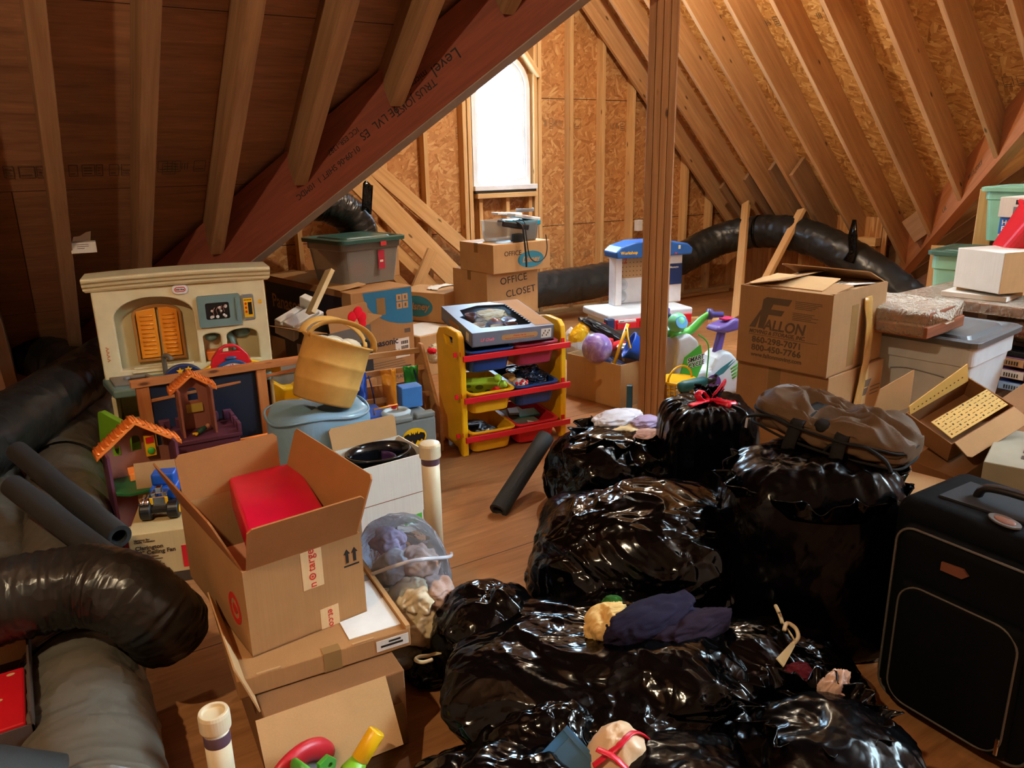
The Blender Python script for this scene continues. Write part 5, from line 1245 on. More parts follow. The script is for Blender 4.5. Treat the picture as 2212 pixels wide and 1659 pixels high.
cable('coiled clear cable on top of the white router', [e0 + Vector((0.36 + 0.07 * math.cos(a), 0.13 + 0.06 * math.sin(a), 1.168 + a * 0.0012)) for a in [i * 0.7 for i in range(28)]], 0.0035, M_GREY, 3)
MB().box((0, 0, 0), (0.085, 0.06, 0.06)).build('plug', M_BLACK, thing('power_adapter', 'chunky black power adapter hanging at the front of the electronics bin', 'adapter', e0 + Vector((0.20, 0.03, 0.956)), R(4)), bevel=0.008)

# ------------------------------------------------------------------ yellow bin organiser
og = thing('toy_organizer', 'yellow plastic toy organizer with red rails in the middle of the room', 'toy organizer', (1.84, 3.47, 0), R(-5))
def org_panel(x):
    out = [(-0.02, 0), (0.03, 0.0), (0.06, 0.03), (0.24, 0.03), (0.27, 0.0), (0.32, 0), (0.31, 0.30), (0.31, 0.62), (0.27, 0.67), (0.16, 0.69), (0.03, 0.685), (-0.005, 0.66), (-0.015, 0.60)]
    hole = [(0.08, 0.60), (0.17, 0.60), (0.20, 0.645), (0.08, 0.645)]
    MB().plate(out, [hole], 0.035).build('side_panel', M_YEL, og, Matrix.Translation((x, 0, 0)) @ Matrix.Rotation(PI / 2, 4, 'Z') @ STAND, bevel=0.008, seg=3)
org_panel(0.0); org_panel(0.615)
bpy.context.view_layer.update()
rails = (0.575, 0.345, 0.125)
for z in rails:
    for y in (-0.066, 0.30): B((0.0 if y < 0 else 0.03, y, z - 0.034), (0.65 if y < 0 else 0.59, y + 0.014, z - 0.002)).build('rail', M_RED, og, bevel=0.003)
for z in rails:
    for x in (-0.037, 0.0, 0.616): B((x, -0.022, z - 0.012), (x + 0.002 + (0.018 if x != 0 else 0), -0.016, z + 0.012)).build('red_peg', M_RED, og)
def bin_(label, ix, z, col, nm, tilt=4):
    o = thing('toy_bin', label, 'toy bin', M=og.matrix_local @ Matrix.Translation((0.045 + ix * 0.275, -0.035, z - 0.115)) @ Matrix.Rotation(R(tilt), 4, 'X'))
    mb = MB(); n = 4; W_, D_ = 0.255, 0.34
    prof = [(0.022, 0.0), (0.016, 0.006), (0.0, 0.112), (-0.012, 0.118), (-0.012, 0.128), (0.004, 0.128), (0.006, 0.112), (0.024, 0.010)]
    rings = [[(x, y, zz) for x, y in rrect(i, i, W_ - i, D_ - i, 0.035, n)] for i, zz in prof]; L = len(rings[0])
    for r_ in rings: mb.v += [Vector(p) for p in r_]
    for i in range(len(rings) - 1):
        for k in range(L): mb.face((i * L + k, i * L + (k + 1) % L, (i + 1) * L + (k + 1) % L, (i + 1) * L + k))
    mb.face(list(range(L))[::-1]); mb.face([(len(rings) - 1) * L + k for k in range(L)])
    mb.build('tub', plain(nm, col, 0.35), o, smooth=False, bevel=0.002)
    return o
bins = [bin_('blue toy bin on the top left of the yellow organizer', 0, rails[0], (22, 62, 130), 'bin_blue'),
        bin_('maroon toy bin on the top right of the yellow organizer', 1, rails[0], (150, 40, 70), 'bin_maroon'),
        bin_('yellow toy bin with a lime toy, middle left of the organizer', 0, rails[1], (236, 180, 30), 'bin_yellow'),
        bin_('blue toy bin with a dark crumpled bag, middle right of the organizer', 1, rails[1], (22, 62, 130), 'bin_blue'),
        bin_('yellow toy bin of dark small parts, bottom left of the organizer', 0, rails[2], (236, 180, 30), 'bin_yellow'),
        bin_('red toy bin of flat game pieces, bottom right of the organizer', 1, rails[2], (206, 30, 44), 'bin_red')]
def inbin(b, name, label, cat, x, y, z, rz=0, rx=0, ry=0):
    return thing(name, label, cat, M=b.matrix_world @ Matrix.Translation((x, y, z)) @ Euler((R(rx), R(ry), R(rz))).to_matrix().to_4x4())
bpy.context.view_layer.update()
M_LIMET = plain('lime_toy_plastic', (150, 190, 50), 0.4)
t = inbin(bins[2], 'spotted_toy', 'lime green spotted toy block in the yellow middle bin', 'toy', 0.02, 0.16, 0.06, -20, 35, 0)
MB().box((0, 0, 0), (0.20, 0.05, 0.11)).cyl((0.19, 0.025, 0.11), (0.19, 0.025, 0.14), 0.022).cyl((0.20, 0.02, 0.06), (0.24, 0.02, 0.08), 0.022).build('body', M_LIMET, t, bevel=0.012, seg=3)
mb = MB()
for (x, z, r_) in ((0.04, 0.03, 0.02), (0.09, 0.08, 0.022), (0.14, 0.04, 0.018), (0.03, 0.09, 0.015)): mb.plate(oval(x, z, r_, r_, 16), [], 0.001, Matrix.Translation((0, -0.0003, 0)) @ STAND)
mb.build('printed_spots', plain('olive_spot', (70, 96, 40), 0.5), t)
t = inbin(bins[2], 'red_toy_piece', 'red toy piece with a white eye beside the lime toy', 'toy', 0.15, 0.06, 0.07, 10, 20, 15)
MB().box((0, 0, 0), (0.08, 0.06, 0.06)).build('body', M_RED, t, bevel=0.01); MB().ball((0.06, -0.002, 0.02), 0.014, sy=0.5).build('eye', M_WHITE, t, smooth=True)
def crumple(o, name, mat, c, r, seed, sq=(1, 1, 1), amp=0.35, lv=4):
    bm = bmesh.new(); bmesh.ops.create_icosphere(bm, subdivisions=lv, radius=1)
    for v in bm.verts:
        d = v.co.normalized(); k_ = 1 + amp * (0.6 * noise.noise(d * 2.1 + Vector((seed, 0, 0))) + 0.5 * (0.5 - abs(noise.noise(d * 4.3 + Vector((0, seed, 0))))) )
        v.co = Vector((c[0] + d.x * r * sq[0] * k_, c[1] + d.y * r * sq[1] * k_, c[2] + d.z * r * sq[2] * k_))
    me = bpy.data.meshes.new(name); bm.to_mesh(me); bm.free(); me.materials.append(mat)
    x = bpy.data.objects.new(name, me); COL.objects.link(x); x.parent = o
    return x
t = inbin(bins[3], 'crumpled_bag', 'dark blue crumpled plastic bag in the blue middle bin', 'bag', 0.15, 0.16, 0.11)
crumple(t, 'film', film('dark_blue_film', (16, 34, 60), 0.25), (0, 0, 0), 0.10, 3, (1, 1.1, 0.55), 0.6)
t = inbin(bins[3], 'spotted_ball', 'white toy with red spots in the blue middle bin', 'toy', 0.07, 0.09, 0.105)
MB().ball((0, 0, 0), 0.045, sz=0.7).build('body', M_WHITE, t, smooth=True)
mb = MB()
for (a, e) in ((-1.2, 0.3), (-2.0, 0.5), (-1.6, 0.9), (-0.6, 0.6), (-2.6, 0.4)): mb.ball((0.041 * math.cos(a) * math.cos(e), 0.041 * math.sin(a) * math.cos(e), 0.029 * math.sin(e)), 0.011, n=10, m=6)
mb.build('red_spots', M_RED, t, smooth=True)
t = inbin(bins[3], 'tan_toy', 'tan plush scrap behind the spotted toy in the blue bin', 'toy', 0.05, 0.17, 0.11)
crumple(t, 'plush', M_TAN, (0, 0, 0), 0.05, 5, (1, 1, 0.6))
rr = random.Random(11)
for i in range(7):
    t = inbin(bins[4], 'small_toy_part', 'tiny mixed toy parts heaped in the bottom left yellow bin', 'toy part', 0.06 + 0.13 * rr.random(), 0.06 + 0.2 * rr.random(), 0.06 + 0.025 * rr.random(), rr.uniform(0, 360), rr.uniform(-30, 30))
    t['group'] = 'small parts in the yellow bin'
    MB().box((0, 0, 0), (0.07, 0.02, 0.02)).build('piece', [M_BLACK, M_WHITE, M_GREY, M_CREAM, M_BLACK, M_NAVY, M_BLACK][i], t, bevel=0.005)
t = inbin(bins[4], 'dark_toy_mass', 'dark tangle of toys filling the bottom left yellow bin', 'toys', 0.125, 0.17, 0.045); t['kind'] = 'stuff'
crumple(t, 'lump', M_BLACK, (0, 0, 0), 0.10, 8, (1.0, 1.4, 0.4), 0.4)
for i, (x, y, w_, d_, m_, lb) in enumerate(((0.03, 0.05, 0.17, 0.24, plain('olive_card', (96, 104, 84), 0.6), 'olive green game card lying in the bottom right red bin'), (0.10, 0.16, 0.13, 0.09, plain('teal_case', (20, 110, 110), 0.4), 'teal case lying at the back of the bottom right red bin'), (0.05, 0.20, 0.06, 0.07, plain('silver_card', (170, 172, 170), 0.4), 'silver grey card at the back of the bottom right red bin'))):
    t = inbin(bins[5], 'game_piece', lb, 'game piece', x, y, 0.07 + i * 0.016, 8 - i * 12, 4)
    B((0, 0, 0), (w_, d_, 0.014)).build('piece', m_, t, bevel=0.002)
t = inbin(bins[5], 'white_triangle', 'small white triangular frame in the bottom right red bin', 'game piece', 0.10, 0.05, 0.09, 20)
MB().plate([(0, 0), (0.05, 0.0), (0.035, 0.045)], [[(0.01, 0.007), (0.04, 0.007), (0.032, 0.034)]], 0.006).build('frame', M_WHITE, t)

# tea set box on top
ts = thing('tea_set_box', 'grey-blue toy tea set box with a see-through top on the yellow organizer', 'toy box', M=Matrix.Translation((1.89, 3.41, 0.612)) @ Matrix.Rotation(R(-9), 4, 'Z') @ Matrix.Rotation(R(7), 4, 'X'))
M_TSB = plain('slate_blue_card', (112, 120, 140), 0.45)
MB().box((0, 0, 0), (0.47, 0.005, 0.075)).box((0, 0.495, 0), (0.47, 0.50, 0.075)).box((0, 0, 0), (0.005, 0.50, 0.075)).box((0.465, 0, 0), (0.47, 0.50, 0.075)).box((0, 0, 0), (0.47, 0.50, 0.005)).build('body', M_TSB, ts)
hole = [(0.075, 0.07), (0.345, 0.05)] + [(0.36 + (0.012 if i % 2 else -0.004), 0.06 + i * 0.016) for i in range(24)] + [(0.20, 0.455), (0.075, 0.40), (0.06, 0.30), (0.03, 0.28), (0.055, 0.18)]
MB().plate([(0, 0), (0.47, 0), (0.47, 0.50), (0, 0.50)], [hole], 0.003).build('window_card', M_TSB, ts, Matrix.Translation((0, 0, 0.0752)))
MB().plate([(0.37, 0.02), (0.465, 0.02), (0.465, 0.495), (0.30, 0.495), (0.365, 0.44)], [], 0.001).build('kraft_print', M_CARD, ts, Matrix.Translation((0, 0, 0.0785)))
B((0.01, 0.01, 0.070), (0.36, 0.46, 0.0715)).build('clear_film', clear('box_window', haze=0.0, rough=0.03, tint=0.99, refl=0.012), ts)
lab = MB().plate(rrect(0.165, 0.022, 0.375, 0.052, 0.014), [], 0.001).build('title_band', M_CARD2, ts, Matrix.Translation((0, -0.0005, 0)) @ STAND)
txt(ts, "Princess Tea Set", M_RINK, 0.011, (0.27, -0.0018, 0.039), FRONT, align='CENTER', bold=0.0002)
txt(ts, "Temps de th\u00e9 de Princesse \u2022 Tendre T\u00e9 Princesa", M_RINK, 0.0085, (0.27, -0.0018, 0.027), FRONT, align='CENTER')
txt(ts, "Lil Chefs", plain('pink_print2', (230, 130, 150), 0.5), 0.022, (0.045, -0.0012, 0.028), FRONT, shear=0.3, bold=0.0008)
patch(ts, 0.395, 0.01, 0.455, 0.062, M_WHITECARD, 'printed_picture'); mb = MB()
for i in range(6): mb.box((0.40 + i * 0.008, -0.0016, 0.02 + (i % 3) * 0.012), (0.406 + i * 0.008, -0.001, 0.03 + (i % 3) * 0.012))
mb.build('picture_marks', M_INKG, ts)
patch(ts, 0.05, 0.015, 0.09, 0.06, M_WHITECARD, 'printed_picture', side='L'); patch(ts, 0.20, 0.02, 0.36, 0.05, M_CARD, 'title_band', side='L')
M_COC = plain('cocoa_plastic', (124, 66, 40), 0.2); M_CARM = plain('caramel_plastic', (214, 166, 92), 0.2)
def cup(lb, x, y, m_, r=0.037, g='toy tea cups'):
    o = thing('toy_cup', lb, 'toy cup', M=ts.matrix_world @ Matrix.Translation((x, y, 0.022))); o['group'] = g
    MB().lathe([(r * 0.6, 0), (r * 0.8, 0.02), (r, 0.045), (r * 0.92, 0.045), (r * 0.7, 0.02), (0, 0.008)], 20).build('cup', m_, o, smooth=True)
    return o
bpy.context.view_layer.update()
cup('caramel toy cup nearest the front left of the tea set window', 0.10, 0.16, M_CARM); cup('caramel toy cup at the front middle of the tea set window', 0.18, 0.10, M_CARM); cup('cocoa brown toy cup at the right of the tea set window', 0.27, 0.12, M_COC); cup('cocoa brown toy cup at the far left of the tea set window', 0.12, 0.34, M_COC)
t = thing('toy_teapot', 'cocoa brown toy teapot in the middle of the tea set window', 'toy teapot', M=ts.matrix_world @ Matrix.Translation((0.21, 0.20, 0.016)))
MB().lathe([(0.02, 0), (0.042, 0.02), (0.045, 0.035), (0.02, 0.058), (0, 0.06)], 24).build('pot', M_COC, t, smooth=True); MB().tube([(0.035, 0, 0.02), (0.06, 0, 0.035), (0.075, 0, 0.05)], [0.012, 0.008, 0.007], 10).build('spout', M_COC, t, smooth=True)
t = thing('toy_cake', 'ruffled yellow toy doll dress at the back of the tea set window', 'toy', M=ts.matrix_world @ Matrix.Translation((0.25, 0.37, 0.03)))
crumple(t, 'frill', plain('butter_plastic', (224, 190, 110), 0.5), (0, 0, 0), 0.085, 2, (1.2, 0.8, 0.4), 0.5)
t = thing('toy_plates', 'flat brown toy plate at the front right of the tea set window', 'toy plate', M=ts.matrix_world @ Matrix.Translation((0.30, 0.22, 0.045))); MB().lathe([(0, 0), (0.035, 0.002), (0.045, 0.012), (0.04, 0.012), (0, 0.006)], 24).build('plate', M_COC, t, smooth=True)
t = thing('cocoa_tray', 'brown moulded tray lining the tea set box', 'tray', M=ts.matrix_world @ Matrix.Translation((0.01, 0.01, 0.0055))); B((0, 0, 0), (0.44, 0.47, 0.003)).build('tray', plain('dark_cocoa', (50, 28, 20), 0.4), t)

# ------------------------------------------------------------------ carton with ball and bucket
bc = carton('open kraft carton holding a purple ball and a blue bucket by the post', (3.06, 3.60, 0), R(10), 0.30, 0.47, 0.29, M_CARD2, flaps={})
def sphere_thing(name, label, cat, c, r, mat):
    o = thing(name, label, cat, c); MB().ball((0, 0, 0), r, n=40, m=24).build('ball', mat, o, smooth=True); return o
k = NT('swirl_ball'); v = k.coord((1, 1, 1)); k.set(Base_Color=k.ramp(k.noise(v, 9, 4, 0.6, 1.5), [(0.35, srgb(92, 70, 150)), (0.5, srgb(150, 120, 190)), (0.68, srgb(190, 186, 220))]), Roughness=0.35)
sphere_thing('play_ball', 'swirled purple and lilac play ball in the carton by the post', 'ball', GY(1290, 752, 3.80), 0.098, k.m)
bk = thing('toy_bucket', 'bright blue sand bucket lying tilted in the carton by the post', 'bucket', M=Matrix.Translation((3.24, 3.66, 0.36)) @ Matrix.Rotation(R(-35), 4, 'Z') @ Matrix.Rotation(R(-62), 4, 'Y'))
MB().lathe([(0.055, -0.10), (0.085, 0.05), (0.092, 0.05), (0.092, 0.06), (0.084, 0.06), (0.08, 0.045), (0.052, -0.09), (0, -0.09)], 32).build('pail', plain('royal_blue_plastic', (28, 90, 214), 0.35), bk, smooth=True)
MB().tube(spline([(0.0, 0.09, 0.055), (0.05, 0.08, 0.10), (0.09, 0.0, 0.12), (0.05, -0.08, 0.10), (0.0, -0.09, 0.055)], 6), 0.006, 8).build('handle', M_YEL, bk, smooth=True)
a, b_ = GY(1325, 790, 3.72), GY(1356, 700, 3.76)
t = thing('toy_spade', 'yellow toy spade handle sticking up beside the blue bucket', 'spade', a); MB().tube([(0, 0, 0), b_ - a], [0.012, 0.012], 12).build('handle', M_YEL, t, smooth=True)
t = thing('red_toy', 'red toy tool lying behind the blue bucket in the carton', 'toy', (3.22, 3.88, 0.30), R(15)); MB().box((0, 0, 0), (0.16, 0.05, 0.05)).box((-0.03, 0.0, 0.03), (0.02, 0.05, 0.09)).build('body', M_RED, t, bevel=0.01)
t = thing('white_ring_toy', 'white ring toy half buried behind the blue bucket', 'toy', (3.30, 3.84, 0.33)); MB().lathe([(0.05, -0.012), (0.062, 0.0), (0.05, 0.012), (0.038, 0.0), (0.05, -0.012)], 24).build('ring', M_WHITE, t, smooth=True)
t = thing('carton_filling', 'jumble of toys filling the carton below the ball', 'toys', (3.15, 3.82, 0.15)); t['kind'] = 'stuff'
crumple(t, 'lump', M_NAVY, (0.03, 0.02, 0), 0.13, 4, (0.9, 1.4, 0.9), 0.2)
# soft bag behind the carton
pg = thing('soft_toy_bag', 'grey and white floppy bag with a yellow patch behind the ball carton', 'bag', M=Matrix.Translation(GY(1290, 755, 4.12)) @ Matrix.Rotation(R(-14), 4, 'Z') @ Matrix.Rotation(R(32), 4, 'Y'))
crumple(pg, 'bag', plain('pale_grey_vinyl', (206, 208, 208), 0.4), (-0.06, 0, -0.02), 0.17, 7, (1.05, 0.5, 0.85), 0.25)
crumple(pg, 'black_flap', plain('black_vinyl', (22, 24, 26), 0.3), (0.02, -0.02, 0.13), 0.15, 9, (1.7, 0.5, 0.32), 0.2)
crumple(pg, 'yellow_patch', M_YEL, (-0.19, -0.03, 0.02), 0.08, 2, (0.8, 0.5, 1.2), 0.2)
t = thing('folded_pillow', 'plain white pillow slumped beside the floppy grey bag', 'pillow', GY(1236, 735, 4.3)); crumple(t, 'pillow', fabric('white_pillow', (220, 220, 224)), (0, 0, -0.04), 0.10, 6, (0.6, 0.7, 1.3), 0.15)
# blue printed box behind the organiser
bb = carton('small teal printed box standing behind the right side of the organizer', (2.93, 4.28, 0.0), R(8), 0.20, 0.22, 0.24, plain('teal_print_card', (48, 84, 104), 0.5), tape=False)
patch(bb, 0.0, 0.13, 0.20, 0.135, M_WHITECARD, 'printed_line'); patch(bb, 0.09, 0.0, 0.13, 0.24, M_CLEARTAPE, 'packing_tape'); patch(bb, 0.0, 0.0, 0.09, 0.10, M_BLACK, 'printed_panel')
txt(bb, '10', M_WHITECARD, 0.045, (0.02, -0.002, 0.03), FRONT)
t = thing('white_box', 'plain white box standing behind the tea set box', 'box', (2.62, 4.05, 0.0), R(-5)); B((0, 0, 0), (0.12, 0.22, 0.52)).build('body', M_WHITECARD, t, bevel=0.003)
t = thing('folded_cloth', 'small red and white cloth bundle between the rack and the organizer', 'cloth', GY(940, 765, 4.25)); crumple(t, 'cloth', fabric('cream_cloth', (214, 204, 176)), (0, 0, 0), 0.06, 4, (0.8, 0.8, 1.0), 0.4); crumple(t, 'red_trim', fabric('red_felt', (214, 20, 40)), (-0.03, -0.02, 0.03), 0.03, 5, (1, 1, 0.6), 0.3)

# ------------------------------------------------------------------ toy workbench
wb = thing('toy_workbench', 'white and blue plastic toy workbench behind the post', 'toy workbench', (3.70, 4.52, 0), R(-12))
M_WBG = plain('pale_grey_plastic', (204, 212, 220), 0.4)
MB().box((0.03, 0.02, 0), (0.10, 0.42, 0.33)).box((0.66, 0.02, 0), (0.73, 0.42, 0.33)).box((0.10, 0.36, 0), (0.66, 0.42, 0.33)).build('legs', M_WBG, wb, bevel=0.01)
MB().box((0, 0, 0.33), (0.76, 0.45, 0.39)).build('bench_top', M_WBG, wb, bevel=0.015, seg=3)
MB().box((0.02, -0.015, 0.27), (0.74, 0.02, 0.345)).build('red_front', M_RED, wb, bevel=0.004)
for i in range(3):
    b = B((0.07 + i * 0.20, -0.03, 0.275), (0.24 + i * 0.20, -0.015, 0.325)).build('drawer', M_RED, wb, bevel=0.006); B((0.08 + i * 0.20, -0.031, 0.328), (0.23 + i * 0.20, -0.018, 0.345)).build('drawer_label', M_WHITE, b)
    txt(wb, ['BOLTS', 'NAILS', 'SCREWS'][i], M_INK, 0.012, (0.09 + i * 0.20, -0.032, 0.332), FRONT, bold=0.0003)
MB().box((-0.02, -0.03, 0.25), (0.05, 0.03, 0.36)).build('vise', M_NAVY, wb, bevel=0.008); MB().cyl((-0.06, 0.0, 0.31), (-0.02, 0.0, 0.31), 0.022).build('vise_knob', M_RED, wb, bevel=0.004)
MB().box((0.22, 0.30, 0.39), (0.28, 0.42, 0.80)).box((0.63, 0.26, 0.39), (0.81, 0.42, 0.80)).box((0.26, 0.38, 0.39), (0.60, 0.42, 0.80)).build('tower', M_WHITE, wb, bevel=0.008)
B((0.262, 0.374, 0.60), (0.60, 0.38, 0.79)).build('pegboard', M_CARD2, wb)
mb = MB()
for i in range(9):
    for j in range(5): mb.ball((0.29 + i * 0.033, 0.374, 0.62 + j * 0.035), 0.004, n=8, m=5)
mb.build('peg_holes', M_BLACK, wb)
txt(wb, '12', M_RINK, 0.06, (0.30, 0.3735, 0.72), FRONT, bold=0.001)
for z in (0.55, 0.46): MB().lathe([(0.035, 0.0), (0.045, 0.01), (0.05, 0.02), (0.04, 0.02), (0.03, 0.006), (0, 0.004)], 20, Matrix.Translation((0.31, 0.378, z)) @ STAND).build('round_holder', M_WBG, wb, smooth=True)
MB().box((0.65, 0.25, 0.54), (0.805, 0.262, 0.71)).build('message_board', M_NAVY, wb, bevel=0.004); txt(wb, 'Messages', M_WHITE, 0.022, (0.727, 0.249, 0.675), FRONT, align='CENTER', bold=0.0004)
MB().plate([(0.19, 0.78), (0.87, 0.78), (0.88, 0.83), (0.83, 0.87), (0.64, 0.905), (0.36, 0.905), (0.23, 0.87), (0.18, 0.83)], [], 0.22).build('roof', plain('workshop_blue', (34, 92, 168), 0.4), wb, Matrix.Translation((0, 0.44, 0)) @ STAND, bevel=0.012, seg=3)
txt(wb, 'Workshop', M_YEL, 0.034, (0.22, 0.2195, 0.812), FRONT, bold=0.0012)
B((0.74, 0.218, 0.83), (0.76, 0.221, 0.86)).build('sticker', M_CREAM, wb); MB().ball((0.72, 0.22, 0.795), 0.008, n=10, m=6).build('red_stud', M_RED, wb, smooth=True)

# ------------------------------------------------------------------ ride-on toy cycle
cy = thing('toy_cycle', 'white grey toy exercise cycle with green handlebars and purple seat', 'toy cycle', (3.50, 3.52, 0), R(-8))
MB().plate([(-0.02, 0.0), (0.62, 0.0), (0.64, 0.05), (0.52, 0.08), (0.46, 0.16), (0.42, 0.24), (0.36, 0.30), (0.30, 0.31), (0.24, 0.27), (0.20, 0.20), (0.12, 0.20), (0.10, 0.40), (0.02, 0.46), (-0.08, 0.44), (-0.10, 0.10)], [], 0.16).build('body', M_WBG, cy, Matrix.Translation((0, 0.10, 0)) @ STAND, bevel=0.03, seg=4)
MB().plate([(-0.06, 0.16), (0.07, 0.13), (0.13, 0.26), (0.10, 0.38), (-0.02, 0.31)], [], 0.006).build('green_sticker', M_GREEN, cy, Matrix.Translation((0, -0.06, 0)) @ STAND)
txt(cy, 'SMART\nCYCLE', M_WHITE, 0.042, (0.0, -0.0675, 0.27), (PI / 2, R(-8), 0), shear=0.15, bold=0.0035); txt(cy, 'SMART\nCYCLE', M_INK, 0.042, (0.001, -0.0688, 0.27), (PI / 2, R(-8), 0), shear=0.15, bold=0.0008)
MB().cyl((0.22, -0.065, 0.10), (0.22, -0.05, 0.10), 0.062, n=32).build('pedal_disc', plain('deep_violet_plastic', (90, 50, 120), 0.4), cy)
MB().tube([(0.22, -0.07, 0.10), (0.235, -0.075, 0.165)], [0.008] * 2, 10).build('crank', M_BLACK, cy)
MB().plate([(0.10, 0.08), (0.28, 0.20), (0.38, 0.25), (0.33, 0.20), (0.40, 0.24), (0.30, 0.16), (0.18, 0.12)], [], 0.002).build('stripe_sticker', plain('teal_stripe', (36, 110, 120), 0.4), cy, Matrix.Translation((0, -0.06, 0)) @ STAND)
for i in range(4): MB().tube([(0.36 + i * 0.006, -0.055, 0.18 - i * 0.022), (0.43, -0.058, 0.215 - i * 0.025)], [0.008] * 2, 8).build('green_fin', M_GREEN, cy, smooth=True)
MB().plate([(0.27, 0.28), (0.33, 0.28), (0.36, 0.44), (0.31, 0.44)], [], 0.04).build('seat_post', M_PURP, cy, Matrix.Translation((0, 0.04, 0)) @ STAND, bevel=0.01)
MB().plate([(0.24, 0.44), (0.34, 0.425), (0.46, 0.44), (0.45, 0.50), (0.40, 0.52), (0.33, 0.49), (0.26, 0.475)], [], 0.13).build('seat', M_PURP, cy, Matrix.Translation((0, 0.085, 0)) @ STAND, bevel=0.02, seg=4)
B((0.32, -0.02, 0.505), (0.40, 0.04, 0.52)).build('red_clip', plain('pink_red_plastic', (220, 40, 90), 0.35), cy, bevel=0.004)
MB().tube(spline([(-0.09, 0.02, 0.47), (-0.02, 0.02, 0.45), (0.06, 0.0, 0.465), (0.13, -0.03, 0.54), (0.17, -0.05, 0.575)], 5), [0.045 - 0.0012 * i for i in range(21)], 14, flat=0.8).build('handlebar', plain('spring_green_plastic', (90, 196, 80), 0.35), cy, smooth=True)
MB().ball((-0.05, -0.01, 0.53), 0.075, sx=0.9, sy=0.7, sz=0.85).build('console', plain('mint_plastic', (120, 214, 170), 0.3), cy, smooth=True)
MB().plate(oval(0, 0, 0.045, 0.04, 20), [], 0.004).build('screen', plain('screen_blue', (90, 170, 220), 0.2), cy, Matrix.Translation((-0.05, -0.055, 0.54)) @ Matrix.Rotation(R(-20), 4, 'X') @ STAND)
for (a, b_) in (((0.155, -0.05, 0.572), (0.25, -0.08, 0.565)), ((-0.10, 0.05, 0.56), (-0.06, 0.09, 0.60))): MB().tube([a, (Vector(a) + (Vector(b_) - Vector(a)) * 0.25), (Vector(a) + (Vector(b_) - Vector(a)) * 0.3), b_], [0.036, 0.036, 0.02, 0.019], 16).build('grip', plain('indigo_plastic', (70, 62, 130), 0.4), cy, smooth=True)
MB().tube(spline([(0.08, -0.06, 0.45), (0.15, -0.075, 0.38), (0.16, -0.07, 0.22), (0.15, -0.065, 0.05)], 6), 0.005, 8).build('cord', M_GREEN, cy, smooth=True)
MB().lathe([(0.05, 0), (0.052, 0.05), (0.03, 0.08), (0, 0.085)], 20, Matrix.Translation((0.60, -0.02, 0.0))).build('purple_foot', M_PURP, cy, smooth=True)
# laundry basket, drill, blue panel
lk = thing('laundry_basket', 'small yellow lattice basket on the floor just right of the post', 'basket', (3.30, 3.34, 0))
mb = MB()
for i in range(20):
    a = 2 * PI * i / 20; mb.tube([(0.085 * math.cos(a), 0.085 * math.sin(a), 0.0), (0.105 * math.cos(a), 0.105 * math.sin(a), 0.21)], 0.0045, 6)
for z in (0.01, 0.05, 0.09, 0.13, 0.17):
    r_ = 0.085 + 0.02 * z / 0.21; mb.tube([(r_ * math.cos(2 * PI * i / 28), r_ * math.sin(2 * PI * i / 28), z) for i in range(29)], 0.0045, 6)
mb.build('lattice', M_YEL, lk, smooth=True)
MB().lathe([(0.105, 0.205), (0.118, 0.21), (0.118, 0.225), (0.104, 0.225)], 32).build('rim', M_YEL, lk, smooth=True)
MB().tube([(0.10 * math.cos(a), -0.02, 0.22 + 0.09 * math.sin(a)) for a in [PI * i / 12 for i in range(13)]], 0.006, 8).build('handle', M_YEL, lk, smooth=True)
q = GY(1500, 830, 3.20)
t = thing('cordless_drill', 'teal and black cordless drill lying behind the tied trash bag', 'drill', M=Matrix.Translation(q) @ Matrix.Rotation(R(-20), 4, 'Z') @ Matrix.Rotation(R(-8), 4, 'Y'))
MB().tube([(-0.10, 0, 0), (-0.07, 0, 0), (0.06, 0, 0), (0.08, 0, 0)], [0.028, 0.036, 0.036, 0.026], 16).build('body', plain('drill_teal', (24, 96, 104), 0.45), t, smooth=True); MB().tube([(0.08, 0, 0), (0.14, 0, 0)], [0.022, 0.014], 14).build('chuck', M_BLACK, t, smooth=True); MB().box((-0.09, -0.02, -0.12), (-0.04, 0.02, -0.02)).build('grip', M_BLACK, t, bevel=0.01)
t = thing('blue_slab', 'narrow blue plastic slab standing against the left of the post', 'panel', (3.00, 3.47, 0), R(-47)); B((0, 0, 0), (0.035, 0.03, 0.20)).build('panel', plain('harbour_blue', (30, 90, 130), 0.4), t, bevel=0.004)

# far duct along the gable wall and right knee wall
duct('black insulated duct along the foot of the gable wall', [(3.2, 6.12, 0.30), GY(1170, 625, 6.1), GY(1260, 612, 6.1), GY(1375, 588, 6.08), (6.0, 6.14, 0.47), (6.45, 6.0, 0.66), GX(1640, 500, 6.68), GX(1720, 506, 6.70), GX(1800, 535, 6.72), GX(1890, 590, 6.75), (6.85, 3.95, 0.2)], 0.165, film('duct_wrap_black', (34, 36, 36), 0.32, fine=24, coarse=7, bs=0.3), n=6, straps=(0.36, 0.6))
duct('black duct bending down behind the clear tote under the red beam', [GY(690, 436, 5.9), GY(730, 450, 5.9), GY(765, 480, 5.9), GY(782, 530, 5.9), GY(785, 620, 5.9)], 0.14, M_DUCT, seed=15)
t = thing('duct_strap', 'black strap tied up from the bent duct to the planks', 'strap', GY(785, 450, 5.80)); MB().grid(lambda u, v: (0.08 * u - 0.03 + 0.03 * v, -0.03, 0.22 * v - 0.03 + 0.02 * math.sin(u * 5)), 5, 6).build('strap', M_BAG, t, smooth=True, solid=0.005)
t = thing('hanger_strap', 'black plastic strap hanging from the rafters to the right duct', 'strap', GX(1842, 510, 6.55))
MB().tube([(0, 0, 0.15), (0, 0, 0.0), (0.02, 0, -0.15), (0, 0.02, -0.24)], [0.02, 0.05, 0.04, 0.06], 8, flat=0.3).build('strap', M_BAG, t, smooth=True)
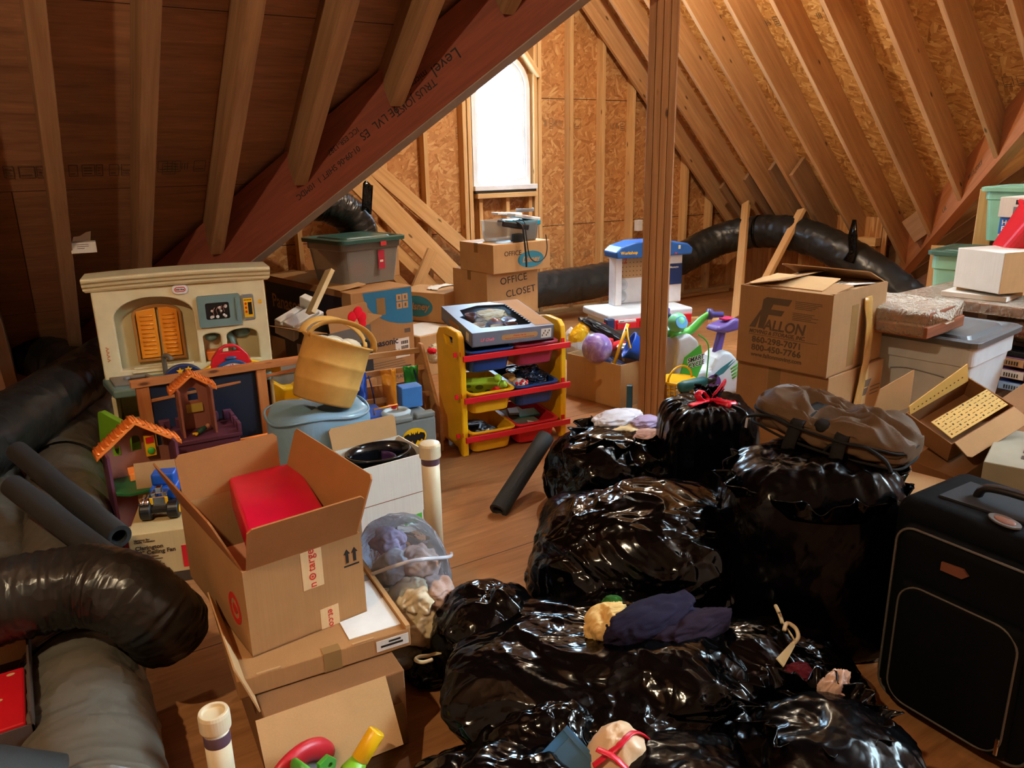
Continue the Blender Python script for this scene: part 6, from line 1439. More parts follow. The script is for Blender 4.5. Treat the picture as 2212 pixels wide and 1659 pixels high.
# ------------------------------------------------------------------ right side: moving boxes, totes, alcove
M_KR = cardboard('moving_box_card', (160, 120, 80))
M_MINK = plain('moving_ink', (92, 72, 52), 0.7)
fz = 0.50
fl = carton('plain lower moving box taped shut under the tall printed moving box', (3.22, 2.235, 0), R(7), 0.56, 0.52, fz - 0.004, M_KR, tape=False)
patch(fl, 0.26, 0.35, 0.33, 0.5, M_TAPE, 'packing_tape', side='L')
txt(fl, 'F', M_MINK, 0.16, (0.24, -0.0012, 0.29), (PI / 2, 0, 0), shear=0.35, bold=0.012, sx=1.6)
lines(fl, 0.44, 0.36, 0.11, 3, 0.02, 0.006, M_MINK)
patch(fl, 0.33, 0.15, 0.40, 0.49, M_CLEARTAPE, 'packing_tape', y=-0.0012)
fh = 0.405
fu = carton('tall printed moving box with phone numbers, its top flaps half open', (3.19, 2.23, fz), R(9), 0.575, 0.50, fh, M_KR, flaps={'L': (-84, 0.22), 'R': (-70, 0.22), 'B': (-78, 0.22)}, inner=M_KR)
MB().plate([(0, 0), (0.55, 0), (0.50, 0.24), (0.06, 0.22)], [], 0.005).build('flap', M_KR, fu, Matrix.Translation((0.012, 0.0, fh)) @ Matrix.Rotation(R(-5), 4, 'X'))
MB().plate([(0, 0), (0.40, 0), (0.36, 0.26), (0.02, 0.24)], [], 0.004).build('flap', M_CARD2, fu, Matrix.Translation((0.04, 0.48, fh + 0.005)) @ Matrix.Rotation(-PI / 2, 4, 'Z') @ Matrix.Rotation(R(6), 4, 'X'))
ot = MB().plate([(0, 0), (0.20, 0), (0.18, 0.12), (0.01, 0.13)], [], 0.002).build('white_top_sheet', M_WHITECARD, fu, Matrix.Translation((0.22, 0.06, fh + 0.013)) @ Matrix.Rotation(R(-20), 4, 'Z') @ Matrix.Rotation(R(-4), 4, 'X'))  # white sheet laid over the top flaps
lines(fu, 0.24, 0.155, 0.12, 5, 0.018, 0.008, M_INKG, side='T', y=fh + 0.018, seed=4)
# print on the left-facing side (toward the camera): local x of the side runs from back to front
def ltxt(s, along, z, size, **kw): return txt(fu, s, M_MINK, size, (-0.0012, along, z), LEFT, **kw)
Fm = Matrix.Translation((-0.0008, 0.43, 0.20)) @ Matrix.Rotation(-PI / 2, 4, 'Z') @ STAND
MB().plate([(0.045, -0.005), (0.075, -0.005), (0.10, 0.07), (0.17, 0.07), (0.185, 0.098), (0.11, 0.098), (0.122, 0.125), (0.205, 0.125), (0.222, 0.158), (0.085, 0.158), (0.066, 0.145)], [], 0.001).build('printed_monogram', M_MINK, fu, Fm)
MB().plate([(-0.005, -0.005), (0.03, -0.005), (0.062, 0.09), (0.055, 0.09)], [], 0.001).build('printed_wedge', M_MINK, fu, Fm)
ltxt('ALLON', 0.355, 0.192, 0.075, shear=0.2, bold=0.0016, sx=0.92)
ltxt('MOVING & STORAGE, INC.', 0.435, 0.166, 0.027, shear=0.25, bold=0.0007, sx=0.96)
patch(fu, 0.06, 0.157, 0.435, 0.1595, M_MINK, 'printed_rule', side='L')
ltxt('860-298-7071', 0.415, 0.118, 0.044, bold=0.0012, space=1.06, sx=1.05)
ltxt('800-450-7766', 0.415, 0.076, 0.044, bold=0.0012, space=1.06, sx=1.05)
ltxt('www.fallonmoving.com', 0.415, 0.044, 0.030, bold=0.0006, sx=1.0)
lines(fu, 0.19, 0.352, 0.15, 5, 0.0085, 0.003, M_MINK, side='L', seed=6, y=-0.001); lines(fu, 0.20, 0.295, 0.155, 5, 0.0085, 0.003, M_MINK, side='L', seed=7, y=-0.001)
# sagging tape down the right-facing side
patch(fu, 0.20, 0.02, 0.27, 0.33, M_TAPE, 'packing_tape')
MB().grid(lambda u, v: (0.30 + 0.08 * u + 0.015 * math.sin(v * 5), -0.012 - 0.02 * math.sin(PI * v) - 0.01 * noise.noise(Vector((u * 3, v * 7, 2))), 0.36 - v * 0.62), 6, 24).build('loose_tape', plain('loose_tape', (176, 134, 72), 0.18), fu, smooth=True, solid=0.0015)

# big grey tote with lid and shrink-wrapped bundle
M_TOTEG = plain('pale_grey_tote', (196, 202, 206), 0.45)
tg = tote('large pale grey storage tote with a dark grey lid, beside the tall moving box', (3.98, 1.96, 0), R(8), 0.60, 0.54, 0.60, M_TOTEG, plain('charcoal_lid', (88, 88, 90), 0.35), taper=0.09, lid_h=0.05)
MB().tube(spline([(0.012, 0.40, 0.41), (0.008, 0.30, 0.425), (0.008, 0.12, 0.41)], 6), 0.003, 8).build('moulded_line', M_GREY, tg, smooth=True)
patch(tg, 0.02, 0.34, 0.06, 0.42, M_CLEARTAPE, 'tape_scrap', y=0.004)
M_WRAP = clear('shrink_wrap', (255, 240, 215), haze=0.22, rough=0.10, tint=0.92, bump=0.9, bscale=26)
sw = thing('wrapped_bundle', 'brown wood bundle in shiny shrink wrap lying on the grey tote', 'wrapped bundle', (3.70, 2.05, 0.655), R(8))
bd_ = wood('walnut_bundle', (150, 84, 46), (96, 52, 30), knots=False)
for i, (z0, z1, ins) in enumerate(((0, 0.06, 0.0), (0.062, 0.125, 0.04))):
    B((ins, ins * 0.3, z0), (0.46 - ins, 0.95 - ins, z1)).build('board', bd_, sw, bevel=0.006)
mb = MB()
def wrapf(u, v):
    a = 2 * PI * u; sx = math.copysign(abs(math.cos(a)) ** 0.35, math.cos(a)); sz = math.copysign(abs(math.sin(a)) ** 0.35, math.sin(a))
    e = 1.0 if 0.02 < v < 0.98 else 0.0
    p = Vector((0.23 + 0.245 * sx * (0.25 + 0.75 * e), -0.015 + v * 0.98, 0.07 + 0.078 * sz * (0.2 + 0.8 * e) - (0.02 * (1 - abs(sx)) if sz > 0 else 0)))
    return p + Vector((0.006 * noise.noise(p * 21), 0.004 * noise.noise(p * 17 + Vector((5, 0, 0))), 0.008 * noise.noise(p * 14 + Vector((0, 9, 0)))))
mb.grid(wrapf, 72, 60); mb.build('wrap', M_WRAP, sw, smooth=True)
# wrapped flat panel and the clutter at the mouth of the alcove
pnl = thing('wrapped_board', 'long flat wrapped panel lying as a shelf in the right alcove', 'panel', (4.78, 1.72, 0.625), R(4))
B((0, 0, 0), (1.35, 1.10, 0.05)).build('board', bd_, pnl, bevel=0.006); B((-0.006, -0.006, -0.004), (1.356, 1.106, 0.056)).build('wrap', M_WRAP, pnl)
for i, (x, y, w_, d_, lb) in enumerate(((4.95, 2.10, 0.45, 0.6, 'dark carton holding up the wrapped panel near the grey tote'), (5.60, 1.90, 0.45, 0.7, 'dark carton holding up the far end of the wrapped panel'))):
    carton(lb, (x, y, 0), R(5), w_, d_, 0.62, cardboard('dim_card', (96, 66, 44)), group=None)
sb = thing('small_white_box', 'small white carton standing on the wrapped panel in the right alcove', 'box', (4.80, 2.27, 0.735), R(-14)); B((0, 0, 0), (0.32, 0.32, 0.24)).build('body', M_WHITECARD, sb, bevel=0.004)
B((0.002, -0.0012, 0.0), (0.318, 0.0, 0.24)).build('tan_side', M_CARD2, sb)
bk1 = thing('paper_stack', 'flat white book lying under the small white carton in the alcove', 'book', (4.86, 2.25, 0.682), R(10)); B((0, 0, 0), (0.42, 0.36, 0.03)).build('pages', M_WHITECARD, bk1, bevel=0.002)
bk2 = thing('wood_tray', 'flat tan wooden tray between the book and the small white carton', 'tray', (4.98, 2.22, 0.713), R(12)); B((0, 0, 0), (0.38, 0.36, 0.02)).build('slab', M_CARD2, bk2, bevel=0.002)
M_SEAF = plain('seafoam_plastic', (140, 196, 170), 0.45)
tote('seafoam green storage bin in the right alcove behind the uprights', (5.55, 2.50, 0.30), R(12), 0.50, 0.56, 0.56, M_SEAF, plain('dark_seafoam_lid', (70, 110, 100), 0.4), taper=0.05, name='storage_bin')
tote('upper seafoam green storage bin stacked at the back of the right alcove', (5.95, 2.48, 0.92), R(8), 0.55, 0.50, 0.36, M_SEAF, M_SEAF, taper=0.05, name='storage_bin')
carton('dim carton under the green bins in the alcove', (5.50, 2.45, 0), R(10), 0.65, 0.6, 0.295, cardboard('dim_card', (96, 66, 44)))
q = GX(2165, 545, 5.20)
hb = carton('white and blue printed box with white lettering at the right edge of the alcove', (5.58, 2.40, 0.895), R(-2), 0.30, 0.31, 0.22, M_WHITECARD, tape=False)
patch(hb, 0.0, 0.11, 0.31, 0.22, plain('print_sky', (40, 110, 190), 0.5), 'printed_band', side='L'); patch(hb, 0.0, 0.11, 0.30, 0.22, plain('print_sky', (40, 110, 190), 0.5), 'printed_band')
txt(hb, 'Hamst\nFor', M_WHITE, 0.045, (-0.0025, 0.295, 0.172), LEFT, bold=0.001)
mb = MB()
for i in range(6): mb.plate([(0.04 + i * 0.018, 0.01), (0.05 + i * 0.018, 0.01), (0.03 + i * 0.026, 0.10), (0.02 + i * 0.026, 0.10)], [], 0.001)
mb.build('printed_tools', plain('tool_print', (150, 140, 120), 0.5), hb, Matrix.Translation((-0.001, 0.27, 0)) @ Matrix.Rotation(-PI / 2, 4, 'Z') @ STAND)
pb2 = carton('white picture-printed box on top of the blue lettered box in the alcove', (5.56, 2.39, 1.118), R(1), 0.32, 0.32, 0.13, M_WHITECARD, tape=False)
patch(pb2, 0.14, 0.015, 0.23, 0.07, M_GREY, 'printed_picture', side='L'); patch(pb2, 0.19, 0.085, 0.22, 0.115, M_INK, 'printed_logo', side='L')
rdb = thing('red_bin', 'bright red open plastic bin tipped over at the right edge of the alcove', 'bin', M=Matrix.Translation((5.26, 2.12, 0.93)) @ Matrix.Rotation(R(40), 4, 'Z') @ Matrix.Rotation(R(-20), 4, 'Y') @ Matrix.Rotation(R(30), 4, 'X'))
mb = MB(); n = 4; prof = [(0.05, -0.22), (0.04, -0.21), (0.0, 0.06), (-0.015, 0.065), (-0.015, 0.08), (0.008, 0.08), (0.048, -0.20)]
rings = [[(x, y, z) for x, y in rrect(i, i, 0.30 - i, 0.34 - i, 0.05, n)] for i, z in prof]; L = len(rings[0])
for r_ in rings: mb.v += [Vector(p) for p in r_]
for i in range(len(rings) - 1):
    for k in range(L): mb.face((i * L + k, i * L + (k + 1) % L, (i + 1) * L + (k + 1) % L, (i + 1) * L + k))
mb.face(list(range(L))[::-1]); mb.face([(len(rings) - 1) * L + k for k in range(L)]); mb.build('tub', M_RED, rdb, bevel=0.002)
# dark shelf of small boxes beyond the tote
q = GX(2175, 800, 4.55)
for i, (py, m_, lb) in enumerate(((838, plain('photo_print', (150, 180, 210), 0.5), 'pale blue game case lying lowest in the small stack right of the grey tote'), (812, M_WHITECARD, 'white case with barcode, second from the bottom right of the grey tote'), (786, M_CARD2, 'tan case with barcode, topmost of the small stack right of the grey tote'))):
    p = GX(2168, py, 4.80)
    t = thing('game_case', lb, 'game case', (p.x - 0.02, p.y - 0.34, p.z), R(3)); B((0, 0, 0), (0.20, 0.36, 0.055)).build('case', M_PLUMP if i else M_NAVY, t, bevel=0.003)
    B((-0.0015, 0.22, 0.004), (0, 0.355, 0.05)).build('spine_label', m_, t)
    mb = MB()
    for k in range(6): mb.box((-0.003, 0.25 + k * 0.014, 0.012), (-0.0015, 0.256 + k * 0.014, 0.034))
    mb.build('printed_marks', M_INK, t)
p = GX(2168, 850, 4.80)
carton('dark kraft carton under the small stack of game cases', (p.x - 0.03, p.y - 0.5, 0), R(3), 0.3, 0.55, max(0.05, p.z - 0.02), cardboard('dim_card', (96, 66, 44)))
t = thing('wrapped_package', 'crinkled clear wrapped pink package above the game cases', 'package', GX(2190, 700, 4.95)); crumple(t, 'contents', plain('dusty_pink', (170, 90, 90), 0.6), (0, -0.1, -0.02), 0.12, 3, (1, 1.4, 0.5), 0.2); crumple(t, 'wrap', M_WRAP, (0, -0.1, -0.02), 0.135, 3, (1, 1.4, 0.52), 0.25)
t = thing('dark_shelf_board', 'dark flat shelf board under the pink wrapped package', 'board', GX(2180, 755, 4.85) + Vector((-0.05, -0.45, -0.02)), R(3)); B((0, 0, 0), (0.4, 0.6, 0.03)).build('board', M_BLACK, t, bevel=0.002)

# patterned open carton and the tilted kraft cartons
pc = carton('small open carton with a dotted yellow lining, leaning on tilted kraft cartons', (0, 0, 0), 0, 0.34, 0.22, 0.10, M_CARDD, flaps={'F': (105, 0.08)}, inner=M_CARD2,
            M=Matrix.Translation((2.98, 1.50, 0.36)) @ Matrix.Rotation(R(-12), 4, 'Z') @ Matrix.Rotation(R(-20), 4, 'Y') @ Matrix.Rotation(R(20), 4, 'X'))
M_LIN = plain('yellow_lining', (226, 184, 96), 0.6)
ln = MB().plate([(0, 0), (0.30, 0), (0.30, 0.10), (0, 0.10)], [], 0.004).build('dotted_lining', M_LIN, pc, Matrix.Translation((0.02, 0.02, 0.102)) @ Matrix.Rotation(R(6), 4, 'X'))
ln2 = MB().plate([(0, 0), (0.32, 0), (0.32, 0.12), (0, 0.06)], [], 0.004).build('dotted_lining', M_LIN, pc, Matrix.Translation((0.01, 0.212, 0.09)) @ Matrix.Rotation(R(75), 4, 'X') @ Matrix.Diagonal((1, 0.7, 1, 1)))
mb = MB()
for j in range(6):
    for i in range(14):
        mb.box((0.012 + i * 0.021, 0.010 + j * 0.016, 0.0042), (0.012 + i * 0.021 + (0.007 if (i + j) % 4 == 0 else 0.013), 0.010 + j * 0.016 + (0.007 if (i + j) % 4 == 0 else 0.002), 0.0048))
mb.build('printed_dots', M_BRN, ln, keep=True)
mb = MB()
for i in range(13): mb.box((0.02 + i * 0.022, 0.02 + i * 0.002, 0.0042), (0.027 + i * 0.022, 0.027 + i * 0.002, 0.0048))
mb.build('printed_dots', M_BRN, ln2, keep=True)
tc = carton('long kraft carton tilted up to the right, with dark tape, below the dotted carton', (0, 0, 0), 0, 0.75, 0.22, 0.13, M_CARDD, tape=False,
            M=Matrix.Translation((2.98, 1.42, 0.20)) @ Matrix.Rotation(R(-8), 4, 'Z') @ Matrix.Rotation(R(-20), 4, 'Y'))
patch(tc, 0.20, -0.001, 0.29, 0.131, M_NAVY, 'dark_tape', y=-0.0015)
txt(tc, '\u2191\u2191', M_INK, 0.05, (0.58, -0.0015, 0.04), FRONT)
carton('square brown carton standing under the tilted kraft carton', (2.62, 1.36, 0), R(12), 0.26, 0.30, 0.33, M_CARD, tape=False)
wc = carton('pale grey carton with punched holes at the right edge behind the suitcase', (2.95, 0.98, 0.10), R(20), 0.45, 0.34, 0.36, plain('putty_card', (150, 142, 122), 0.6), tape=False)
for i in range(2):
    MB().plate(rrect(0.10 + i * 0.07, 0.20, 0.14 + i * 0.07, 0.235, 0.006), [], 0.001).build('punched_hole', M_BRN, wc, Matrix.Translation((0, 0.0, 0.361)))
    patch(wc, 0.10 + i * 0.09, 0.27, 0.15 + i * 0.09, 0.31, M_BRN, 'punched_hole')
B((0, 0, 0), (0.47, 0.36, 0.095)).build('support', M_CARDD, thing('flat_carton', 'flat dark carton under the punched grey carton', 'box', (2.94, 0.97, 0), R(20)))
MB().plate([(0, 0), (0.20, 0.03), (0.20, 0.20), (0.03, 0.13)], [], 0.004).build('panel', M_CARD2, thing('card_panel', 'pale card panel sticking up between the duffel bag and the grey tote', 'card', M=Matrix.Translation(GX(1880, 905, 2.95)) @ Matrix.Rotation(R(-15), 4, 'Z') @ STAND))
t = thing('green_cloth', 'dark green cloth heap between the suitcase and the right trash bag', 'cloth', (2.55, 1.18, 0.40)); crumple(t, 'cloth', fabric('forest_cloth', (20, 66, 44)), (0, 0, 0), 0.16, 6, (1.0, 0.8, 0.45), 0.3)
B((-0.14, -0.1, -0.40), (0.14, 0.1, -0.04)).build('body', M_BLACK, thing('black_bin', 'dark bin under the green cloth heap', 'bin', (2.55, 1.18, 0.40)))

# suitcase
M_NYL = fabric('black_nylon', (3, 4, 7), 0.8, bs=0.2, sc=500, spec=0.12)
M_PIPE = plain('grey_piping', (84, 78, 72), 0.5)
sc_ = thing('suitcase', 'large black soft suitcase with grey piping at the right edge', 'suitcase', (1.93, 0.60, 0.0), R(0))
SW, SD, SH = 0.34, 0.50, 0.64                      # depth in x, width in y, height
MB().box((0.0, 0, 0.03), (SW, SD, SH)).build('shell', M_NYL, sc_, bevel=0.045, seg=6, smooth=True)
def face_loop(y0, y1, z0, z1, r, x):
    return [(x, y, z) for y, z in rrect(y0, z0, y1, z1, r, 8)]
def loop_tube(parent, pts, r, name, mat, closed=True):
    P = pts + ([pts[0], pts[1]] if closed else [])
    return MB().tube(P, r, 8, caps=not closed).build(name, mat, parent, smooth=True)
B((-0.04, 0.05, 0.05), (0.03, SD - 0.04, 0.585)).build('front_pocket', M_NYL, sc_, bevel=0.035, seg=5, smooth=True)
B((-0.065, 0.10, 0.06), (-0.02, SD - 0.075, 0.44)).build('lower_pocket', M_NYL, sc_, bevel=0.03, seg=5, smooth=True)
loop_tube(sc_, face_loop(0.02, SD - 0.02, 0.05, SH - 0.008, 0.05, 0.03), 0.0045, 'piping', M_PIPE)
loop_tube(sc_, face_loop(0.02, SD - 0.02, 0.05, SH - 0.008, 0.05, SW - 0.03), 0.0045, 'piping', M_PIPE)
loop_tube(sc_, face_loop(0.055, SD - 0.045, 0.055, 0.58, 0.05, -0.038), 0.0035, 'piping', M_PIPE)
loop_tube(sc_, face_loop(0.11, SD - 0.085, 0.07, 0.432, 0.06, -0.063), 0.003, 'piping', M_PIPE)
MB().plate([(-0.035, -0.014), (0.02, -0.014), (0.035, 0.0), (0.02, 0.014), (-0.035, 0.010)], [], 0.006).build('leather_tab', plain('brown_leather', (110, 62, 44), 0.6), sc_, Matrix.Translation((-0.041, 0.29, 0.515)) @ Matrix.Rotation(-PI / 2, 4, 'Z') @ STAND)
MB().tube(spline([(0.16, 0.36, SH), (0.16, 0.34, SH + 0.035), (0.16, 0.25, SH + 0.045), (0.16, 0.16, SH + 0.035), (0.16, 0.14, SH)], 6), 0.016, 12, flat=0.7).build('handle', M_BLACK, sc_, smooth=True)
MB().plate([(0.10, 0.10), (0.22, 0.10), (0.24, 0.42), (0.08, 0.42)], [], 0.008).build('handle_patch', plain('charcoal_cloth', (24, 24, 28), 0.8), sc_, Matrix.Translation((0, 0, SH - 0.002)))
tagm = MB().plate(oval(0, 0, 0.045, 0.026, 28), [], 0.004).build('luggage_tag', plain('dim_grey', (96, 92, 90), 0.5), sc_, Matrix.Translation((0.06, 0.24, SH + 0.004)) @ Matrix.Rotation(R(70), 4, 'Z'))
MB().ball((0, 0, 0.004), 0.03, sz=0.12, sy=0.6).build('printed_picture', plain('orange_print', (120, 70, 44), 0.6), tagm, keep=True, smooth=True)
MB().box((-0.066, 0.112, 0.08), (-0.058, 0.122, 0.13)).build('zip_pull', M_CHROME, sc_, bevel=0.002)
for y in (0.12, SD - 0.12): MB().tube([(0.04, y, 0.03), (0.10, y, 0.03)], [0.03, 0.03], 16).build('wheel', M_BLACK, sc_)

# ------------------------------------------------------------------ left-over small toys at the bottom edge
q = G(632, 1640, 0.19)
t = thing('toy_camera', 'toy with a green disc and red loop in front of the lower carton', 'toy', (q.x, q.y - 0.02, 0.0), R(20))
MB().box((-0.05, -0.06, 0.0), (0.07, 0.06, 0.16)).build('body', M_GREY, t, bevel=0.015)
MB().tube([(0.075 * math.cos(a) + 0.01, 0.0, 0.15 + 0.055 * math.sin(a)) for a in [PI * i / 18 for i in range(19)]], [0.018] * 19, 10, flat=1.6).build('red_loop', plain('crimson_plastic', (190, 30, 44), 0.4), t, smooth=True)
MB().lathe([(0.0, 0.0), (0.046, 0.004), (0.050, 0.012), (0.046, 0.022), (0.025, 0.04), (0, 0.042)], 32, Matrix.Translation((0.01, -0.05, 0.20)) @ Matrix.Rotation(R(62), 4, 'Y') @ Matrix.Rotation(R(180), 4, 'X')).build('green_disc', plain('leaf_green_plastic', (74, 150, 50), 0.35), t, smooth=True)
MB().plate([(0.02, 0.0), (0.06, 0.0), (0.07, 0.03), (0.05, 0.055), (0.02, 0.05)], [oval(0.05, 0.028, 0.006, 0.006, 10)], 0.012).build('bracket', plain('leaf_green_plastic', (74, 150, 50), 0.35), t, Matrix.Translation((0.0, -0.055, 0.16)) @ STAND, bevel=0.003)
a = G(758, 1672, 0.13); b_ = G(815, 1578, 0.21)
t = thing('toy_shaker', 'toy with a bright yellow cylinder handle and green collar at the bottom edge', 'toy', a)
v = b_ - a
MB().tube([v * 0.30, v * 0.34, v * 0.97, v], [0.018, 0.022, 0.022, 0.019], 24).build('yellow_grip', M_YEL, t, smooth=True)
MB().tube([v * -0.25, v * 0.05, v * 0.33], [0.03, 0.03, 0.02], 20).build('green_collar', M_LIME, t, smooth=True)
MB().ball((0.0, -0.04, -0.04), 0.06, sz=0.9).build('pale_dome', plain('ice_blue_plastic', (170, 214, 224), 0.3), t, smooth=True)
MB().box((-0.05, -0.09, -0.10), (0.05, 0.02, -0.03)).build('base', M_LIME, t, bevel=0.012)
# ------------------------------------------------------------------ trash bags
def sack(label, c, r, seed, mat=None, amp=0.16, fold=0.10, lv=6, name='trash_bag', cat='trash bag', squash=2.6, lump=1.4, flat_z=None, neck=None, gather=0.0, lean=(0, 0), creases=1.0, rz=0.0, group=None, M=None, sub='film'):
    """crumpled sack standing on z=0 of its own frame; r = (rx, ry, height)"""
    o = thing(name, label, cat, c, rz, group) if M is None else thing(name, label, cat, M=M)
    bm = bmesh.new(); bmesh.ops.create_icosphere(bm, subdivisions=lv, radius=1)
    S = Vector((seed * 3.7, seed * 1.3, seed * 2.1))
    for v in bm.verts:
        d = v.co.normalized()
        # rounded-box body
        p = squash
        k_ = (abs(d.x) ** p + abs(d.y) ** p + abs(d.z) ** p) ** (-1 / p)
        w = d + 0.35 * Vector((noise.noise(d * 1.7 + S), noise.noise(d * 1.7 + S + Vector((7, 0, 0))), noise.noise(d * 1.7 + S + Vector((0, 7, 0)))))
        big = noise.noise(w * lump + S)
        r1 = 1 - abs(noise.noise(w * 2.6 + S * 2)) * 2
        dd, _ = noise.voronoi(w * 2.3 + S)
        ed = min(0.35, dd[1] - dd[0])
        dd2, _ = noise.voronoi(w * 5.2 + S * 1.7)
        ed2 = min(0.35, dd2[1] - dd2[0])
        fine = 1 - abs(noise.noise(Vector((w.x * 9, w.y * 9, w.z * 4)) + S)) * 2
        k2 = 1 + amp * big + creases * (fold * (0.20 * r1 + 0.55 * (0.18 - ed)) + 0.035 * (0.18 - ed2) + 0.004 * fine)
        if gather and d.z > 0:
            a = math.atan2(d.y, d.x); g_ = min(1, d.z * 1.25)
            k2 += gather * g_ * (0.6 * math.sin(a * 13 + 3 * big) + 0.4 * math.sin(a * 29 + seed)) * 0.16
        x, y, z = d.x * k_ * k2 * r[0], d.y * k_ * k2 * r[1], d.z * k_ * k2
        if z < -0.72: z = -0.72 + (z + 0.72) * 0.12
        hz = (z + 0.755) / 1.755
        x += lean[0] * hz; y += lean[1] * hz
        v.co = Vector((x, y, max(0.002, hz * r[2])))
    me = bpy.data.meshes.new(sub); bm.to_mesh(me); bm.free(); me.materials.append(mat or M_BAG)
    me.polygons.foreach_set('use_smooth', [True] * len(me.polygons))
    x = bpy.data.objects.new(sub, me); COL.objects.link(x); x.parent = o
    return o
def rag(label, c, r, seed, mat, sq=(1, 1, 0.5), amp=0.5, name='cloth', cat='cloth', M=None, lv=5, group=None):
    o = thing(name, label, cat, c, 0, group) if M is None else thing(name, label, cat, M=M)
    bm = bmesh.new(); bmesh.ops.create_icosphere(bm, subdivisions=lv, radius=1); S = Vector((seed * 2.3, seed, seed * 4.1))
    for v in bm.verts:
        d = v.co.normalized(); w = d + 0.4 * Vector((noise.noise(d * 1.5 + S), noise.noise(d * 1.5 - S), noise.noise(d * 1.5 + S * 2)))
        k_ = 1 + amp * (0.5 * noise.noise(w * 1.6 + S) + 0.35 * (0.5 - abs(noise.noise(Vector((w.x * 2, w.y * 5, w.z * 3)) + S))))
        v.co = Vector((d.x * r * sq[0] * k_, d.y * r * sq[1] * k_, d.z * r * sq[2] * k_))
    me = bpy.data.meshes.new('cloth'); bm.to_mesh(me); bm.free(); me.materials.append(mat)
    me.polygons.foreach_set('use_smooth', [True] * len(me.polygons))
    x = bpy.data.objects.new('cloth_folds', me); COL.objects.link(x); x.parent = o; return o
def ruffle(parent, c, rx, ry, h, seed, mat=None, n=120, wav=9, flare=1.15, a0=0, a1=360, name='open_rim', amp=0.025):
    """crinkled open rim of a bag"""
    mb = MB(); full = (a1 - a0) >= 360
    def fn(u, v):
        a = R(a0 + (a1 - a0) * u)
        k_ = 1 + (flare - 1) * v + amp / rx * v * (math.sin(a * wav + seed) + 0.7 * math.sin(a * wav * 2.3 + seed * 2) + 1.2 * noise.noise(Vector((math.cos(a) * 4, math.sin(a) * 4, seed))))
        return (c[0] + rx * k_ * math.cos(a), c[1] + ry * k_ * math.sin(a), c[2] + h * v * (1 + 0.5 * noise.noise(Vector((math.cos(a) * 3, math.sin(a) * 3, seed + 4)))) - 0.3 * h * v * v)
    mb.grid(fn, n, 8)
    return mb.build(name, mat or M_BAG, parent, smooth=True, solid=0.002)
def ribbon(parent, pts, w, mat, name='drawstring'):
    P = spline(pts, 8); return MB().tube(P, [w * (1 + 0.25 * noise.noise(Vector((i * 0.7, 1, 2)))) for i in range(len(P))], 10, flat=0.35).build(name, mat, parent, smooth=True)
M_STR = plain('red_drawstring', (216, 30, 56), 0.35)

# tied upright bag near the post
t6 = sack('upright black trash bag tied shut with red drawstrings, beside the post', (2.36, 2.20, 0), (0.20, 0.17, 0.55), 3, M_BAGM, amp=0.05, fold=0.05, squash=5, gather=0.10, lv=6, rz=R(-32))
for pts in (((0.0, 0.0, 0.55), (0.03, -0.02, 0.60), (0.06, 0.0, 0.63), (0.05, 0.02, 0.58), (0.0, 0.0, 0.555)), ((0, 0, 0.555), (-0.04, -0.03, 0.60), (-0.06, -0.05, 0.585), (-0.03, -0.04, 0.555), (0, 0, 0.55)), ((0, 0, 0.555), (-0.05, -0.06, 0.562), (-0.10, -0.085, 0.556)), ((0, 0, 0.555), (0.05, -0.06, 0.565), (0.10, -0.06, 0.55), (0.06, -0.08, 0.556), (0.02, -0.03, 0.56))):
    ribbon(t6, pts, 0.016, M_STR)
MB().ball((0, 0, 0.555), 0.026, sz=0.7).build('knot', M_STR, t6, smooth=True)
ruffle(t6, (0.0, 0.02, 0.545), 0.045, 0.035, 0.07, 2, M_BAGM, amp=0.012)

# back bag spilling laundry
t1 = sack('half open black trash bag with folded laundry on top, behind the biggest bag', (2.15, 2.56, 0), (0.31, 0.26, 0.355), 8, amp=0.14, fold=0.10, lump=1.8, squash=2.3, rz=R(-20))
ruffle(t1, (0.03, 0.02, 0.30), 0.19, 0.15, 0.07, 5, amp=0.03)
cl = lambda c: fabric('laundry_%d_%d_%d' % c, c)
def at(px, py, z): return G(px, py, z)
rag('folded white shirt on the laundry bag behind the biggest trash bag', at(1335, 905, .36), 0.10, 3, cl((214, 214, 224)), (1.3, 0.8, 0.4))
rag('lilac folded cloth at the right end of the laundry bag', at(1395, 912, .36), 0.07, 5, cl((176, 160, 196)), (1.2, 0.7, 0.4))
rag('cream folded cloth under the white shirt on the laundry bag', at(1350, 935, .33), 0.08, 7, cl((220, 196, 150)), (1.3, 0.7, 0.35))
rag('pale pink cloth below the lilac one on the laundry bag', at(1398, 945, .33), 0.07, 9, cl((214, 180, 176)), (1.0, 0.8, 0.5))
t1b = sack('dark grey smooth trash bag slumped left of the laundry bag', (1.78, 2.25, 0), (0.22, 0.20, 0.22), 13, M_BAGM, amp=0.10, fold=0.06, rz=R(-30))

# big central bag
t2 = sack('biggest shiny crumpled black trash bag in the middle of the heap', (1.62, 1.76, 0.0), (0.37, 0.30, 0.47), 21, M_BAG, amp=0.15, fold=0.15, lump=1.2, squash=2.3, rz=R(-30), creases=1.0, lv=7)
rag('scrap of cream cloth peeking from a tear in the biggest trash bag', at(1275, 1218, .30) - (at(1275, 1218, .30) - CO).normalized() * 0.03, 0.035, 2, cl((210, 180, 130)), (0.6, 0.6, 1.1))
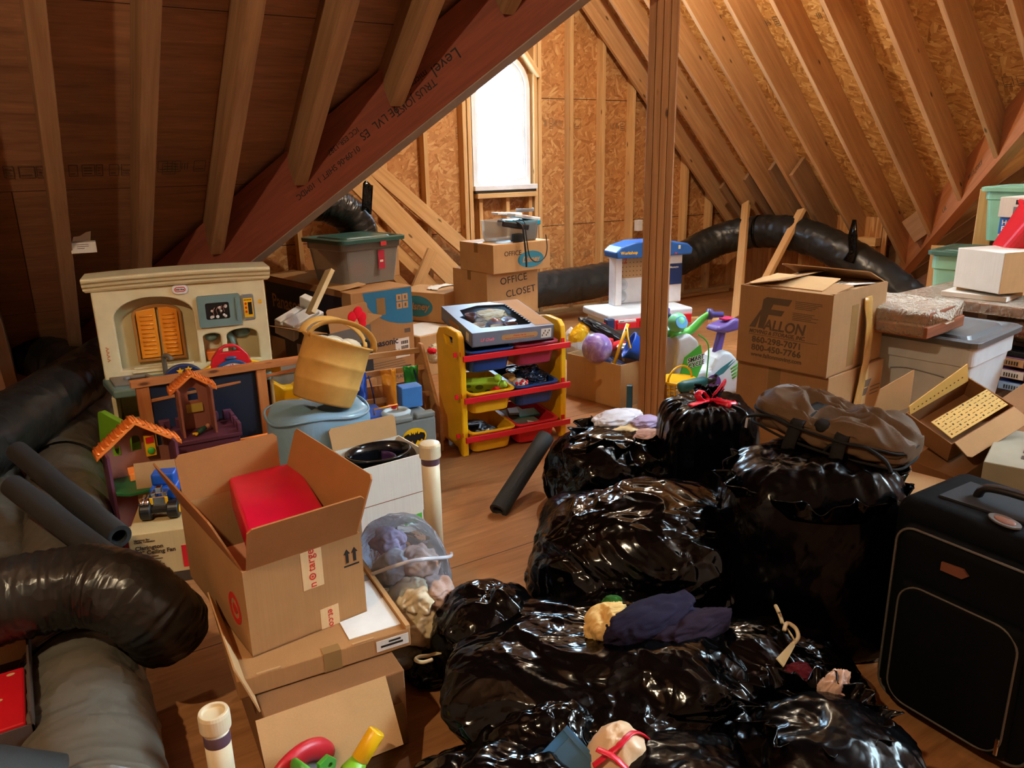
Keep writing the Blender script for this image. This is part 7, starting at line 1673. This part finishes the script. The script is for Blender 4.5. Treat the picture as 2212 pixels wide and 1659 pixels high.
# wide lower bag
t3 = sack('wide black trash bag lying open in front of the biggest bag', (1.16, 1.44, 0), (0.44, 0.33, 0.31), 34, M_BAG, amp=0.20, fold=0.14, lump=1.3, squash=2.2, rz=R(-30), creases=0.95, lv=7)
t3b = sack('black trash bag end bulging at the left of the wide bag', (1.02, 1.80, 0), (0.17, 0.16, 0.29), 41, M_BAG, amp=0.15, fold=0.12, squash=2.2)
t3c = sack('black trash bag sagging at the right end of the wide bag beside the suitcase', (1.56, 1.20, 0), (0.27, 0.22, 0.27), 47, M_BAG, amp=0.17, fold=0.13, squash=2.1, rz=R(-40))
rag('bunched butter yellow cloth poking out of the wide trash bag', at(1315, 1345, .32), 0.062, 4, cl((222, 184, 116)), (1.1, 0.9, 0.8), amp=0.6, lv=6)
rag('dark purple garment lying across the wide trash bag', at(1410, 1335, .33), 0.09, 6, cl((26, 20, 44)), (1.7, 0.7, 0.5))
rag('plum sleeve lying to the right of the purple garment', at(1495, 1360, .30), 0.08, 8, cl((34, 22, 40)), (1.7, 0.6, 0.5))
rag('scrap of green cloth behind the butter yellow cloth', at(1322, 1302, .33), 0.03, 3, cl((40, 90, 30)), (1.0, 0.8, 0.6))
def hanger(label, p, rz, s=1.0, tilt=0):
    o = thing('clothes_hanger', label, 'hanger', M=Matrix.Translation(p) @ Matrix.Rotation(R(rz), 4, 'Z') @ Matrix.Rotation(R(tilt), 4, 'X'))
    MB().tube(spline([(0, 0, 0), (0.035 * s, 0.0, 0.005), (0.05 * s, 0.02 * s, 0.008), (0.035 * s, 0.045 * s, 0.008), (0.005 * s, 0.04 * s, 0.006)], 7), 0.0055, 10).build('hook', M_PVC, o, smooth=True)
    MB().plate([(-0.10 * s, -0.012), (0.0, -0.006), (0.0, 0.006), (-0.10 * s, 0.014)], [], 0.004).build('arm', M_CREAM, o)
    return o
hanger('cream plastic hanger hook poking up at the right of the wide bag, upper one', at(1690, 1345, .29), 60, 0.8, 60)
hanger('cream plastic hanger hook curling out at the right of the wide bag, lower one', at(1712, 1392, .28), 20, 1.0, 40)
hanger('white plastic hanger hook on the floor beside the clear bag', at(930, 1416, .14), 170, 1.0, 10)
rag('torn black bag scrap on the floor between the clear bag and the wide trash bag', at(935, 1440, .05), 0.09, 15, M_BAGM, (0.9, 0.8, 0.5))
# bottom left bag
t4 = sack('black trash bag at the bottom edge with blue-white highlights, left of the pale bag', (0.72, 1.20, 0), (0.25, 0.21, 0.25), 55, M_BAG, amp=0.2, fold=0.16, lump=1.7, squash=2.1, rz=R(-25), creases=1.2)
t4b = sack('crumpled black trash bag half behind the bottom edge bag', (0.88, 1.28, 0), (0.17, 0.15, 0.27), 59, M_BAG, amp=0.2, fold=0.16, squash=2.0)
# bottom right bag
t5 = sack('black trash bag with a ruffled open top at the bottom right of the heap', (1.36, 0.84, 0), (0.22, 0.20, 0.33), 63, M_BAGM, amp=0.10, fold=0.10, squash=2.4, rz=R(-35))
ruffle(t5, (-0.03, 0.05, 0.29), 0.14, 0.11, 0.055, 3, M_BAG, amp=0.025)
rag('pale pink cloth sticking out of the ruffled bag at bottom right', at(1800, 1490, .30), 0.05, 12, cl((206, 176, 160)), (0.9, 0.5, 0.9), amp=0.9)
rag('dark red cloth scrap behind the ruffled bag', at(1725, 1455, .25), 0.04, 14, cl((90, 20, 34)), (1, 0.8, 0.6))
t5b = sack('dark matte trash bag between the pale bag and the ruffled bag', (1.06, 0.98, 0), (0.19, 0.17, 0.27), 71, M_BAGM, amp=0.12, fold=0.08, rz=R(-20))
# pale bag with pink drawstring
M_PALE = film('pale_bag_film', (222, 188, 150), 0.4, fine=30, coarse=9, bs=0.3)
q = G(1335, 1640, .22)
tp = sack('cream bag with a pink red drawstring at the bottom edge', (q.x, q.y, 0), (0.085, 0.085, 0.30), 77, M_PALE, amp=0.10, fold=0.10, lv=5, squash=2.2, name='cloth_bag', cat='bag')
ribbon(tp, ((-0.07, -0.01, 0.29), (-0.05, -0.05, 0.285), (-0.02, -0.085, 0.24), (0.03, -0.095, 0.17), (0.05, -0.10, 0.13)), 0.009, M_STR)
ribbon(tp, ((-0.08, -0.01, 0.25), (-0.03, -0.03, 0.29), (0.03, -0.02, 0.295), (0.075, -0.03, 0.25), (0.09, -0.05, 0.19)), 0.009, M_STR)
# blue folder
q = G(1225, 1640, .24)
bf = thing('blue_folder', 'blue plastic folder corner poking up between the bottom bags', 'folder', M=Matrix.Translation(q) @ Matrix.Rotation(R(-25), 4, 'Z') @ Matrix.Rotation(R(50), 4, 'X') @ Matrix.Rotation(R(38), 4, 'Z'))
MB().box((-0.14, -0.14, 0), (0.05, 0.05, 0.004)).build('cover', plain('denim_blue_plastic', (56, 112, 160), 0.35), bf); MB().box((-0.13, -0.14, 0.006), (0.035, 0.03, 0.008)).box((0.035, -0.14, 0.004), (0.045, 0.05, 0.01)).build('inner_sheet', plain('slate_blue_plastic', (60, 96, 120), 0.35), bf)
# right bag under the duffel
t7 = sack('tall black trash bag under the brown duffel bag, beside the suitcase', (2.03, 1.43, 0), (0.29, 0.24, 0.64), 83, M_BAGM, amp=0.07, fold=0.05, squash=3.4, gather=0.05, rz=R(-38))
ruffle(t7, (0, -0.005, 0.50), 0.27, 0.235, 0.10, 6, M_BAG, n=160, wav=11, flare=1.05, amp=0.02, name='shiny_collar')
# clear bag of clothes
bc_ = G(868, 1420, 0.0)
cbg = sack('clear plastic zip bag stuffed with pale crumpled clothes', (0.90, 2.16, 0), (0.16, 0.21, 0.40), 91, clear('clear_bag', (225, 236, 250), haze=0.05, rough=0.12, tint=0.98, bump=0.6, bscale=11), amp=0.10, fold=0.07, lv=5, squash=2.4, rz=R(-20), name='clear_bag', cat='plastic bag')
for i, (px, py, z, r_, col, lb) in enumerate(((905, 1220, .30, .065, (206, 170, 150), 'peach cloth bundle near the top of the clear bag'), (850, 1230, .30, .06, (190, 186, 186), 'grey cloth bundle at the upper left of the clear bag'), (940, 1280, .24, .06, (186, 160, 150), 'rosy cloth bundle at the right of the clear bag'), (890, 1290, .24, .07, (214, 196, 164), 'cream cloth bundle in the middle of the clear bag'), (910, 1350, .16, .07, (196, 178, 146), 'tan cloth bundle in the lower middle of the clear bag'), (850, 1330, .18, .06, (130, 124, 116), 'dark grey cloth bundle at the lower left of the clear bag'), (880, 1420, .07, .07, (110, 100, 88), 'brown grey cloth bundle at the bottom of the clear bag'), (840, 1170, .34, .05, (170, 150, 170), 'mauve cloth bundle at the back of the clear bag'))):
    p = at(px, py, z); p = p + (p - CO).normalized() * 0.03
    rag(lb, p, r_, 20 + i, cl(col), (1, 1, 0.85), amp=0.7)
MB().tube(spline([(-0.10, -0.16, 0.32), (0.02, -0.20, 0.37), (0.14, -0.13, 0.33), (0.17, 0.02, 0.26)], 8), 0.006, 8).build('zip_strip', clear('zip_plastic', (235, 240, 250), haze=0.6), cbg, smooth=True)

# ------------------------------------------------------------------ brown duffel bag
M_DUF = fabric('brown_canvas', (88, 66, 44), 0.7, bs=0.3, sc=60, spec=0.25); M_DUFB = fabric('black_webbing', (26, 24, 24), 0.8)
p0, p1 = G(1660, 880, .72), G(1985, 985, .68)
ax = (p1 - p0); dl_ = ax.length; cen = (p0 + p1) / 2 + Vector((0.03, 0.045, 0.0))
df = thing('duffel_bag', 'collapsed brown canvas duffel bag with black straps lying on the tall trash bag', 'duffel bag', M=Matrix.Translation((cen.x, cen.y, 0.635)) @ Matrix.Rotation(math.atan2(ax.y, ax.x), 4, 'Z') @ Matrix.Rotation(R(5), 4, 'Y'))
bm = bmesh.new(); bmesh.ops.create_icosphere(bm, subdivisions=6, radius=1)
for v in bm.verts:
    d = v.co.normalized(); k_ = (abs(d.x) ** 4 + abs(d.y) ** 3 + abs(d.z) ** 3) ** (-1 / 3.4)
    w_ = d + 0.3 * Vector((noise.noise(d * 1.6), noise.noise(d * 1.6 + Vector((3, 0, 0))), 0))
    x, y, z = d.x * k_ * (dl_ / 2 + 0.01), d.y * k_ * 0.135, d.z * k_ * 0.052
    f_ = 0.5 - abs(noise.noise(Vector((w_.x * 2.2, w_.y * 3.5, w_.z * 2)) + Vector((4, 2, 0))))
    top = max(0, d.z)
    f2 = 0.5 - abs(noise.noise(Vector((w_.x * 3.1 + w_.y * 2, w_.y * 1.5, 7))))
    z += (0.042 * f_ + 0.03 * f2) * (0.4 + top) - 0.035 * top * math.exp(-((x + 0.0) / 0.07) ** 2) + 0.016 * top * (1 - abs(x) / dl_ * 1.2)
    y += 0.02 * f_ + 0.012 * f2
    v.co = Vector((x, y, z + 0.05))
me = bpy.data.meshes.new('canvas'); bm.to_mesh(me); bm.free(); me.materials.append(M_DUF); me.polygons.foreach_set('use_smooth', [True] * len(me.polygons))
x = bpy.data.objects.new('canvas', me); COL.objects.link(x); x.parent = df
for zz, nm in ((0.075, 'upper_zip'), (0.025, 'lower_piping')):
    loop_tube(df, [((dl_ / 2 + 0.006) * math.copysign(abs(math.cos(a)) ** 0.6, math.cos(a)), 0.139 * math.copysign(abs(math.sin(a)) ** 0.6, math.sin(a)), zz + 0.004 * math.sin(5 * a)) for a in [2 * PI * i / 60 for i in range(60)]], 0.0045, nm, M_DUFB)
for sx in (-0.055, 0.075):
    MB().grid(lambda u, v: (sx + 0.042 * (u - 0.5) * 1.0 + 0.02 * v * (1 if sx > 0 else -1), [0.02, -0.06, -0.130, -0.152, -0.156, -0.150][min(5, int(v * 5))] + (v * 5 - int(v * 5)) * (([0.02, -0.06, -0.130, -0.152, -0.156, -0.150, -0.150][min(5, int(v * 5)) + 1]) - [0.02, -0.06, -0.130, -0.152, -0.156, -0.150][min(5, int(v * 5))]), [0.118, 0.112, 0.085, 0.02, -0.05, -0.13][min(5, int(v * 5))] + (v * 5 - int(v * 5)) * (([0.118, 0.112, 0.085, 0.02, -0.05, -0.13, -0.13][min(5, int(v * 5)) + 1]) - [0.118, 0.112, 0.085, 0.02, -0.05, -0.13][min(5, int(v * 5))])), 3, 30).build('strap', M_DUFB, df, smooth=True, solid=0.004)
MB().tube(spline([(-0.075, -0.150, -0.12), (-0.03, -0.155, -0.175), (0.05, -0.155, -0.18), (0.095, -0.150, -0.12)], 8), 0.014, 10, flat=0.5).build('grab_handle', M_DUFB, df, smooth=True)
for sx in (-0.14, 0.15):
    MB().tube(spline([(sx - 0.11, -0.128, 0.02), (sx - 0.085, -0.132, 0.055), (sx, -0.128, 0.078), (sx + 0.07, -0.130, 0.06), (sx + 0.095, -0.130, 0.03)], 6), 0.009, 10, flat=0.6).build('pocket_piping', M_DUFB, df, smooth=True)
MB().ball((0.01, -0.085, 0.085), 0.045, sx=0.75, sy=0.9, sz=0.6).build('gap_shade', M_DUFB, df, smooth=True)  # black ball painting shade into the sag between the two halves
MB().box((-0.225, -0.160, 0.02), (-0.216, -0.152, 0.055)).build('zip_pull', M_CHROME, df, bevel=0.001)
MB().tube(spline([(-0.02, -0.02, 0.112), (0.0, 0.0, 0.120), (0.03, -0.01, 0.116), (0.05, 0.01, 0.112)], 6), 0.004, 8).build('clip', M_CHROME, df, smooth=True)
MB().ball((-dl_ / 2 + 0.05, 0.06, 0.09), 0.07, sx=0.9, sy=1.1, sz=0.55).build('bluish_lit_end', plain('window_lit_canvas', (120, 130, 138), 0.4), df, smooth=True)  # bluish window light on the left end, painted as a grey lump
# ------------------------------------------------------------------ light
def lamp(name, loc, energy, col, rad):
    l = bpy.data.lights.new(name, 'POINT'); l.energy = energy; l.color = col; l.shadow_soft_size = rad
    o = bpy.data.objects.new(name, l); COL.objects.link(o); o.location = loc; return o
lamp('bulb_near', (-1.0, 0.8, 3.1), 235, (1.0, 0.77, 0.48), 0.035)
lamp('bulb_gable', (3.6, 4.3, 2.95), 170, (1.0, 0.86, 0.64), 0.035)
lamp('bulb_alcove', (7.4, 1.2, 2.1), 16, (0.85, 1.0, 0.95), 0.04)
pl = bpy.data.lights.new('window_portal', 'AREA'); pl.shape = 'RECTANGLE'; pl.size = 0.64; pl.size_y = 1.22
po = bpy.data.objects.new('window_portal', pl); COL.objects.link(po)
po.matrix_world = Matrix.Translation((WC, 6.62, 1.9)) @ Matrix.Rotation(-PI / 2, 4, 'X')
pl.cycles.is_portal = True
wd = bpy.data.worlds.new('sky'); scene.world = wd; wd.use_nodes = True
bg = wd.node_tree.nodes['Background']; bg.inputs[0].default_value = (0.62, 0.86, 1.0, 1); bg.inputs[1].default_value = 85.0
vs = scene.view_settings
vs.view_transform = 'Standard'; vs.look = 'None'; vs.exposure = -0.28; vs.gamma = 1.0; vs.use_curve_mapping = False
scene.cycles.use_denoising = True
scene.cycles.adaptive_threshold = 0.03; scene.cycles.max_bounces = 7; scene.cycles.transparent_max_bounces = 16; scene.cycles.caustics_reflective = False; scene.cycles.caustics_refractive = False
scene.cycles.sample_clamp_indirect = 6.0
